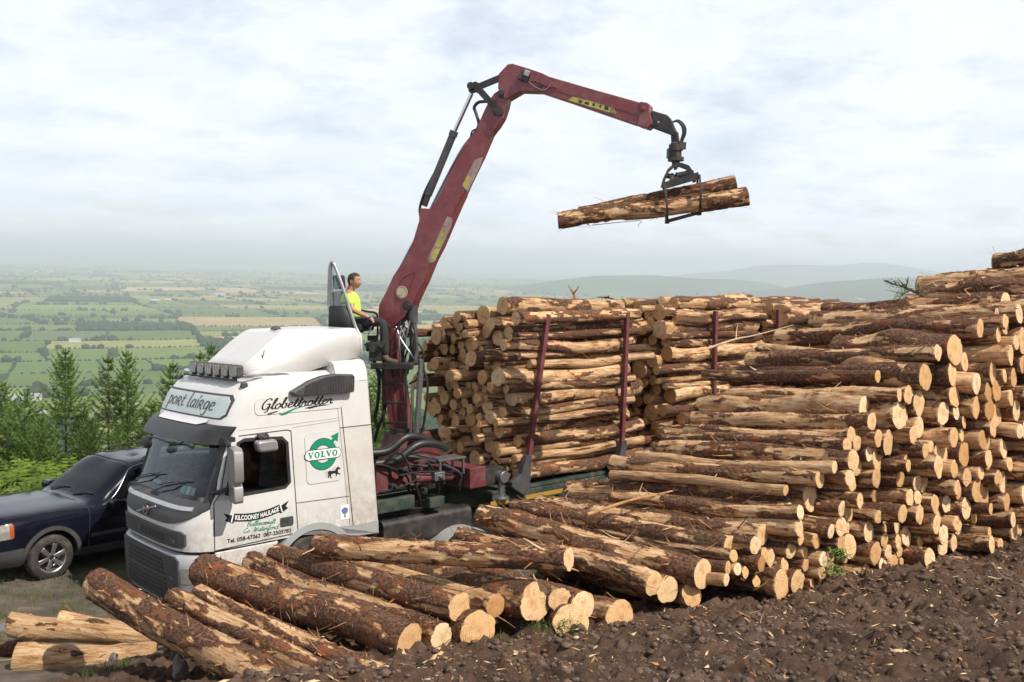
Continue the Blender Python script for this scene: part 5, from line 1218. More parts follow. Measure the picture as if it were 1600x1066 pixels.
# ---- lettering
def textmesh(s, size, bold=0.0, shear=0.0, spacing=1.0):
    cu = bpy.data.curves.new('t', 'FONT'); cu.body = s; cu.size = size; cu.offset = bold; cu.shear = shear; cu.space_character = spacing; cu.align_x = 'CENTER'; cu.resolution_u = 6
    o = bpy.data.objects.new('t', cu); COL.objects.link(o); me = evalmesh(o); v = [(p.co.x, p.co.y) for p in me.vertices]; f = [tuple(p.vertices) for p in me.polygons]
    bpy.data.objects.remove(o, do_unlink=True); bpy.data.curves.remove(cu); bpy.data.meshes.remove(me); return v, f
def side_decal(name, V, F, fn, mat, parent=None, off=.006):
    mb = MB(); mb.add([(lambda p: (p[0], -off, p[1]))(fn(*v)) for v in V], F); return mb.build(name, mat, parent or truck)
GL = {  # single-stroke script letters (x height 1)
 'a': ([[(.85, .85), (.5, 1.0), (.12, .6), (.18, .1), (.5, .02), (.82, .45), (.86, 1.0), (.82, .2), (1.0, 0), (1.2, .2)]], 1.12),
 'b': ([[(0, .3), (.35, 1.5), (.4, 2.1), (.2, 1.9), (.12, .5), (.3, .05), (.65, .1), (.75, .6), (.55, .95), (.95, .9)]], .95),
 'd': ([[(.85, .85), (.5, 1.0), (.12, .6), (.18, .1), (.5, .02), (.82, .45), (.95, 2.1), (.82, .25), (1.0, 0), (1.2, .2)]], 1.12),
 'e': ([[(0, .3), (.5, .55), (.68, .85), (.45, 1.02), (.18, .7), (.2, .15), (.5, 0), (.95, .3)]], .9),
 'f': ([[(0, .2), (.4, 1.3), (.6, 2.05), (.4, 2.0), (.25, .5), (.1, -.7), (.3, -.8), (.3, .1), (.75, .2)]], .7),
 'g': ([[(.85, .85), (.5, 1.0), (.12, .6), (.2, .1), (.5, .05), (.82, .5), (.85, 1.0), (.75, -.5), (.4, -.85), (.1, -.6)]], 1.05),
 'i': ([[(0, .2), (.3, 1.0), (.3, .2), (.5, 0), (.75, .25)], [(.38, 1.45), (.42, 1.5)]], .65),
 'l': ([[(0, .2), (.4, 1.2), (.58, 1.95), (.42, 2.1), (.25, 1.5), (.22, .3), (.42, 0), (.7, .25)]], .6),
 'm': ([[(0, .6), (.2, 1.0), (.25, 0), (.3, .6), (.55, 1.0), (.65, .7), (.65, 0), (.7, .6), (.95, 1.0), (1.07, .7), (1.07, .15), (1.25, 0), (1.45, .2)]], 1.35),
 'n': ([[(0, .6), (.2, 1.0), (.25, 0), (.3, .6), (.58, 1.0), (.7, .7), (.7, .15), (.88, 0), (1.1, .2)]], 1.0),
 'o': ([[(.75, .9), (.45, 1.0), (.12, .6), (.2, .1), (.5, 0), (.8, .4), (.72, .9), (.75, .8), (1.1, .85)]], 1.0),
 'r': ([[(0, .3), (.25, 1.05), (.35, .85), (.6, .9), (.55, .3), (.72, 0), (.95, .25)]], .88),
 't': ([[(0, .2), (.35, 1.2), (.42, 1.75), (.3, .3), (.5, 0), (.75, .25)], [(.0, 1.25), (.75, 1.32)]], .68),
 'u': ([[(0, .4), (.2, 1.0), (.2, .3), (.4, 0), (.7, .4), (.82, 1.0), (.82, .2), (1.0, 0), (1.2, .2)]], 1.1),
 'G': ([[(1.25, 1.75), (1.0, 2.15), (.5, 2.0), (.1, 1.2), (.2, .3), (.7, .05), (1.1, .6), (1.15, 1.05), (.75, 1.0), (1.15, 1.05), (1.1, -.2), (.7, -.55)]], 1.45),
 'B': ([[(.25, 2.0), (.2, 0)], [(.0, 1.75), (.5, 2.15), (.95, 1.9), (.8, 1.3), (.4, 1.1), (.95, .9), (1.0, .3), (.6, -.05), (.1, .1)]], 1.25),
 'C': ([[(1.05, 1.7), (.85, 2.1), (.4, 1.8), (.1, .9), (.3, .1), (.7, .0), (1.1, .5)]], 1.15),
 'W': ([[(0, 1.8), (.2, 2.05), (.3, .0), (.75, 1.6), (.85, .0), (1.45, 2.1)]], 1.45),
 ' ': ([], .8), '.': ([[(.2, .02), (.24, .06)]], .5),
}
GU = {  # uncial letters of the name board
 'p': ([[(.1, 1.0), (.22, .9), (.2, -.8)], [(.2, .75), (.5, 1.02), (.85, .7), (.75, .15), (.45, 0), (.2, .2)]], 1.1),
 'o': ([[(.5, 1.02), (.12, .75), (.15, .2), (.5, 0), (.88, .3), (.85, .8), (.5, 1.02)]], 1.1),
 'R': ([[(.18, 1.0), (.18, -.05)], [(.1, .95), (.5, 1.08), (.8, .8), (.6, .5), (.25, .45)], [(.45, .48), (.85, -.05), (1.0, 0)]], 1.12),
 't': ([[(-.05, 1.0), (.75, 1.0)], [(.34, 1.45), (.30, 1.0), (.22, .35), (.40, 0), (.75, .12)]], .95),
 'l': ([[(.1, 1.7), (.2, 1.75), (.18, .2), (.4, 0), (.6, .12)]], .65),
 'a': ([[(.85, 1.0), (.45, 1.0), (.12, .6), (.25, .08), (.6, .1), (.82, .5), (.85, 1.0), (.85, .15), (1.02, 0)]], 1.12),
 'i': ([[(.1, .98), (.2, 1.0), (.2, .1), (.35, 0)], [(.22, 1.35), (.42, 1.62)]], .5),
 'g': ([[(.82, .88), (.45, 1.02), (.12, .62), (.28, .10), (.66, .16), (.84, .62), (.85, .98), (.86, -.15), (.62, -.72), (.15, -.62)]], 1.08),
 'e': ([[(.2, .5), (.6, .55), (.78, .82), (.5, 1.02), (.15, .65), (.25, .12), (.6, 0), (.85, .15)]], 1.0), ' ': ([], .55),
}
def strokes(s, font, h, wd, slant=.25, contrast=.6, n=5):
    """ribbon letters; returns 2D verts, faces and total width"""
    V = []; F = []; x0 = 0
    for ch in s:
        st, adv = font[ch]
        for line in st:
            pts = smoothpath([(x0 + x + slant * y, y, 0) for x, y in line], n) if len(line) > 2 else [Vector((x0 + x + slant * y, y, 0)) for x, y in line]
            b = len(V); k = len(pts)
            for i, p in enumerate(pts):
                t = (pts[min(i + 1, k - 1)] - pts[max(i - 1, 0)]).normalized(); nn = Vector((-t.y, t.x, 0)); w_ = wd * (1 - contrast + contrast * abs(t.y)) / 2
                V += [((p + nn * w_).x * h, (p + nn * w_).y * h), ((p - nn * w_).x * h, (p - nn * w_).y * h)]
            F += [(b + 2 * i, b + 2 * i + 1, b + 2 * i + 3, b + 2 * i + 2) for i in range(k - 1)]
        x0 += adv
    return V, F, x0 * h
# Globettrotter with its swoosh
V, F, W_ = strokes('Globettrotter', GL, 1, .25, .30, .5); sx = 1.12 / W_
side_decal('lettering_globettrotter', V, F, lambda x, y: (.74 + x * sx, 2.478 + .010 * x * sx + y * .068), M['ink'], off=.0125)
sw = [(-.1, 0), (.1, .028), (.12, .018), (-.06, -.022)]
side_decal('swoosh', [(.84, 2.425), (.99, 2.450), (1.0, 2.438), (.86, 2.405)], [(0, 1, 2, 3)], lambda x, y: (x, y), M['ink'], off=.0115)
gsw = [(1.02, 2.425), (1.06, 2.408), (1.12, 2.425), (1.25, 2.465), (1.45, 2.492), (1.62, 2.485)]; gs2 = [(1.03, 2.405), (1.07, 2.385), (1.14, 2.398), (1.27, 2.450), (1.45, 2.485), (1.62, 2.482)]
side_decal('swoosh', gsw + gs2, [(i, i + 1, 7 + i, 6 + i) for i in range(5)], lambda x, y: (x, y), M['greenink'], off=.0115)
bs1 = [(1.42, 2.455), (1.55, 2.473), (1.68, 2.480), (1.83, 2.470)]; bs2 = [(1.42, 2.450), (1.50, 2.438), (1.64, 2.460), (1.83, 2.468)]
side_decal('swoosh', bs1 + bs2, [(i, i + 1, 5 + i, 4 + i) for i in range(3)], lambda x, y: (x, y), M['ink'], off=.0113)
# maker's mark: ring with arrow and name plate
def ringdec(name, c, r0, r1, mat, off, n=40):
    V = []; 
    for i in range(n): a = 2 * math.pi * i / n; V += [(c[0] + r0 * math.cos(a), c[1] + r0 * math.sin(a) * 1.0), (c[0] + r1 * math.cos(a), c[1] + r1 * math.sin(a))]
    return side_decal(name, V, [(2 * i, 2 * i + 1, (2 * i + 3) % (2 * n), (2 * i + 2) % (2 * n)) for i in range(n)], lambda x, y: (x, y), mat, off=off)
ec = (1.70, 1.77)
ringdec('emblem_outline', ec, .125, .232, M['ink'], .011); ringdec('emblem_ring', ec, .132, .225, M['greenink'], .013)
ar = [(.145, .135), (.235, .225), (.175, .235), (.335, .325), (.335, .325), (.30, .155), (.27, .19), (.185, .10)]
AR = [(.118, .165), (.165, .222), (.130, .245), (.262, .288), (.245, .155), (.205, .187), (.16, .125)]
side_decal('emblem_arrow', [(ec[0] + x, ec[1] + y) for x, y in AR], [tuple(range(7))], lambda x, y: (x, y), M['greenink'], off=.0135)
def plate(name, w_, h_, mat, off):
    P = rrect(ec[0] - w_, ec[1] - h_, ec[0] + w_, ec[1] + h_, h_ * .98, 0, 8); return side_decal(name, P, [tuple(range(len(P)))], lambda x, y: (x, y), mat, off=off)
plate('emblem_plate_edge', .300, .078, M['ink'], .015); plate('emblem_plate', .290, .068, M['whiteink'], .017)
def serif(V, F): return V, F
def slab(ch):
    """bold slab letters in a unit box"""
    if ch == 'O':
        V = []; n = 28
        for i in range(n):
            a = 2 * math.pi * i / n; V += [(.5 + .5 * math.cos(a), .5 + .53 * math.sin(a)), (.5 + .20 * math.cos(a), .5 + .36 * math.sin(a))]
        return V, [(2 * i, (2 * i + 2) % (2 * n), (2 * i + 3) % (2 * n), 2 * i + 1) for i in range(n)]
    if ch == 'L': P = [(0, 0), (.86, 0), (.86, .36), (.76, .36), (.70, .14), (.50, .14), (.50, .88), (.62, .88), (.62, 1), (0, 1), (0, .88), (.16, .88), (.16, .12), (0, .12)]
    else: P = [(.40, 0), (.58, 0), (.90, .88), (1.0, .88), (1.0, 1), (.62, 1), (.62, .88), (.74, .88), (.56, .36), (.38, .88), (.48, .88), (.48, 1), (-.04, 1), (-.04, .88), (.06, .88)]
    return P, [tuple(range(len(P)))]
x0 = -.245
for ch in 'VOLVO':
    V, F = slab(ch); side_decal('emblem_lettering', [(ec[0] + x0 + x * .088, ec[1] - .044 + y * .088) for x, y in V], F, lambda x, y: (x, y), M['greenink'], off=.019); x0 += .100 if ch != 'L' else .092
# running horse silhouette and faded line
H_ = [(-.10, -.055), (-.085, -.01), (-.10, .02), (-.07, .045), (-.03, .035), (.03, .035), (.06, .075), (.085, .095), (.10, .075), (.125, .06), (.12, .045), (.09, .05), (.08, .02), (.085, -.005), (.12, -.02), (.115, -.05), (.105, -.03), (.07, -.02), (.055, -.05), (.035, -.075), (.045, -.04), (.035, -.005), (-.03, -.008), (-.045, -.045), (-.02, -.075), (-.05, -.07), (-.065, -.03), (-.075, -.04), (-.085, -.07)]
side_decal('horse', [(1.865 + x * .95, 1.475 + y * .95) for x, y in H_], [tuple(range(len(H_)))], lambda x, y: (x, y), M['ink'], off=.012)
side_decal('horse_shadow', [(1.815 + x * .85, 1.487 + y * .85) for x, y in H_], [tuple(range(len(H_)))], lambda x, y: (x, y), M['greyink'], off=.0105)
# blue tree badge on the locker
P = [(2.05 + .055 * math.cos(a) * (1 + .12 * math.sin(5 * a)), .90 + .048 * math.sin(a)) for a in np.linspace(0, 6.28, 22)[:-1]]
side_decal('tree_badge_ground', rrect(1.975, .77, 2.125, .985, .015), [tuple(range(24))], lambda x, y: (x, y), M['greyink'] if False else M['whiteink'], off=.006)
side_decal('tree_badge', P + [(2.043, .86), (2.057, .86), (2.065, .80), (2.035, .80)], [tuple(range(21)), (21, 22, 23, 24)], lambda x, y: (x, y), M['blueink'], off=.009)
# ribbon banner: KILCOONEY HAULAGE
bc = .665
def arc(x, y): return (bc + x, .985 + 1.0 * x * x * .40 + .035 * x + y)
nb = 24; V = []
for i in range(nb + 1):
    x = -.345 + .69 * i / nb; V += [(x, .0), (x, .105)]
side_decal('banner', V, [(2 * i, 2 * i + 2, 2 * i + 3, 2 * i + 1) for i in range(nb)], arc, M['ink'])
for sg in (-1, 1):
    Q = [(.355 * sg, -.03), (.47 * sg, -.015), (.435 * sg, .03), (.485 * sg, .085), (.365 * sg, .075), (.325 * sg, .0)]
    side_decal('banner_tail', Q, [tuple(range(6))], arc, M['ink'], off=.0045)
    side_decal('banner_fold', [(.335 * sg, .105), (.352 * sg, .105), (.385 * sg, -.02), (.368 * sg, -.02)], [(0, 1, 2, 3)], arc, M['whiteink'], off=.008)
V, F = textmesh('KILCOONEY HAULAGE', .088, .0024); mxw = max(v[0] for v in V); k = .325 / mxw
side_decal('banner_lettering', V, F, lambda x, y: arc(x * k, .021 + y), M['whiteink'], off=.009)
for s, hh, zz, xc, ww in (('Ballinamult', .030, .908, .72, .42), ('Co. Waterford', .030, .826, .715, .52)):
    V, F, W_ = strokes(s, GL, 1, .24, .30, .4); k = ww / W_
    side_decal('lettering_address', V, F, lambda x, y: (xc - ww / 2 + x * k, zz - .02 * (x * k / ww - .5) + y * hh), M['greenink'])
V, F = textmesh('Tel. 058-47362  087-2503782', .082, .0015); mxw = max(v[0] for v in V); k = .475 / mxw
side_decal('lettering_telephone', V, F, lambda x, y: (.70 + x * k, .735 - .010 * x + y * .92), M['ink'])
# name board lettering on the curved front
V, F, W_ = strokes('poRt laiRge', GU, 1, .20, .12, .55); k = 1.55 / W_
mb = MB(); mb.add([(lambda y, z: (xfront(y, z) - .0155, y, z))(2.03 - x * k, 2.475 + y_ * .105) for x, y_ in V], F); mb.build('lettering_name', M['ink'], board)
V, F = textmesh('VOLVO', .085, .001, 0, 1.2)
mb = MB(); mb.add([(lambda y, z: (xfront(y, z) - .026, y, z))(1.95 - x, .80 + y_) for x, y_ in V], F); mb.build('lettering_maker', M['dgrey'] if False else M['steel'], truck)
V, F = textmesh('FM', .085, .002)
mb = MB(); mb.add([(lambda y, z: (xfront(y, z) - .026, y, z))(.42 - x, .76 + y_) for x, y_ in V], F); mb.build('lettering_model', M['steel'], truck)
# ------------------------------------------------------------------ chassis, wheels, bolsters
mb = MB()
for y in (.82, 1.66): mb.box((8.6, y, .50), (12.6, .09, .28))
for x in (2.9, 4.6, 6.5, 8.4, 10.5, 12.6, 14.8): mb.box((x, 1.24, .50), (.12, .76, .20))
chassis = mb.build('chassis', M['green'], truck, bevel=.01)
mb = MB(); mb.box((11.0, 1.25, .72), (12.0, 2.25, .06)); mb.box((10.9, .14, .58), (11.8, .05, .20)); mb.build('load_bed', M['green'], truck, bevel=.008)
for (a, b) in ((4.95, 5.35), (5.75, 6.7), (7.1, 7.9), (9.2, 10.2), (10.6, 11.6)):
    mb = MB(); mb.box(((a + b) / 2, .112, .545), (b - a, .006, .075)); mb.build('side_reflector', M['ochre'], truck)
def wheel(x, y, z, r, wd, sg, name='wheel', hub=True):
    mb = MB(); ax = Vector((0, sg, 0)); k = r / .5
    mb.lathe([(.30 * k, -wd / 2), (.46 * k, -wd / 2), (.495 * k, -wd / 2 + .03), (.5 * k, -wd / 4), (.5 * k, wd / 4), (.495 * k, wd / 2 - .03), (.46 * k, wd / 2), (.30 * k, wd / 2), (.28 * k, 0)], (x, y, z), ax, 40, closed=True)
    o = mb.build(name, M['rubber'], truck, smooth=True)
    mb = MB(); mb.lathe([(.295 * k, wd / 2 - .01), (.275 * k, wd / 2 - .06), (.2 * k, wd / 2 - .10), (.14 * k, wd / 2 - .10), (.13 * k, wd / 2 - .01), (0, wd / 2)], (x, y, z), ax, 28); mb.build('rim', M['steel'], o, smooth=True); return o
for x in (1.55, 6.95, 8.3, 12.2, 13.5, 14.8):
    for y, sg in ((.17, -1), (2.33, 1)): wheel(x, y, .15 - .035 * max(0, x - 6) * .3, .5, .30, sg)
# grey curved guard low behind the cab
arch(.66, .69, 4.28, -.40, 20, 160, -.06, .50, 24).build('mudguard', M['silver'], truck, smooth=True)
# fuel tank and boxes between cab and rear wheels
mb = MB(); mb.prism([(0, y, z) for y, z in rrect(.12, .22, .62, .66, .10)], (1.75, 0, 0)); mb.v = [(x + 3.75, y + .1, z - .10) for x, y, z in mb.v]; mb.build('fuel_tank', M['blacksteel'], truck, smooth=True, auto=25)  # enlarged and blackened to stand in for the shadow under the lorry
for k in range(8): 
    mb = MB(); mb.tube(smoothpath([(2.72, .6, .86 - .03 * k), (3.0, .35 + .02 * k, .80 - .04 * k), (3.5, .30 + .02 * k, .66 - .03 * k), (4.1, .42, .62 - .02 * k)], 4), .018, 6); mb.build('air_line', M['hose'], truck, smooth=True)
# stakes
for (xb_, xt_) in ((5.62, 6.23), (8.10, 8.31), (10.97, 11.08), (13.36, 13.41), (15.98, 16.02)):
    mb = MB(); mb.bar((xb_ + .10 * (xt_ - xb_), .03, .90), (xt_, .03, 3.70), .085, .085, up=(0, 1, 0)); st = mb.build('stake', M['stake'], truck, bevel=.008)
    mb = MB(); mb.prism([(xb_ - .02, .0, .62), (xb_ - .30, .0, .80), (xb_ - .30, 0, .88), (xb_ - .08, .0, 1.0), (xb_ + .0 + .08 * (xt_ - xb_), .0, 1.30), (xb_ + .11 + .08 * (xt_ - xb_), .0, 1.30), (xb_ + .10, .0, .62)], (0, .11, 0)); mb.v = [(x, y + .03, z) for x, y, z in mb.v]; mb.build('stake_foot', M['dgrey'], st, bevel=.006)
    mb = MB(); mb.bar((xb_ + .05, 2.47, .9), (xt_ - .1, 2.47, 3.66), .085, .085, up=(0, 1, 0)); mb.build('stake', M['stake'], truck, bevel=.008)
    mb = MB(); mb.box((xb_, 1.25, .77), (.16, 2.44, .05)); mb.build('bolster', M['stake'], truck)
# ------------------------------------------------------------------ loading crane (parts of the lorry)
CB = TM @ Vector((3.95, 1.25, 3.5))
TIP = at(1055, 222, 14.6)
bd = Vector((TIP.x - CB.x, TIP.y - CB.y, 0)).normalized(); BN = Vector((bd.y, -bd.x, 0))      # BN points toward the camera side
if BN.y > 0: BN = -BN
def bp(px, py, off=0.0): return onplane(px, py, CB + BN * off, BN)
def cprism(name, px, thick, mat, parent=truck, off=0.0, bevel=.012, world_parent=True):
    mb = MB(); mb.prism([bp(x, y, off) for x, y in px], BN * thick)
    o = mb.build(name, mat, None)
    Mi = TM.inverted(); o.data.transform(Mi); o.parent = parent
    if bevel:
        b = o.modifiers.new('bevel', 'BEVEL'); b.width = bevel; b.segments = 2; b.limit_method = 'ANGLE'; b.angle_limit = R_(30)
    return o
def cbuild(mb, name, mat, parent=truck, **k):
    o = mb.build(name, mat, None, **k); o.data.transform(TM.inverted()); o.parent = parent; return o
def pin(px, py, r, half, name, parent, mat='blacksteel'):
    mb = MB(); p = bp(px, py); mb.cyl(p + BN * half, p - BN * half, r, 20); mb.cyl(p + BN * (half + .012), p + BN * half * .9, r * .55, 16); return cbuild(mb, name, M[mat], parent, smooth=True, bevel=.006)
def ctube(name, pts, r, mat, parent=truck, n=8, sm=5):
    mb = MB(); mb.tube(smoothpath([bp(*p) for p in pts], sm), r, n); return cbuild(mb, name, M[mat], parent, smooth=True)
# column
col_c = cprism('crane_column', [(598, 520), (606, 512), (622, 512), (632, 600), (640, 662), (647, 690), (618, 690), (610, 640), (604, 590)], .26, M['red'])
cprism('column_rib', [(611, 600), (616, 600), (623, 660), (619, 662)], .02, M['red'], col_c, .135, .004)
# main boom: deep lower box and slimmer upper arm
boom = cprism('main_boom', [(599, 504), (596.5, 488), (598, 476), (609, 455), (620, 431), (633, 411), (643, 398), (652, 372), (660, 345), (661, 326), (676, 327), (684, 318), (727, 305), (716, 328), (692, 385), (680, 408), (667, 440), (660, 454), (649, 478), (635, 497), (619, 512), (608, 521), (601, 516)], .27, M['red'])
arm = cprism('upper_arm', [(672, 345), (684, 318), (708, 268), (734, 220), (746, 207), (752, 192), (761, 172), (768, 158), (775, 148), (785, 141), (793, 143), (797, 153), (794, 168), (788, 186), (780, 199), (770, 212), (756, 245), (735, 288), (722, 318), (700, 368), (690, 370)], .205, M['red'])
# weld line, recess outline, badge and decals of the boom
def cdecal(name, px, mat, parent, off):
    mb = MB(); mb.add([bp(x, y, off) for x, y in px], [tuple(range(len(px)))]); return cbuild(mb, name, M[mat], parent)
mb = MB(); P = [bp(*p, .138) for p in ((623, 444), (632, 433), (649, 425), (644, 440), (639, 458))]
mb.tube(smoothpath(P[:3], 4) , .007, 6); mb.tube(smoothpath(P[2:], 4), .006, 6); cbuild(mb, 'boom_weld', M['stake'], boom)
c = bp(628, 457, .14); mb = MB(); mb.cyl(c, c + BN * .008, .105, 28); bdg = cbuild(mb, 'boom_badge', M['paleyellow'], boom)
mb = MB(); mb.lathe([(.085, .009), (.098, .009), (.098, .012), (.085, .012)], c, BN, 28, closed=True); mb.bar(c + BN * .012 + Vector((-.035, 0, -.05)), c + BN * .012 + Vector((.035, 0, .05)), .05, .004, up=BN); cbuild(mb, 'badge_ring', M['wornw'], boom)
cdecal('boom_decal', [(668, 405), (699, 338), (707, 341), (706, 352), (680, 408), (673, 411)], 'wornw', boom, .1365)
for q in ([(671, 404), (678, 388), (687, 390), (679, 406)], [(680, 384), (686, 371), (694, 374), (688, 387)], [(687, 368), (693, 356), (700, 359), (695, 371)]): cdecal('decal_letter', q, 'yellow', boom, .1385)
cdecal('arm_decal', [(722, 290), (742, 250), (755, 245), (751, 258), (731, 300)], 'wornw', arm, .104)
cdecal('decal_letter', [(723, 288), (731, 273), (737, 280), (728, 296)], 'yellow', arm, .106)
mb = MB(); mb.lathe([(.045, 0), (.07, 0), (.07, .006), (.045, .006)], bp(765, 205, .104), BN, 20, closed=True); cbuild(mb, 'arm_mark', M['stake'], arm)
pin(609.5, 511, .075, .16, 'boom_pin', boom); pin(642, 477, .085, .155, 'boom_pin', boom); pin(787, 149, .06, .125, 'boom_pin', arm); pin(780, 176, .065, .135, 'boom_pin', arm)
# hydraulic pipes up the back of the boom
for k, dx in enumerate((0, 3.5)):
    ctube('hydraulic_pipe', [(592 + dx, 485), (606 + dx, 456), (618 + dx, 432), (637 + dx, 395), (655 + dx, 362), (668 + dx, 335), (700 + dx, 272), (722 + dx, 232), (736 + dx, 214)], .016, 'steel', boom)
ctube('hydraulic_hose', [(640, 398), (650, 372), (657, 345), (656, 325), (664, 300), (676, 276), (684, 262)], .022, 'hose', boom)
ctube('hydraulic_hose', [(738, 213), (748, 196), (744, 178), (741, 168), (748, 160), (762, 158), (778, 150)], .026, 'hose', arm)
ctube('hydraulic_hose', [(735, 216), (738, 205), (748, 200), (752, 188)], .014, 'hose', arm)
# jib cylinder
mb = MB(); mb.cyl(bp(669, 305), bp(709, 208), .062, 18); mb.cyl(bp(707, 213), bp(710, 205), .072, 18); cyl_ = cbuild(mb, 'jib_cylinder', M['dgrey'], smooth=True)
mb = MB(); mb.cyl(bp(709, 208), bp(737, 146), .034, 16); cbuild(mb, 'piston_rod', M['chrome'], cyl_, smooth=True)
mb = MB(); mb.cyl(bp(663, 322), bp(671, 300), .05, 14); cbuild(mb, 'cylinder_foot', M['blacksteel'], cyl_)
# linkage
def link(name, a, b, w_, t, off, parent):
    mb = MB(); A, B = bp(*a, off), bp(*b, off); mb.bar(A, B, t, w_, up=BN.cross(B - A)); mb.cyl(A + BN * t * .6, A - BN * t * .6, w_ * .62, 16); mb.cyl(B + BN * t * .6, B - BN * t * .6, w_ * .62, 16); return cbuild(mb, name, M['blacksteel'], parent, smooth=True, auto=30)
for off in (-.13, .13): link('linkage_arm', (743, 134), (780, 175), .10, .035, off, arm)
jib = cprism('jib', [(783, 118), (797, 103), (805, 102), (834, 111), (851, 117), (861, 122), (930, 142), (1012, 165), (1020, 190), (1010, 200), (990, 195), (900, 164), (846, 146), (816, 145), (794, 158), (782, 141)], .25, M['red'])
for off in (-.10, .10): link('linkage_arm', (738, 140), (786, 120), .10, .035, off, jib)
mb = MB(); mb.cyl(bp(741, 137) + BN * .17, bp(741, 137) - BN * .17, .06, 18); cbuild(mb, 'linkage_pin', M['blacksteel'], jib, smooth=True)
mb = MB(); p = bp(819, 119, .15); mb.box(p, (.14, .06, .16), rot=Matrix.Rotation(.35, 3, 'Y')); cbuild(mb, 'work_lamp', M['blacksteel'], jib, bevel=.01)
mb = MB(); p = bp(823, 115, .17); mb.box(p, (.09, .06, .09), rot=Matrix.Rotation(.35, 3, 'Y')); cbuild(mb, 'lamp_glass', M['steel'], jib, bevel=.008)
cprism('jib_stiffener', [(829, 113), (851, 119), (866, 131), (871, 138), (858, 137), (848, 133), (838, 128), (826, 128)], .03, M['red'], jib, .135, .006)
mb = MB(); mb.tube(smoothpath([bp(*q, .152) for q in ((826, 128), (838, 137), (850, 141), (858, 135), (860, 131))], 4), .006, 6); cbuild(mb, 'jib_weld', M['wornw'], jib)
mb = MB(); mb.cyl(bp(844, 133, .14), bp(844, 133, .153), .032, 16); cbuild(mb, 'jib_hole', M['gap'], jib)
cprism('jib_rail', [(850, 133), (1014, 182), (1013, 184.5), (850, 136)], .008, M['red'], jib, .128, 0)
cdecal('jib_decal', [(888, 157), (895, 151), (958, 165), (963, 179)], 'yellow', jib, .1285)
for q in ([(905, 156.5), (910, 157.5), (909, 162), (904, 160.5)], [(914, 159), (921, 160), (920, 164.5), (913, 162.5)], [(926, 161), (930, 162), (929, 166), (925, 165)], [(937, 163.5), (940, 164.5), (939, 169), (936, 168)], [(945, 165), (951, 167), (950, 173), (944, 171)]): cdecal('decal_letter', q, 'ink', jib, .1295)
tri = [(954, 176), (957.5, 168), (961, 178)]
mb = MB(); P = [bp(x, y, .130) for x, y in tri]; mb.tube(P + [P[0]], .005, 5); cbuild(mb, 'warning_triangle', M['ink'], jib)
cprism('jib_collar', [(1003, 161), (1014, 163), (1018, 166), (1017, 173), (1022, 196), (1014, 203), (998, 198), (1002, 180)], .285, M['red'], jib)
pin(1007, 173, .045, .155, 'collar_bolt', jib, 'stake')
ext = cprism('jib_extension', [(1019, 174), (1022, 174.5), (1044, 181), (1049, 187), (1057, 206), (1056, 214), (1048, 211), (1043, 209), (1019, 200)], .17, M['blacksteel'])
pin(1030, 193, .02, .095, 'extension_bolt', ext, 'steel')
# hanger, rotator, hoses
mb = MB(); mb.bar(bp(1054, 207), bp(1056, 228), .10, .13, up=BN, wx2=.12, wz2=.10); mb.box(bp(1056, 229), (.15, .13, .12)); hang = cbuild(mb, 'hanger', M['blacksteel'], bevel=.012)
mb = MB(); a, b = bp(1056, 226), bp(1056, 256); mb.cyl(bp(1056, 226), bp(1056, 236), .105, 20); mb.cyl(bp(1056, 236), bp(1056, 249), .085, 20); mb.cyl(bp(1056, 246), bp(1056, 252), .12, 20); mb.box(bp(1045.5, 240, .02), (.06, .12, .14)); mb.box(bp(1066, 228, .02), (.10, .10, .10)); mb.cyl(bp(1056, 250), bp(1056, 258), .06, 14); cbuild(mb, 'rotator', M['blacksteel'], hang, smooth=True, auto=35)
for k, (dx, o_) in enumerate(((0, .05), (3, .0), (6, -.05))):
    mb = MB(); mb.tube(smoothpath([bp(1051, 191, o_), bp(1058 + dx * .4, 190 - dx * .3, o_), bp(1065 + dx * .8, 197, o_), bp(1067 + dx * .7, 208, o_), bp(1064 + dx * .5, 219, o_), bp(1063 + dx * .4, 227, o_)], 5), .014, 7); cbuild(mb, 'hydraulic_hose', M['hose'], hang, smooth=True)
# grapple
GX = bd; GO = bp(1061, 290)
GC = bp(1058, 256)
LA_, LB_ = at(870, 345, 14.75), at(1168, 306, 14.45)
lx = (LB_ - LA_).normalized()                      # log direction
gy = Vector((0, 0, 1)); gn = lx.cross(gy).normalized();
if gn.y > 0: gn = -gn
def gp(a, o, z): return GC + lx * a + gn * o + Vector((0, 0, z))
S = .0097   # metres per photo pixel here
def gpx(px, py, o): return GC + lx * ((px - 1058) * S) + gn * o + Vector((0, 0, -(py - 256) * S - (px - 1058) * S * lx.z * .0))
mb = MB()
for o in (-.07, .07):
    Q = [(1052, 256), (1064, 256), (1076, 262), (1086, 277), (1088, 288), (1084, 288), (1080, 278), (1072, 266), (1062, 261), (1053, 261), (1045, 268), (1041, 278), (1038, 290), (1034, 289), (1037, 276), (1043, 263)]
    mb.prism([gpx(x, y, o) for x, y in Q], gn * .035)
for x in (1056, 1070): mb.box(gpx(x, 262, 0), (.03, .16, .05))
mb.cyl(gpx(1042, 272, 0), gpx(1062, 278, 0), .04, 12); mb.cyl(gpx(1058, 275, .04), gpx(1083, 274, .04), .05, 12); mb.cyl(gpx(1071, 270, -.02), gpx(1082, 277, -.02), .055, 12)
grap = cbuild(mb, 'grapple', M['blacksteel'], smooth=True, auto=35)
mb = MB()
P0, P1 = gpx(1038, 290, .17), gpx(1091, 279, .17)
for (zz, oo) in ((0, .17),): mb.bar(gpx(1036, 289, .16), gpx(1091, 280, .16), .08, .10)
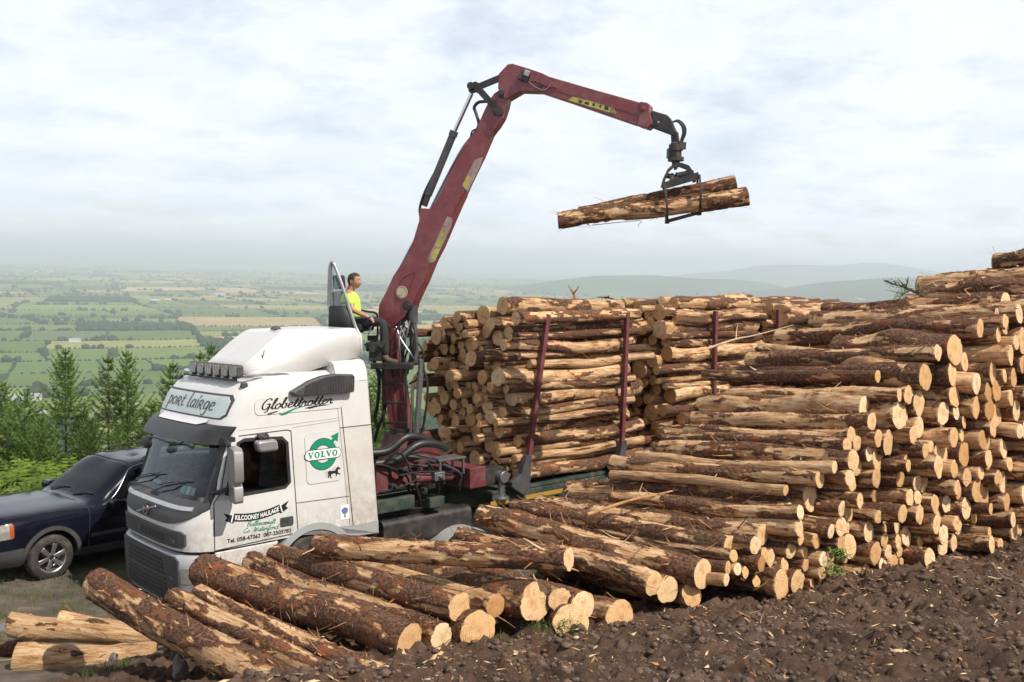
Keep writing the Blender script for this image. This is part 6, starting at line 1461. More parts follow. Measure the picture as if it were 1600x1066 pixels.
for x in (1046, 1053, 1067, 1077): mb.prism([gpx(x, 284, .12), gpx(x + 4, 269, .02), gpx(x + 6, 270, .02), gpx(x + 7, 283, .14)], lx * .02)
cbuild(mb, 'grapple_jaw', M['blacksteel'], grap, bevel=.008)
for nm, o0, mid, end in (('grapple_claw', .17, .30, .06), ('grapple_claw', -.17, -.30, -.04)):
    mb = MB()
    for (xa, ya, xb, yb) in ((1039, 288, 1046, 344), (1092, 280, 1095, 336)):
        pts = [gpx(xa, ya, o0), gpx(xa + (xb - xa) * .35, ya + (yb - ya) * .35, mid), gpx(xa + (xb - xa) * .75, ya + (yb - ya) * .75, mid * .95), gpx(xb, yb, end)]
        pts = smoothpath(pts, 5)
        for a, b in zip(pts[:-1], pts[1:]): mb.bar(a, b, .045, .03, up=lx)
    mb.bar(gpx(1046, 343, end), gpx(1095, 336, end), .03, .05)
    mb.box(gpx(1046, 343, end), (.06, .06, .07)); mb.box(gpx(1095, 336, end), (.06, .06, .08)); cbuild(mb, nm, M['blacksteel'], grap, bevel=.006)
def grab_log(A, B, r, seed, label, peel, taper, shreds):
    V = log_mesh('log', (B - A).length, r * taper, r, seed, 36, 110, peel, .6, shreds * 2); o = bpy.data.objects.new('log', V[0]); COL.objects.link(o); o.matrix_world = log_matrix(A, B, seed); tag(o, label, 'log', 'logs held in the crane grapple')
grab_log(at(872, 346, 14.75), at(1168, 307, 14.42), .125, 201, 'lower and longer of the two logs gripped in the raised grapple', .5, .92, 60)
grab_log(at(905, 334, 14.95), at(1150, 286, 14.68), .105, 202, 'upper log in the raised grapple, its right end stopping short of the lower one', .35, .85, 40)
# lift cylinders beside the column, hoses
mb = MB(); mb.cyl(bp(645, 478, .02), bp(645, 505, .02), .085, 18); mb.cyl(bp(645, 500, .02), bp(648, 570, .02), .07, 16); lc_ = cbuild(mb, 'lift_cylinder', M['dgrey'], smooth=True)
for (a, b, r_) in (((658, 562), (650, 684), .042), ((645, 600), (642, 680), .026), ((660, 585), (652, 684), .02)):
    mb = MB(); mb.cyl(bp(*a, .22), bp(*b, .22), r_, 14); cbuild(mb, 'piston_rod', M['steel'], lc_, smooth=True)
mb = MB(); mb.bar(bp(653, 684, .22), bp(647, 682, .22), .12, .14, up=BN); cbuild(mb, 'cylinder_eye', M['steel'], lc_, bevel=.02)
rgc = random.Random(12)
for k in range(13):
    x0 = 612 + rgc.uniform(0, 42); x1 = 606 + rgc.uniform(0, 45); y1 = rgc.uniform(560, 600); o1 = rgc.uniform(-.1, .3)
    bul = rgc.uniform(-8, 14)
    mb = MB(); mb.tube(smoothpath([bp(x0, 503 + rgc.uniform(-6, 14), o1), bp((x0 + x1) / 2 + bul, 530, o1 + .05), bp(x1 + bul * .6, 555, o1 + .04), bp(x1, y1, o1 * .5)], 5), rgc.choice((.012, .016, .02)), 7); cbuild(mb, 'hydraulic_hose', M[rgc.choice(('hose', 'hose', 'steel'))], col_c, smooth=True)
for (P_, r_) in (([(583, 560), (592, 590), (590, 630), (586, 652), (590, 668)], .03), ([(590, 575), (600, 600), (601, 640), (590, 670), (585, 690)], .028), ([(655, 560), (668, 600), (664, 650), (658, 680)], .02), ([(646, 545), (662, 570), (655, 590), (640, 600)], .018), ([(636, 520), (656, 540), (662, 560), (652, 585)], .018)):
    ctube('hydraulic_hose', P_, r_, 'hose', col_c)
# control platform, ladder, operator's seat
plat = MB(); a, b = bp(580, 571, .35), bp(644, 571, .35)
for q in ((580, 572, .05), (580, 572, .65)): plat.bar(bp(*q), bp(644, 573, q[2]), .06, .10)
plat.bar(bp(606, 570, .35), bp(644, 570, .35), .62, .05)
plat.box(bp(592, 548, .32), (.26, .5, .30)); plat = cbuild(plat, 'operator_platform', M['blacksteel'], bevel=.01)
lad = MB()
for x in ((598, 600), (633, 636)): lad.bar(bp(x[0], 575, .45), bp(x[1], 668, .45), .035, .035)
for y in (600, 630, 661): lad.bar(bp(598 + (y - 600) * .03, y, .45), bp(634 + (y - 600) * .04, y, .45), .05, .035)
cbuild(lad, 'ladder', M['blacksteel'], bevel=.004)
# levers and linkage clutter under the seat
mb = MB()
for k in range(14): p = bp(575 + rgc.uniform(0, 26), 528 + rgc.uniform(0, 36), rgc.uniform(.1, .6)); mb.box(p, (rgc.uniform(.03, .12), rgc.uniform(.04, .12), rgc.uniform(.04, .14)), rot=Matrix.Rotation(rgc.uniform(0, 3), 3, 'Y'))
cbuild(mb, 'control_valves', M['blacksteel'], plat)
mb = MB(); mb.tube([bp(574, 526, .52), bp(583, 505, .52)], .008, 6); mb.tube([bp(590, 532, .42), bp(596, 500, .46)], .008, 6); cbuild(mb, 'control_lever', M['chrome'], plat)
ctube('grab_rail', [(555, 483), (575, 487), (586, 489), (590, 496), (590, 520), (589, 560)], .018, 'blacksteel', plat)
# seat shell: black tub below, clear screen above, silver roll hoop
seat = MB(); rows = []
for (py, xl, xr) in ((478, 513.5, 540), (495, 513.2, 548), (524, 513, 558)):
    rows.append([bp(xr, py, .72), bp((xl + xr) / 2, py, .74), bp(xl + 2, py, .70), bp(xl, py, .60), bp(xl, py, .10), bp(xl + 2, py, .0), bp((xl + xr) / 2, py, -.04), bp(xr, py, -.02)])
seat.grid(rows); seat = cbuild(seat, 'seat_tub', M['seatblack'], smooth=True, auto=60); s_ = seat.modifiers.new('s', 'SOLIDIFY'); s_.thickness = .03
cush = MB(); cush.bar(bp(541, 511, .35), bp(575, 511, .35), .50, .14); cush.bar(bp(537, 512, .35), bp(533, 455, .35), .46, .12); cush.bar(bp(531, 452, .35), bp(529, 430, .35), .3, .10); cbuild(cush, 'seat_cushion', M['seatblack'], seat, bevel=.04)
scr = MB(); scr.grid([[bp(514.5, 414, .64), bp(514, 440, .64), bp(513.5, 478, .64)], [bp(514.5, 414, .06), bp(514, 440, .06), bp(513.5, 478, .06)]]); 
scr.add([bp(515, 414, .66), bp(519, 414, .66), bp(541, 478, .72), bp(513.5, 478, .66)], [(0, 1, 2, 3)]); scr.add([bp(515, 414, .04), bp(519, 414, .04), bp(541, 478, -.02), bp(513.5, 478, .04)], [(0, 1, 2, 3)])
cbuild(scr, 'seat_screen', M['carglass'] if False else M['ws'], seat)
for off in (.70, 0.0):
    mb = MB(); mb.tube(smoothpath([bp(514, 478, off), bp(515, 430, off), bp(516.5, 415, off), bp(519, 411, off), bp(523, 416, off), bp(534, 445, off), bp(546, 482, off), bp(556, 512, off), bp(563, 525, off)], 5), .030, 9); cbuild(mb, 'roll_hoop', M['steel'], seat, smooth=True)
mb = MB(); mb.tube([bp(519, 411, .70), bp(519, 411, 0)], .026, 8); cbuild(mb, 'hoop_crossbar', M['steel'], seat, smooth=True)
mb = MB(); mb.bar(bp(513.5, 478, .74), bp(513.5, 478, -.04), .04, .05); cbuild(mb, 'hoop_crossbar', M['steel'], seat, smooth=True)
# crane base on the chassis
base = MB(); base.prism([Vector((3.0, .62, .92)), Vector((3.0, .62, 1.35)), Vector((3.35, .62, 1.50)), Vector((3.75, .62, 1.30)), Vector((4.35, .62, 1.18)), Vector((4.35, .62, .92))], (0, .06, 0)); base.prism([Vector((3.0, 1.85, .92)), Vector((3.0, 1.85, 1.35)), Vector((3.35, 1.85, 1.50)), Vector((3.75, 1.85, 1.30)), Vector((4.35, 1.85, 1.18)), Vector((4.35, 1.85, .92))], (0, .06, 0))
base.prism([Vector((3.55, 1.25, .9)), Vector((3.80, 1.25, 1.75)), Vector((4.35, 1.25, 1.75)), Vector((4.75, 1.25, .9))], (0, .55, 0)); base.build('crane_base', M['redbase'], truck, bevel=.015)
mb = MB(); mb.cyl((4.08, 1.25, 1.72), (4.08, 1.25, 1.82), .30, 28); mb.build('slew_ring', M['blacksteel'], truck, smooth=True)
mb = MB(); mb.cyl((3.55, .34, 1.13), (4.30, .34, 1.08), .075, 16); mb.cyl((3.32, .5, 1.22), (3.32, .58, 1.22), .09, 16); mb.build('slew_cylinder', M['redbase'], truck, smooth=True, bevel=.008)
for (a, b) in (((3.0, .75, 1.55), (3.9, .6, 1.72)), ((3.0, .6, 1.40), (4.05, .42, 1.62))):
    a, b = Vector(a), Vector(b); mb = MB(); mb.tube(smoothpath([a, a.lerp(b, .3) + Vector((0, -.05, -.03)), a.lerp(b, .65) + Vector((0, -.06, .10)), b, b + Vector((.25, .05, -.10))], 6), .065, 12); mb.build('corrugated_hose', M['hose'], truck, smooth=True)
# stabiliser box with step plate
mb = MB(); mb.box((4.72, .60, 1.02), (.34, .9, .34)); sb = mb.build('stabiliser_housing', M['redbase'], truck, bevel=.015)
mb = MB(); mb.box((5.02, .30, 1.0), (.86 - .3, .28, .28)); mb.build('stabiliser_beam', M['blacksteel'], sb, bevel=.012)
mb = MB(); mb.cyl((5.20, .12, 1.20 - .22), (5.20, .12, .62), .055, 14); mb.cyl((5.20, .02, .98), (5.20, .26, .98), .10, 18); mb.cyl((5.20, .12, .64), (5.20, .12, .60), .13, 18); mb.build('stabiliser_leg', M['steel'], sb, smooth=True, bevel=.006)
mb = MB(); mb.box((4.22, .36, 1.38), (.56, .34, .03)); 
for x in (3.98, 4.46):
    for y in (.22, .50): mb.box((x, y, 1.24), (.035, .035, .26))
mb.build('step_plate', M['steel'], truck, bevel=.004)
mb = MB(); mb.box((3.1, .25, .80), (.7, .12, .20)); mb.box((3.85, .18, .74), (.30, .10, .16)); mb.build('chassis_bracket', M['green'], truck, bevel=.01)
# hoses and small ironwork crowding the crane foot
for k in range(16):
    x0, y0, z0 = rgc.uniform(2.75, 3.6), rgc.uniform(.25, .9), rgc.uniform(.95, 1.5); x1, y1, z1 = x0 + rgc.uniform(.4, 1.3), rgc.uniform(.2, .9), rgc.uniform(.75, 1.35)
    mb = MB(); mb.tube(smoothpath([(x0, y0, z0), (x0 * .6 + x1 * .4, (y0 + y1) / 2 - .1, max(z0, z1) + rgc.uniform(-.1, .18)), (x1, y1, z1), (x1 + .1, y1 + .1, z1 - .25)], 6), rgc.choice((.012, .016, .022)), 7); mb.build('hydraulic_hose', M[rgc.choice(('hose', 'hose', 'dgrey'))], truck, smooth=True)
for k in range(9):
    mb = MB(); c = (rgc.uniform(2.85, 4.7), rgc.uniform(.25, .75), rgc.uniform(.82, 1.32)); mb.box(c, (rgc.uniform(.08, .22), rgc.uniform(.08, .2), rgc.uniform(.06, .18))); mb.cyl((c[0], c[1] - .14, c[2]), (c[0], c[1], c[2]), .03, 10); mb.build('valve_block', M[rgc.choice(('blacksteel', 'blacksteel', 'steel'))], truck, bevel=.01)
# ------------------------------------------------------------------ operator
def skinned(name, chains, mat, parent, sub=2):
    """chains: lists of (point, radius); one skin object"""
    me = bpy.data.meshes.new(name); V = []; E = []; Rr = []; key = {}
    for ch in chains:
        prev = None
        for p, r in ch:
            k = tuple(round(c, 4) for c in p)
            if k not in key: key[k] = len(V); V.append(tuple(p)); Rr.append(r)
            i = key[k]
            if prev is not None: E.append((prev, i))
            prev = i
    me.from_pydata(V, E, []); o = bpy.data.objects.new(name, me); COL.objects.link(o)
    md = o.modifiers.new('skin', 'SKIN'); md.use_smooth_shade = True
    lay = me.skin_vertices[0] if me.skin_vertices else None
    if lay is None:
        bm = bmesh.new(); bm.from_mesh(me); bm.verts.layers.skin.verify(); bm.to_mesh(me); bm.free(); lay = me.skin_vertices[0]
    for i, r in enumerate(Rr):
        rr = r if isinstance(r, tuple) else (r, r); lay.data[i].radius = rr; lay.data[i].use_root = (i == 0)
    s = o.modifiers.new('sub', 'SUBSURF'); s.levels = sub; s.render_levels = sub
    m2 = evalmesh(o); o.modifiers.clear(); o.data = m2; m2.materials.clear(); m2.materials.append(mat)
    for p in m2.polygons: p.use_smooth = True
    if parent: o.parent = parent
    return o
PO = .35
def pp(px, py, off=0.0): return bp(px, py, PO + off)
person = empty('person', Matrix.Translation(pp(555, 505))); PM = person.matrix_world.copy()
tag(person, 'man in a bright yellow-green T-shirt and dark trousers seated at the crane controls', 'person')
def pk(ch): return [(PM.inverted() @ p, r) for p, r in ch]
u = .0101
hip = pp(547, 503); chest = pp(545, 470); neck = pp(547, 452.5)
# body: head, neck, torso, arms in one surface
hc = pp(553.5, 439)
fw = bd
def body():
    ch = []
    torso = [(hip, .15), (pp(548, 490), .155), (pp(547, 476), .155), (pp(545, 464), .14), (pp(547, 455), .075), (pp(549, 450), .062), (pp(551, 445), .075)]
    ch.append(torso)
    for s in (1, -1):
        sh = pp(545, 462, .17 * s); el = pp(551, 485, .25 * s); wr = pp(577 if s > 0 else 576, 496 if s > 0 else 498, .22 * s)
        ch.append([(pp(545, 464), .14), (sh, .068), (sh.lerp(el, .5), .052), (el, .045), (el.lerp(wr, .5), .042), (wr, .029)])
    return ch
b_ = skinned('body', [pk(c) for c in body()], M['skin'], person)
# head as a shaped mesh
def head():
    mb = MB(); rows = []
    nz, na = 17, 24; L_ = .112; W_ = .078; Hh = .128
    for i in range(nz + 1):
        v = -1 + 2 * i / nz; zz = v * Hh; row = []
        rr = math.sqrt(max(.0, 1 - abs(v)**2.3))
        for j in range(na):
            a = 2 * math.pi * j / na; cx, sy = math.cos(a), math.sin(a); x = cx * L_ * rr; y = sy * W_ * rr
            if v < 0:
                x = x * (1 - .10 * v * v) - (.0 if cx > 0 else .035 * cx * 0) + (.018 * (-v)); y *= 1 + .30 * v * (1 if cx > 0 else .2)
                if cx < 0: x *= 1 + .35 * v
            if cx > .96 and -.62 < v < .12: x += .016 * (1 - abs((v + .30) / .30)) * max(0, 1) if abs((v + .30) / .30) < 1 else 0
            if cx > .6 and abs(v - .16) < .12: x -= .008
            if cx > .8 and abs(v + .60) < .07: x += .005
            row.append(hc + fw * x + BN * y + Vector((0, 0, zz)))
        rows.append(row + [row[0]])
    mb.grid(rows); 
    return mb
hm = head(); hm.v = [tuple(PM.inverted() @ Vector(p)) for p in hm.v]; hd_ = hm.build('head', M['skin'], b_, smooth=True, auto=180)
mb = MB()
for s in (1, -1): mb.lathe([(.0, -.012), (.024, -.008), (.032, 0), (.024, .010), (0, .006)], hc + BN * (.080 * s) - fw * .008 + Vector((0, 0, -.008)), BN * s, 12)
mb.v = [tuple(PM.inverted() @ Vector(p)) for p in mb.v]; mb.build('ear', M['skin'], b_, smooth=True)
mb = MB()
for s in (1, -1): mb.lathe([(0, -.009), (.010, 0), (0, .009)], hc + fw * .092 + BN * (.034 * s) + Vector((0, 0, .012)), fw, 8)
mb.v = [tuple(PM.inverted() @ Vector(p)) for p in mb.v]; mb.build('eye', M['hair'], b_, smooth=True)
# short dark hair
mb = MB(); rows = []
for i in range(9):
    t = i / 8; row = []
    for j in range(25):
        a = 2 * math.pi * j / 24; cx, sy = math.cos(a), math.sin(a); low = -.50 if cx < -.35 else (-.10 if cx < .30 else .62); v = low + (1.0 - low) * t
        rr = math.sqrt(max(0, 1 - abs(v)**2.3)); k = 1.0 if (v > -.05 or cx > 0) else 1 + .3 * v
        row.append(hc + fw * ((.112 * rr + .010) * cx * k) + BN * ((.078 * rr + .010) * sy) + Vector((0, 0, v * .138)))
    rows.append(row)
mb.grid(rows); mb.v = [tuple(PM.inverted() @ Vector(p)) for p in mb.v]; mb.build('hair', M['hair'], b_, smooth=True, auto=180)
# shirt: torso and short sleeves
sh_ch = [[(pp(547, 500), .175), (pp(549, 488), .185), (pp(547.5, 475), .175), (pp(545, 464), .155), (pp(546.5, 456.5), .085)]]
for s in (1, -1):
    s0 = pp(545, 462, .17 * s); el = pp(551, 485, .25 * s); sh_ch.append([(pp(545, 464), .155), (s0, .085), (s0.lerp(el, .45), .075), (s0.lerp(el, .72), .072)])
skinned('shirt', [pk(c) for c in sh_ch], M['hivis'], person)
tr = []
for s in (1, -1):
    kn = pp(599, 503, .13 * s); an = pp(603, 556, .14 * s)
    tr.append([(pp(551, 505), .14), (pp(556, 506, .09 * s), .115), (pp(578, 503, .12 * s), .098), (kn, .082), (kn.lerp(an, .45), .072), (an, .06)])
skinned('trousers', [pk(c) for c in tr], M['trousers'], person)
for s in (1, -1):
    an = pp(602, 556, .14 * s); skinned('boot', [pk([(an + Vector((0, 0, .03)), .062), (an + Vector((0, 0, -.05)), .062), (pp(611, 565, .14 * s), .055), (pp(622, 566, .14 * s), .042)])], M['boot'], person)
    wr = pp(577 if s > 0 else 576, 496 if s > 0 else 498, .22 * s); fdir = (fw * .8 + Vector((0, 0, -.5))).normalized(); sd_ = BN * s
    ch = [[(wr, .028), (wr + fdir * .05, .036)]]
    for q in range(4):
        o_ = sd_ * ((q - 1.5) * .021); k0 = wr + fdir * .05; k1 = k0 + o_ + fdir * .035; ln = (.030, .034, .032, .025)[q]
        ch.append([(k0, .036), (k1, .0105), (k1 + (fdir * .5 + Vector((0, 0, -.8))).normalized() * ln, .0095), (k1 + (fdir * .5 + Vector((0, 0, -.8))).normalized() * ln + (Vector((0, 0, -.7)) - fw * .7).normalized() * ln * .8, .008)])
    ch.append([(wr, .028), (wr - sd_ * .03 + fdir * .02, .013), (wr - sd_ * .045 + fdir * .055 + Vector((0, 0, -.01)), .010)])
    skinned('hand', [pk(c) for c in ch], M['skin'], b_)
# ------------------------------------------------------------------ estate car
CM_ = Matrix.Translation((-7.17, 14.81, -.61)) @ Matrix.Rotation(R_(54), 4, 'Z') @ Matrix.Rotation(R_(3), 4, 'Y')
car = empty('parked_car', CM_); ROOTM['parked_car'] = CM_
tag(car, 'dark navy off-road estate car parked on the track behind the lorry', 'car')
CW = .94
# stations: x, then (half width, z) for sill, lower, waist, shoulder, window base, roof edge, centre top
ST = [
 (-.93, [(.50, .34), (.64, .40), (.70, .64), (.66, .84), (.58, .94), (.40, .975), (0, .985)]),
 (-.86, [(.66, .28), (.79, .40), (.82, .66), (.79, .88), (.70, 1.0), (.45, 1.035), (0, 1.05)]),
 (-.70, [(.78, .27), (.88, .42), (.90, .68), (.87, .91), (.76, 1.03), (.50, 1.065), (0, 1.08)]),
 (-.35, [(.84, .27), (.93, .42), (.945, .72), (.915, .94), (.80, 1.05), (.52, 1.085), (0, 1.10)]),
 (.10, [(.84, .27), (.93, .42), (.945, .75), (.925, .955), (.82, 1.06), (.54, 1.10), (0, 1.115)]),
 (.50, [(.84, .27), (.93, .42), (.945, .76), (.93, .965), (.85, 1.06), (.58, 1.11), (0, 1.125)]),
 (.72, [(.84, .27), (.93, .42), (.945, .77), (.93, .965), (.865, 1.05), (.66, 1.12), (0, 1.14)]),
 (1.05, [(.84, .27), (.93, .42), (.945, .78), (.935, .975), (.875, 1.06), (.69, 1.335), (0, 1.37)]),
 (1.42, [(.84, .27), (.93, .42), (.945, .78), (.935, .985), (.88, 1.07), (.665, 1.575), (0, 1.61)]),
 (1.65, [(.84, .27), (.93, .42), (.945, .79), (.935, .99), (.88, 1.08), (.655, 1.64), (0, 1.68)]),
 (2.1, [(.84, .27), (.93, .42), (.945, .79), (.94, .995), (.88, 1.09), (.65, 1.67), (0, 1.715)]),
 (2.8, [(.84, .27), (.93, .42), (.945, .80), (.94, 1.005), (.88, 1.10), (.64, 1.67), (0, 1.71)]),
 (3.35, [(.84, .29), (.92, .44), (.94, .80), (.93, 1.01), (.86, 1.12), (.61, 1.63), (0, 1.67)]),
 (3.65, [(.82, .31), (.90, .46), (.92, .80), (.91, 1.01), (.83, 1.12), (.58, 1.48), (0, 1.51)]),
 (3.85, [(.74, .36), (.82, .48), (.84, .78), (.82, .98), (.74, 1.05), (.52, 1.10), (0, 1.12)]),
]
XS = np.array([s[0] for s in ST]); SW = np.array([[p[0] for p in s[1]] for s in ST]); SZ = np.array([[p[1] for p in s[1]] for s in ST])
def crv(A, t):
    """Catmull-Rom with damped tangents over a row of values"""
    n = len(A); i = int(min(max(math.floor(t), 0), n - 2)); u = t - i; a, b = A[i], A[i + 1]; m0 = (A[min(i + 1, n - 1)] - A[max(i - 1, 0)]) / 2; m1 = (A[min(i + 2, n - 1)] - A[i]) / 2
    return (2 * u**3 - 3 * u**2 + 1) * a + (u**3 - 2 * u**2 + u) * m0 * .8 + (-2 * u**3 + 3 * u**2) * b + (u**3 - u**2) * m1 * .8
def stn(x):
    i = int(np.searchsorted(XS, x) - 1); i = max(0, min(i, len(XS) - 2)); return i + (x - XS[i]) / (XS[i + 1] - XS[i])
def cs(x, q, side=1, off=0.0):
    t = stn(x); col_w = [crv(SW[:, k], t) for k in range(7)]; col_z = [crv(SZ[:, k], t) for k in range(7)]
    wv, zv = crv(col_w, q), crv(col_z, q)
    if off:
        e = .04; w2, z2 = crv(col_w, min(6, q + e)), crv(col_z, min(6, q + e)); w1, z1 = crv(col_w, max(0, q - e)), crv(col_z, max(0, q - e)); t2 = Vector((w2 - w1, z2 - z1)).normalized(); wv += t2.y * off; zv += -t2.x * off
    return Vector((x, CW - side * max(0, wv), zv))
xs = sorted(set([round(v, 3) for v in np.linspace(-.93, 3.85, 80)])); qs = np.linspace(0, 6, 37)
rows = [[cs(x, q) for q in qs] + [cs(x, q, -1) for q in qs[-2::-1]] for x in xs]
mb = MB(); mb.grid(rows); n = len(rows[0]); mb.add(rows[0], [tuple(range(n))]); mb.add(rows[-1], [tuple(range(n))]); 
fs = [(i * n, i * n + n - 1, (i + 1) * n + n - 1, (i + 1) * n) for i in range(len(rows) - 1)]; b0 = 0
mb.f += fs; mb.m += [0] * len(fs)
body_c = mb.build('body', [M['navy'], M['gap']], car, smooth=True, auto=40)
bm = bmesh.new(); bm.from_mesh(body_c.data); bmesh.ops.remove_doubles(bm, verts=bm.verts, dist=1e-5); bmesh.ops.recalc_face_normals(bm, faces=bm.faces); bm.to_mesh(body_c.data); bm.free()
cuts = []
for x in (0, 2.86):
    for y0, y1 in ((-.2, .36), (1.52, 2.1)):
        c = MB(); c.cyl((x, y0, .36), (x, y1, .36), .43, 40); cuts.append(c.build('cut', M['gap']))
for c in cuts:
    c.parent = car; b = body_c.modifiers.new('b', 'BOOLEAN'); b.operation = 'DIFFERENCE'; b.solver = 'EXACT'; b.object = c
m2 = evalmesh(body_c); body_c.modifiers.clear(); body_c.data = m2
for c in cuts: bpy.data.objects.remove(c, do_unlink=True)
def cpatch(xa, xb, qa, qb, name, mat, side=1, off=.005, nx=14, nq=10, parent=car, fx=None):
    mb = MB(); P = []
    for i in range(nx + 1):
        u = i / nx; row = []
        for j in range(nq + 1):
            v = j / nq; x0 = xa(v) if callable(xa) else xa; x1 = xb(v) if callable(xb) else xb; row.append(cs(x0 + (x1 - x0) * u, qa + (qb - qa) * v, side, off))
        P.append(row)
    mb.grid(P); return mb.build(name, mat, parent, smooth=True)
def wspatch():
    P = []
    for i in range(15):
        x = .77 + (1.44 - .77) * i / 14; row = [cs(x, 5.02 + .98 * j / 8, 1, .005) for j in range(9)] + [cs(x, 5.02 + .98 * j / 8, -1, .005) for j in range(7, -1, -1)]; P.append(row)
    mb = MB(); mb.grid(P); return mb.build('windscreen', M['carglass'], car, smooth=True)
wspatch()
for sd_ in (1, -1):
    cpatch(lambda v: .90 + .50 * v, 2.02, 4.10, 4.90, 'front_window', M['carglass'], sd_)
    cpatch(2.10, 2.92, 4.10, 4.90, 'rear_window', M['carglass'], sd_); cpatch(3.0, 3.42, 4.12, 4.88, 'quarter_window', M['carglass'], sd_)
    # bright window surround
    mb = MB(); yv = lambda x, q: cs(x, q, sd_, .010)
    mb.tube([yv(.84 + .01 * k, 4.0 + .0 * k) for k in range(3)] + [yv(x, 4.03) for x in np.linspace(1.0, 3.4, 14)], .006, 6); mb.tube([yv(.85 + .56 * v, 4.05 + .9 * v) for v in np.linspace(0, 1, 10)] + [yv(x, 4.97) for x in np.linspace(1.5, 3.4, 12)], .006, 6); mb.build('window_trim', M['chrome'], car, smooth=True)
    # wheel arch trims, sills
    for wx in (0, 2.86):
        mb = MB(); P = []
        for i in range(25):
            a = R_(-8 + 196 * i / 24); r0, r1 = .425, .49; row = []
            for r in (r0, r1):
                px_, pz = wx + r * math.cos(a), .36 + r * math.sin(a); zc = np.array([cs(px_, q)[2] for q in np.linspace(0, 3.2, 17)]); q = float(np.interp(pz, zc, np.linspace(0, 3.2, 17))); p = cs(px_, q, sd_, .014); row.append(Vector((px_, p.y, pz)))
            row = [row[0] + Vector((0, .06 * sd_, 0))] + row + [row[1] + Vector((0, .03 * sd_, 0))]; P.append(row)
        mb.grid(P); mb.build('arch_trim', M['carplastic'], car, smooth=True)
    cpatch(.46, 2.40, .15, 1.05, 'sill', M['carplastic'], sd_, .016, 10, 4)
    cpatch(.62, 2.5, 1.48, 1.62, 'door_moulding', M['carplastic'], sd_, .016, 10, 3)
    mb = MB(); mb.tube([cs(.60, q, sd_, .003) for q in np.linspace(1.05, 3.95, 14)], .006, 5); mb.tube([cs(1.86, q, sd_, .003) for q in np.linspace(1.05, 4.0, 14)], .006, 5); mb.build('door_seam', M['gap'], car)
    mb = MB(); mb.tube([cs(x, 3.95 + .9 * (x < .62) * 0, sd_, .002) for x in np.linspace(-.70, .72, 14)], .006, 5); mb.build('bonnet_seam', M['gap'], car)
    mb = MB(); y = CW - sd_ * 1.04; mb.prism([(x, y, z) for x, z in rrect(.88, 1.02, 1.13, 1.17, .05)], (0, .20, 0)); mb.bar((.96, CW - sd_ * .88, 1.04), (.98, y, 1.06), .08, .05); mb.build('door_mirror', M['navy'], car, smooth=True, bevel=.03)
    cpatch(-.905, -.62, 2.25, 3.35, 'headlight', M['headlamp'], sd_, .006, 8, 5); cpatch(-.665, -.605, 2.3, 3.2, 'indicator', M['orange'], sd_, .009, 4, 5)
    mb = MB(); mb.tube(smoothpath([cs(1.72, 5.15, sd_, .01), cs(1.85, 5.15, sd_, .07), cs(2.4, 5.15, sd_, .075), cs(3.1, 5.15, sd_, .07), cs(3.3, 5.15, sd_, .01)], 5), .018, 8); mb.build('roof_rail', M['blacksteel'], car, smooth=True)
cpatch(-.925, -.46, .1, 1.55, 'bumper_trim', M['carplastic'], 1, .010, 8, 5); cpatch(-.925, -.46, .1, 1.55, 'bumper_trim', M['carplastic'], -1, .010, 8, 5)
for i in (0, 1):
    y0 = .45 + .7 * i; a = cs(.73, 5.3, 1, .02); mb = MB(); mb.tube(smoothpath([Vector((.72, y0 + .3, 1.14)), Vector((.80, y0 + .1, 1.20)), Vector((.83, y0 - .12, 1.215))], 4), .010, 6); mb.build('wiper', M['blackplastic'], car, smooth=True)
mb = MB(); P = [cs(.90 + dx, q, 1, -.012) for dx, q in ((0, 5.20), (.09, 5.20), (.09, 5.42), (0, 5.42))]; mb.add(P, [(0, 1, 2, 3)]); mb.build('sticker', M['paper'], car)
mb = MB(); P = [cs(1.06 + dx, q, 1, -.012) for dx, q in ((0, 5.16), (.08, 5.16), (.08, 5.26), (0, 5.26))]; mb.add(P, [(0, 1, 2, 3)]); mb.build('sticker', M['paper'], car)
mb = MB(); mb.tube([cs(1.50, 5 + .2 * k, 1, .004) for k in range(6)] + [cs(1.50, 6 - .2 * k, -1, .004) for k in range(6)], .007, 5); mb.build('roof_seam', M['gap'], car)
def carwheel(x, y, sg):
    c = Vector((x, y, .345)); ax = Vector((0, -sg, 0)); mb = MB(); mb.lathe([(.235, -.11), (.33, -.11), (.355, -.09), (.362, 0), (.355, .09), (.33, .11), (.245, .112), (.235, .09)], c, ax, 44, closed=True); o = mb.build('wheel', M['rubber'], car, smooth=True, auto=50)
    mb = MB(); mb.lathe([(.235, .105), (.222, .095), (.215, .03), (.20, -.04), (.05, -.04)], c, ax, 36)
    for k in range(6):
        a = 2 * math.pi * k / 6 + .3; d = Vector((math.cos(a), 0, math.sin(a))); s2 = Vector((-math.sin(a), 0, math.cos(a)))
        A = c + ax * .075 + d * .04; B = c + ax * .088 + d * .218; mb.bar(A, B, .05, .035, up=ax, wx2=.078, wz2=.03)
    mb.cyl(c + ax * .03, c + ax * .085, .06, 20); mb.build('rim', M['alloy'], o, smooth=True, auto=30, bevel=.006)
    mb = MB(); mb.cyl(c + ax * .086, c + ax * .093, .032, 18); mb.build('hub_cap', M['blacksteel'], o)
    mb = MB(); mb.cyl(c - ax * .05, c - ax * .02, .17, 24); mb.build('brake_disc', M['blacksteel'], o)
for x in (0, 2.86): carwheel(x, .115, 1); carwheel(x, 1.765, -1)
mb = MB(); mb.box((1.2, .94, .62), (2.9, 1.5, .5)); mb.build('seats', M['interior'], car, bevel=.05) if False else None
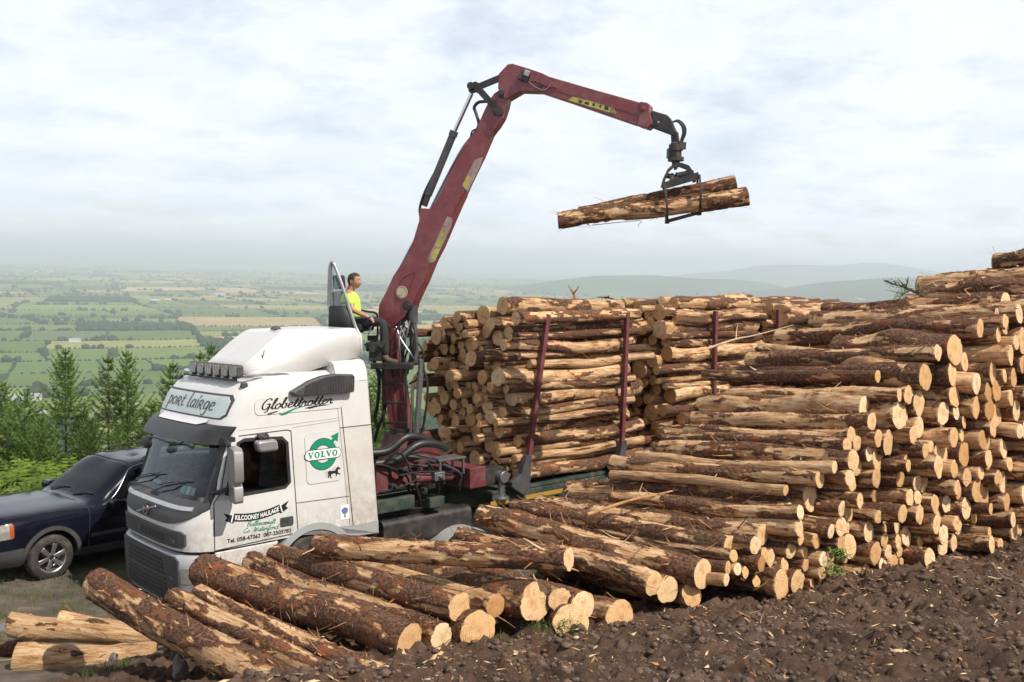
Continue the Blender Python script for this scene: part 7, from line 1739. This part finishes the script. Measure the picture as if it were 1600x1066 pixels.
# ------------------------------------------------------------------ loose stuff on the mud
rgd = random.Random(44)
def onmud():
    while True:
        x, y = rgd.uniform(-3.6, 7.6), rgd.uniform(6.0, 12.2)
        f = (y - 8.0) - (x + .8) * .472
        if f > .15: continue
        if x < -1.2 and y > 8.6 - (x + 3.6) * .1: continue
        return x, y, f
def chips():
    V = []; F = []; mi = []
    for i in range(4200):
        x, y, f = onmud()
        if rgd.random() > math.exp(f * .45) * .9 + .16: continue
        z = g1(x, y); ln = rgd.choice((.008, .012, .018, .028, .05)) * rgd.uniform(.7, 1.5); wd = ln * rgd.uniform(.08, .35); a = rgd.uniform(0, 6.28); d = Vector((math.cos(a), math.sin(a), rgd.uniform(-.3, .5))).normalized(); s = d.cross(Vector((rgd.uniform(-.5, .5), rgd.uniform(-.5, .5), 1))).normalized(); up = s.cross(d)
        p = Vector((x, y, z + .006)); b = len(V); q = [p - d * ln - s * wd * .3, p - d * ln * .3 + s * wd, p + d * ln, p - s * wd]
        V += q + [k + up * wd * .25 for k in q]; ff = [(0, 1, 2, 3), (4, 7, 6, 5), (0, 4, 5, 1), (1, 5, 6, 2), (2, 6, 7, 3), (3, 7, 4, 0)]; F += [tuple(b + j for j in f_) for f_ in ff]; mi += [0 if rgd.random() < .5 else 1] * 6
    me = rawmesh('wood_chips', np.array([v[:] for v in V]), np.array(F), [M['palechip'], M['shred']], mi=mi); o = bpy.data.objects.new('wood_chips', me); COL.objects.link(o); tag(o, 'wood chips and bark scraps scattered over the dark mud in front of the stack', 'wood chips', kind='stuff')
chips()
def clods():
    ico = bmesh.new(); bmesh.ops.create_icosphere(ico, subdivisions=1, radius=1); iv = np.array([v.co[:] for v in ico.verts]); jf = np.array([[v.index for v in f.verts] for f in ico.faces]); ico.free(); V = []; F = []
    for i in range(7000):
        x, y, f = onmud(); r = rgd.choice((.006, .008, .010, .013, .017, .022, .03)) * rgd.uniform(.7, 1.3)
        if x < -.8: r *= 1.35
        n = 1 + (fbm(iv[:, 0] * 1.6 + i, iv[:, 1] * 1.6, iv[:, 2] * 1.6, 3, 3, .6) - .5) * 1.5
        P = iv * n[:, None] * np.array([r * rgd.uniform(.8, 1.5), r * rgd.uniform(.8, 1.5), r * rgd.uniform(.6, 1.0)]); P = P + np.array([x, y, g1(x, y) + r * .15]); F.append(jf + len(iv) * len(V)); V.append(P)
    m = pmat('mud_clod', (.125, .080, .057), .9, 0, .5, 3, bump=.9, bscale=60)
    me = rawmesh('mud_clods', np.vstack(V), np.vstack(F), m); o = bpy.data.objects.new('mud_clods', me); COL.objects.link(o); tag(o, 'lumps and crumbs of dark peaty mud on the dug bank', 'mud', kind='stuff')
clods()
def scraps():
    rg = random.Random(71); src = [(A, B, r, 26) for A, B, r in HERO_AB] + [(s_['A'], s_['B'], s_['r'], 10) for s_ in SPECS[:300] if s_['vis'] >= .9]
    V = []; F = []; mi = []
    for A, B, r, n in src:
        ax = (B - A).normalized(); side = ax.cross(Vector((0, 0, 1))).normalized(); up = side.cross(ax)
        for _ in range(n):
            t = rg.random(); ph = rg.gauss(0, .85); rad = up * math.cos(ph) + side * math.sin(ph); tg = ax.cross(rad); p = A.lerp(B, t) + rad * (r + .012)
            ln = rg.choice((.04, .06, .09, .14, .22)) * rg.uniform(.7, 1.3); wd = rg.uniform(.003, .011); a = rg.gauss(0, .7); d = (ax * math.cos(a) * rg.choice((-1, 1)) + tg * math.sin(a)).normalized(); sd = d.cross(rad); c = rg.uniform(.0, .45); m_ = rg.choice((0, 0, 1, 2)); b = len(V); k = 4
            for q in range(k + 1):
                u = q / k; w_ = wd * (1 - .7 * u) * rg.uniform(.6, 1.3); pt = p + d * (ln * u) + rad * (ln * c * u * u) + sd * rg.uniform(-.004, .004); V += [pt - sd * w_, pt + sd * w_ + rad * .002]
            for q in range(k): F.append((b + 2 * q, b + 2 * q + 1, b + 2 * q + 3, b + 2 * q + 2)); mi.append(m_)
    bk = pmat('bark_scrap', (.055, .028, .018), .9, 0, .5, 14)
    me = rawmesh('bark_scraps', np.array([v[:] for v in V]), np.array(F), [M['shred'], M['palechip'], bk], mi=mi); o = bpy.data.objects.new('bark_scraps', me); COL.objects.link(o); tag(o, 'splinters and torn strips of bark strewn over the piled logs', 'bark scraps', kind='stuff')
scraps()
def branch(name, pts, r, label, mat='trunk', twigs=0, cat='branch', seed=1, needles=0, group=None):
    rg = random.Random(seed); mb = MB(); P = smoothpath(pts, 5); mb.tube(P, [r * (1 - .75 * i / (len(P) - 1)) for i in range(len(P))], 7)
    for k in range(twigs):
        i = rg.randrange(1, len(P) - 1); p = P[i]; d = (P[i + 1] - P[i]).normalized(); o = Vector((rg.uniform(-1, 1), rg.uniform(-1, 1), rg.uniform(-.3, 1))).normalized(); q = p + (d * .6 + o).normalized() * rg.uniform(.08, .28); mb.tube([p, p.lerp(q, .5) + o * .01, q], [r * .4, r * .3, r * .12], 5)
    o_ = mb.build(name, M[mat], smooth=True); tag(o_, label, cat, group)
    if needles:
        V = []; F = []
        for k in range(needles):
            i = rg.randrange(len(P) // 3, len(P)); p = P[i] + Vector((rg.uniform(-1, 1), rg.uniform(-1, 1), rg.uniform(-.6, 1))) * .07; d = Vector((rg.uniform(-1, 1), rg.uniform(-1, 1), rg.uniform(-1, .6))).normalized(); s = d.orthogonal().normalized() * .006; b = len(V); V += [p - s, p + s, p + d * .06]; F.append((b, b + 1, b + 2))
        me = rawmesh('needles', np.array([v[:] for v in V]), np.array(F), M['needle']); c = bpy.data.objects.new('needles', me); COL.objects.link(c); c.parent = o_
BG = 'broken branches on the logs'
branch('branch', [at(1478, 494, 12.9), at(1450, 468, 12.9), at(1427, 455, 12.9), at(1408, 447, 12.85), at(1392, 444, 12.85)], .03, 'broken spruce branch with drooping needles sticking up from the stack skyline', 'trunk', 9, 'branch', 3, 110, BG)
branch('branch', [at(1420, 454, 12.9), at(1412, 460, 12.8), at(1402, 470, 12.8)], .012, 'small drooping twig under the broken spruce branch on the skyline', 'trunk', 4, 'branch', 4, 90, BG)
pz = lambda px, py, y: TM @ tl(px, py, y)
branch('branch', [pz(905, 482, 1.0), pz(899, 470, 1.0), pz(897, 461, 1.0), pz(893, 452, 1.0)], .045, 'torn branch stub pointing up from the top of the front bundle', 'shred', 2, 'branch', 5, 0, BG)
branch('branch', [pz(985, 490, .8), pz(970, 478, .8), pz(960, 469, .8), pz(946, 464, .8)], .05, 'dark crooked branch stub on top of the bundle by the second stake', 'trunk', 3, 'branch', 6, 0, BG)
branch('branch', [at(1166, 474, 16.5), at(1175, 466, 16.5), at(1186, 465, 16.5)], .02, 'pale splinter of wood on the skyline of the second bundle', 'palechip', 0, 'branch', 7, 0, BG)
branch('branch', [at(1112, 962, 9.5), at(1140, 962, 9.7), at(1168, 975, 9.7), at(1185, 974, 9.75)], .018, 'thin bare stick lying on the mud below the stack edge', 'trunk', 3, 'branch', 8, 0, BG)
branch('branch', [at(1476, 872, 10.6), at(1500, 872, 10.75), at(1530, 880, 10.75), at(1552, 886, 10.7)], .02, 'reddish stick lying on the mud at the right foot of the stack', 'shred', 2, 'branch', 9, 0, BG)
branch('branch', [at(1435, 858, 10.5), at(1447, 868, 10.5), at(1462, 880, 10.45), at(1482, 894, 10.4)], .04, 'pale stripped stick leaning out of the stack onto the mud', 'palechip', 1, 'branch', 10, 0, BG)
branch('branch', [at(1107, 992, 9.2), at(1105, 980, 9.2), at(1109, 968, 9.2)], .014, 'white splinter standing upright in the mud', 'palechip', 0, 'branch', 11, 0, BG)
branch('branch', [at(918, 804, 10.5), at(985, 782, 10.8), at(1040, 770, 11.1), at(1105, 752, 11.4)], .022, 'long bare stick lying slantwise over the mossy log', 'shred', 3, 'branch', 12, 0, BG)
branch('branch', [at(1105, 545, 11.8), at(1150, 530, 11.8), at(1180, 524, 11.8), at(1240, 508, 11.8)], .016, 'thin pale stick crossing in front of the third stake', 'palechip', 1, 'branch', 13, 0, BG)
branch('branch', [at(925, 352, 14.7), at(998, 345, 14.6), at(997, 352, 14.6), at(1000, 356, 14.6)], .006, 'thin curled twig hanging under the logs in the grapple', 'trunk', 0, 'twig', 14)
for i, (px, py, Y) in enumerate(((820, 985, 8.75), (1298, 872, 9.95), (1287, 895, 9.9), (1575, 942, 9.0), (868, 985, 8.7))):
    p = at(px, py, Y); branch('spruce_sprig', [p, p + Vector((.06, -.02, .05)), p + Vector((.16, -.05, .03))], .006, ('green spruce sprig at the foot of the pale orange log end', 'green spruce sprig hanging between two sawn ends of the stack', 'second green sprig low between the sawn ends of the stack', 'green sprig lying alone on the mud at far right', 'small green sprig by the thin log end at the mud edge')[i], 'trunk', 5, 'sprig', 20 + i, 75, 'green spruce sprigs')
for i in range(26):
    x, y, f = onmud(); a_ = rgd.uniform(0, 6.28); ln = rgd.uniform(.12, .45); P = [Vector((x + math.cos(a_) * ln * t + rgd.uniform(-.03, .03), y + math.sin(a_) * ln * t + rgd.uniform(-.03, .03), 0)) for t in (0, .35, .7, 1)]
    for p in P: p.z = g1(p.x, p.y) + .015 + rgd.uniform(0, .02)
    branch('stick', P, rgd.uniform(.005, .011), 'thin broken stick lying loose on the churned mud', rgd.choice(('trunk', 'shred', 'shred', 'palechip')), rgd.choice((0, 1, 2)), 'stick', 100 + i, 0, 'broken sticks on the mud')
# grey stone on the mud, lower left
def rock(px, py, Y, h, label, seed):
    p = at(px, py, Y); bm = bmesh.new(); bmesh.ops.create_icosphere(bm, subdivisions=4, radius=1)
    rg = random.Random(seed); pl = [(Vector((rg.uniform(-1, 1), rg.uniform(-1, 1), rg.uniform(-.4, 1))).normalized(), rg.uniform(.45, .75)) for _ in range(13)]
    for v in bm.verts:
        for n_, d in pl:
            k = v.co.dot(n_) - d
            if k > 0: v.co -= n_ * k
        v.co += v.co * (float(fbm(v.co.x * 3, v.co.y * 3, v.co.z * 3, seed, 3)) - .5) * .25
        v.co = Vector((v.co.x * h * .62, v.co.y * h * .55, v.co.z * h * .8))
    me = bpy.data.meshes.new('rock'); bm.to_mesh(me); bm.free(); me.materials.append(M['rock']); o = bpy.data.objects.new('rock', me); COL.objects.link(o); o.location = (p.x, p.y, max(g1(p.x, p.y) + h * .2, p.z)); tag(o, label, 'rock')
rock(282, 1040, 8.35, .16, 'grey angular stone leaning against the mossy log in the mud', 5)
rock(178, 1028, 8.75, .10, 'dark lump of stone on the mud by the grass tuft', 8)
# ------------------------------------------------------------------ air
def haze():
    mb = MB(); x0, x1, y0, y1, z0, z1 = -46000, 46000, -400, 62000, PLAIN - 60, 200
    mb.add([(x0, y0, z0), (x1, y0, z0), (x1, y1, z0), (x0, y1, z0), (x0, y0, z1), (x1, y0, z1), (x1, y1, z1), (x0, y1, z1)], [(0, 3, 2, 1), (4, 5, 6, 7), (0, 1, 5, 4), (1, 2, 6, 5), (2, 3, 7, 6), (3, 0, 4, 7)])
    m = bpy.data.materials.new('haze_air'); m.use_nodes = True; t = m.node_tree; t.nodes.remove(t.nodes['Principled BSDF'])
    v = N('ShaderNodeVolumePrincipled', t); v.inputs['Color'].default_value = (.82, .885, 1.0, 1); v.inputs['Density'].default_value = HAZE_D; v.inputs['Anisotropy'].default_value = .2
    t.links.new(v.outputs[0], t.nodes['Material Output'].inputs['Volume'])
    o = mb.build('haze', m); tag(o, 'pale blue summer haze over the plain', 'haze', kind='stuff')
HAZE_D = 1.4e-4
haze()
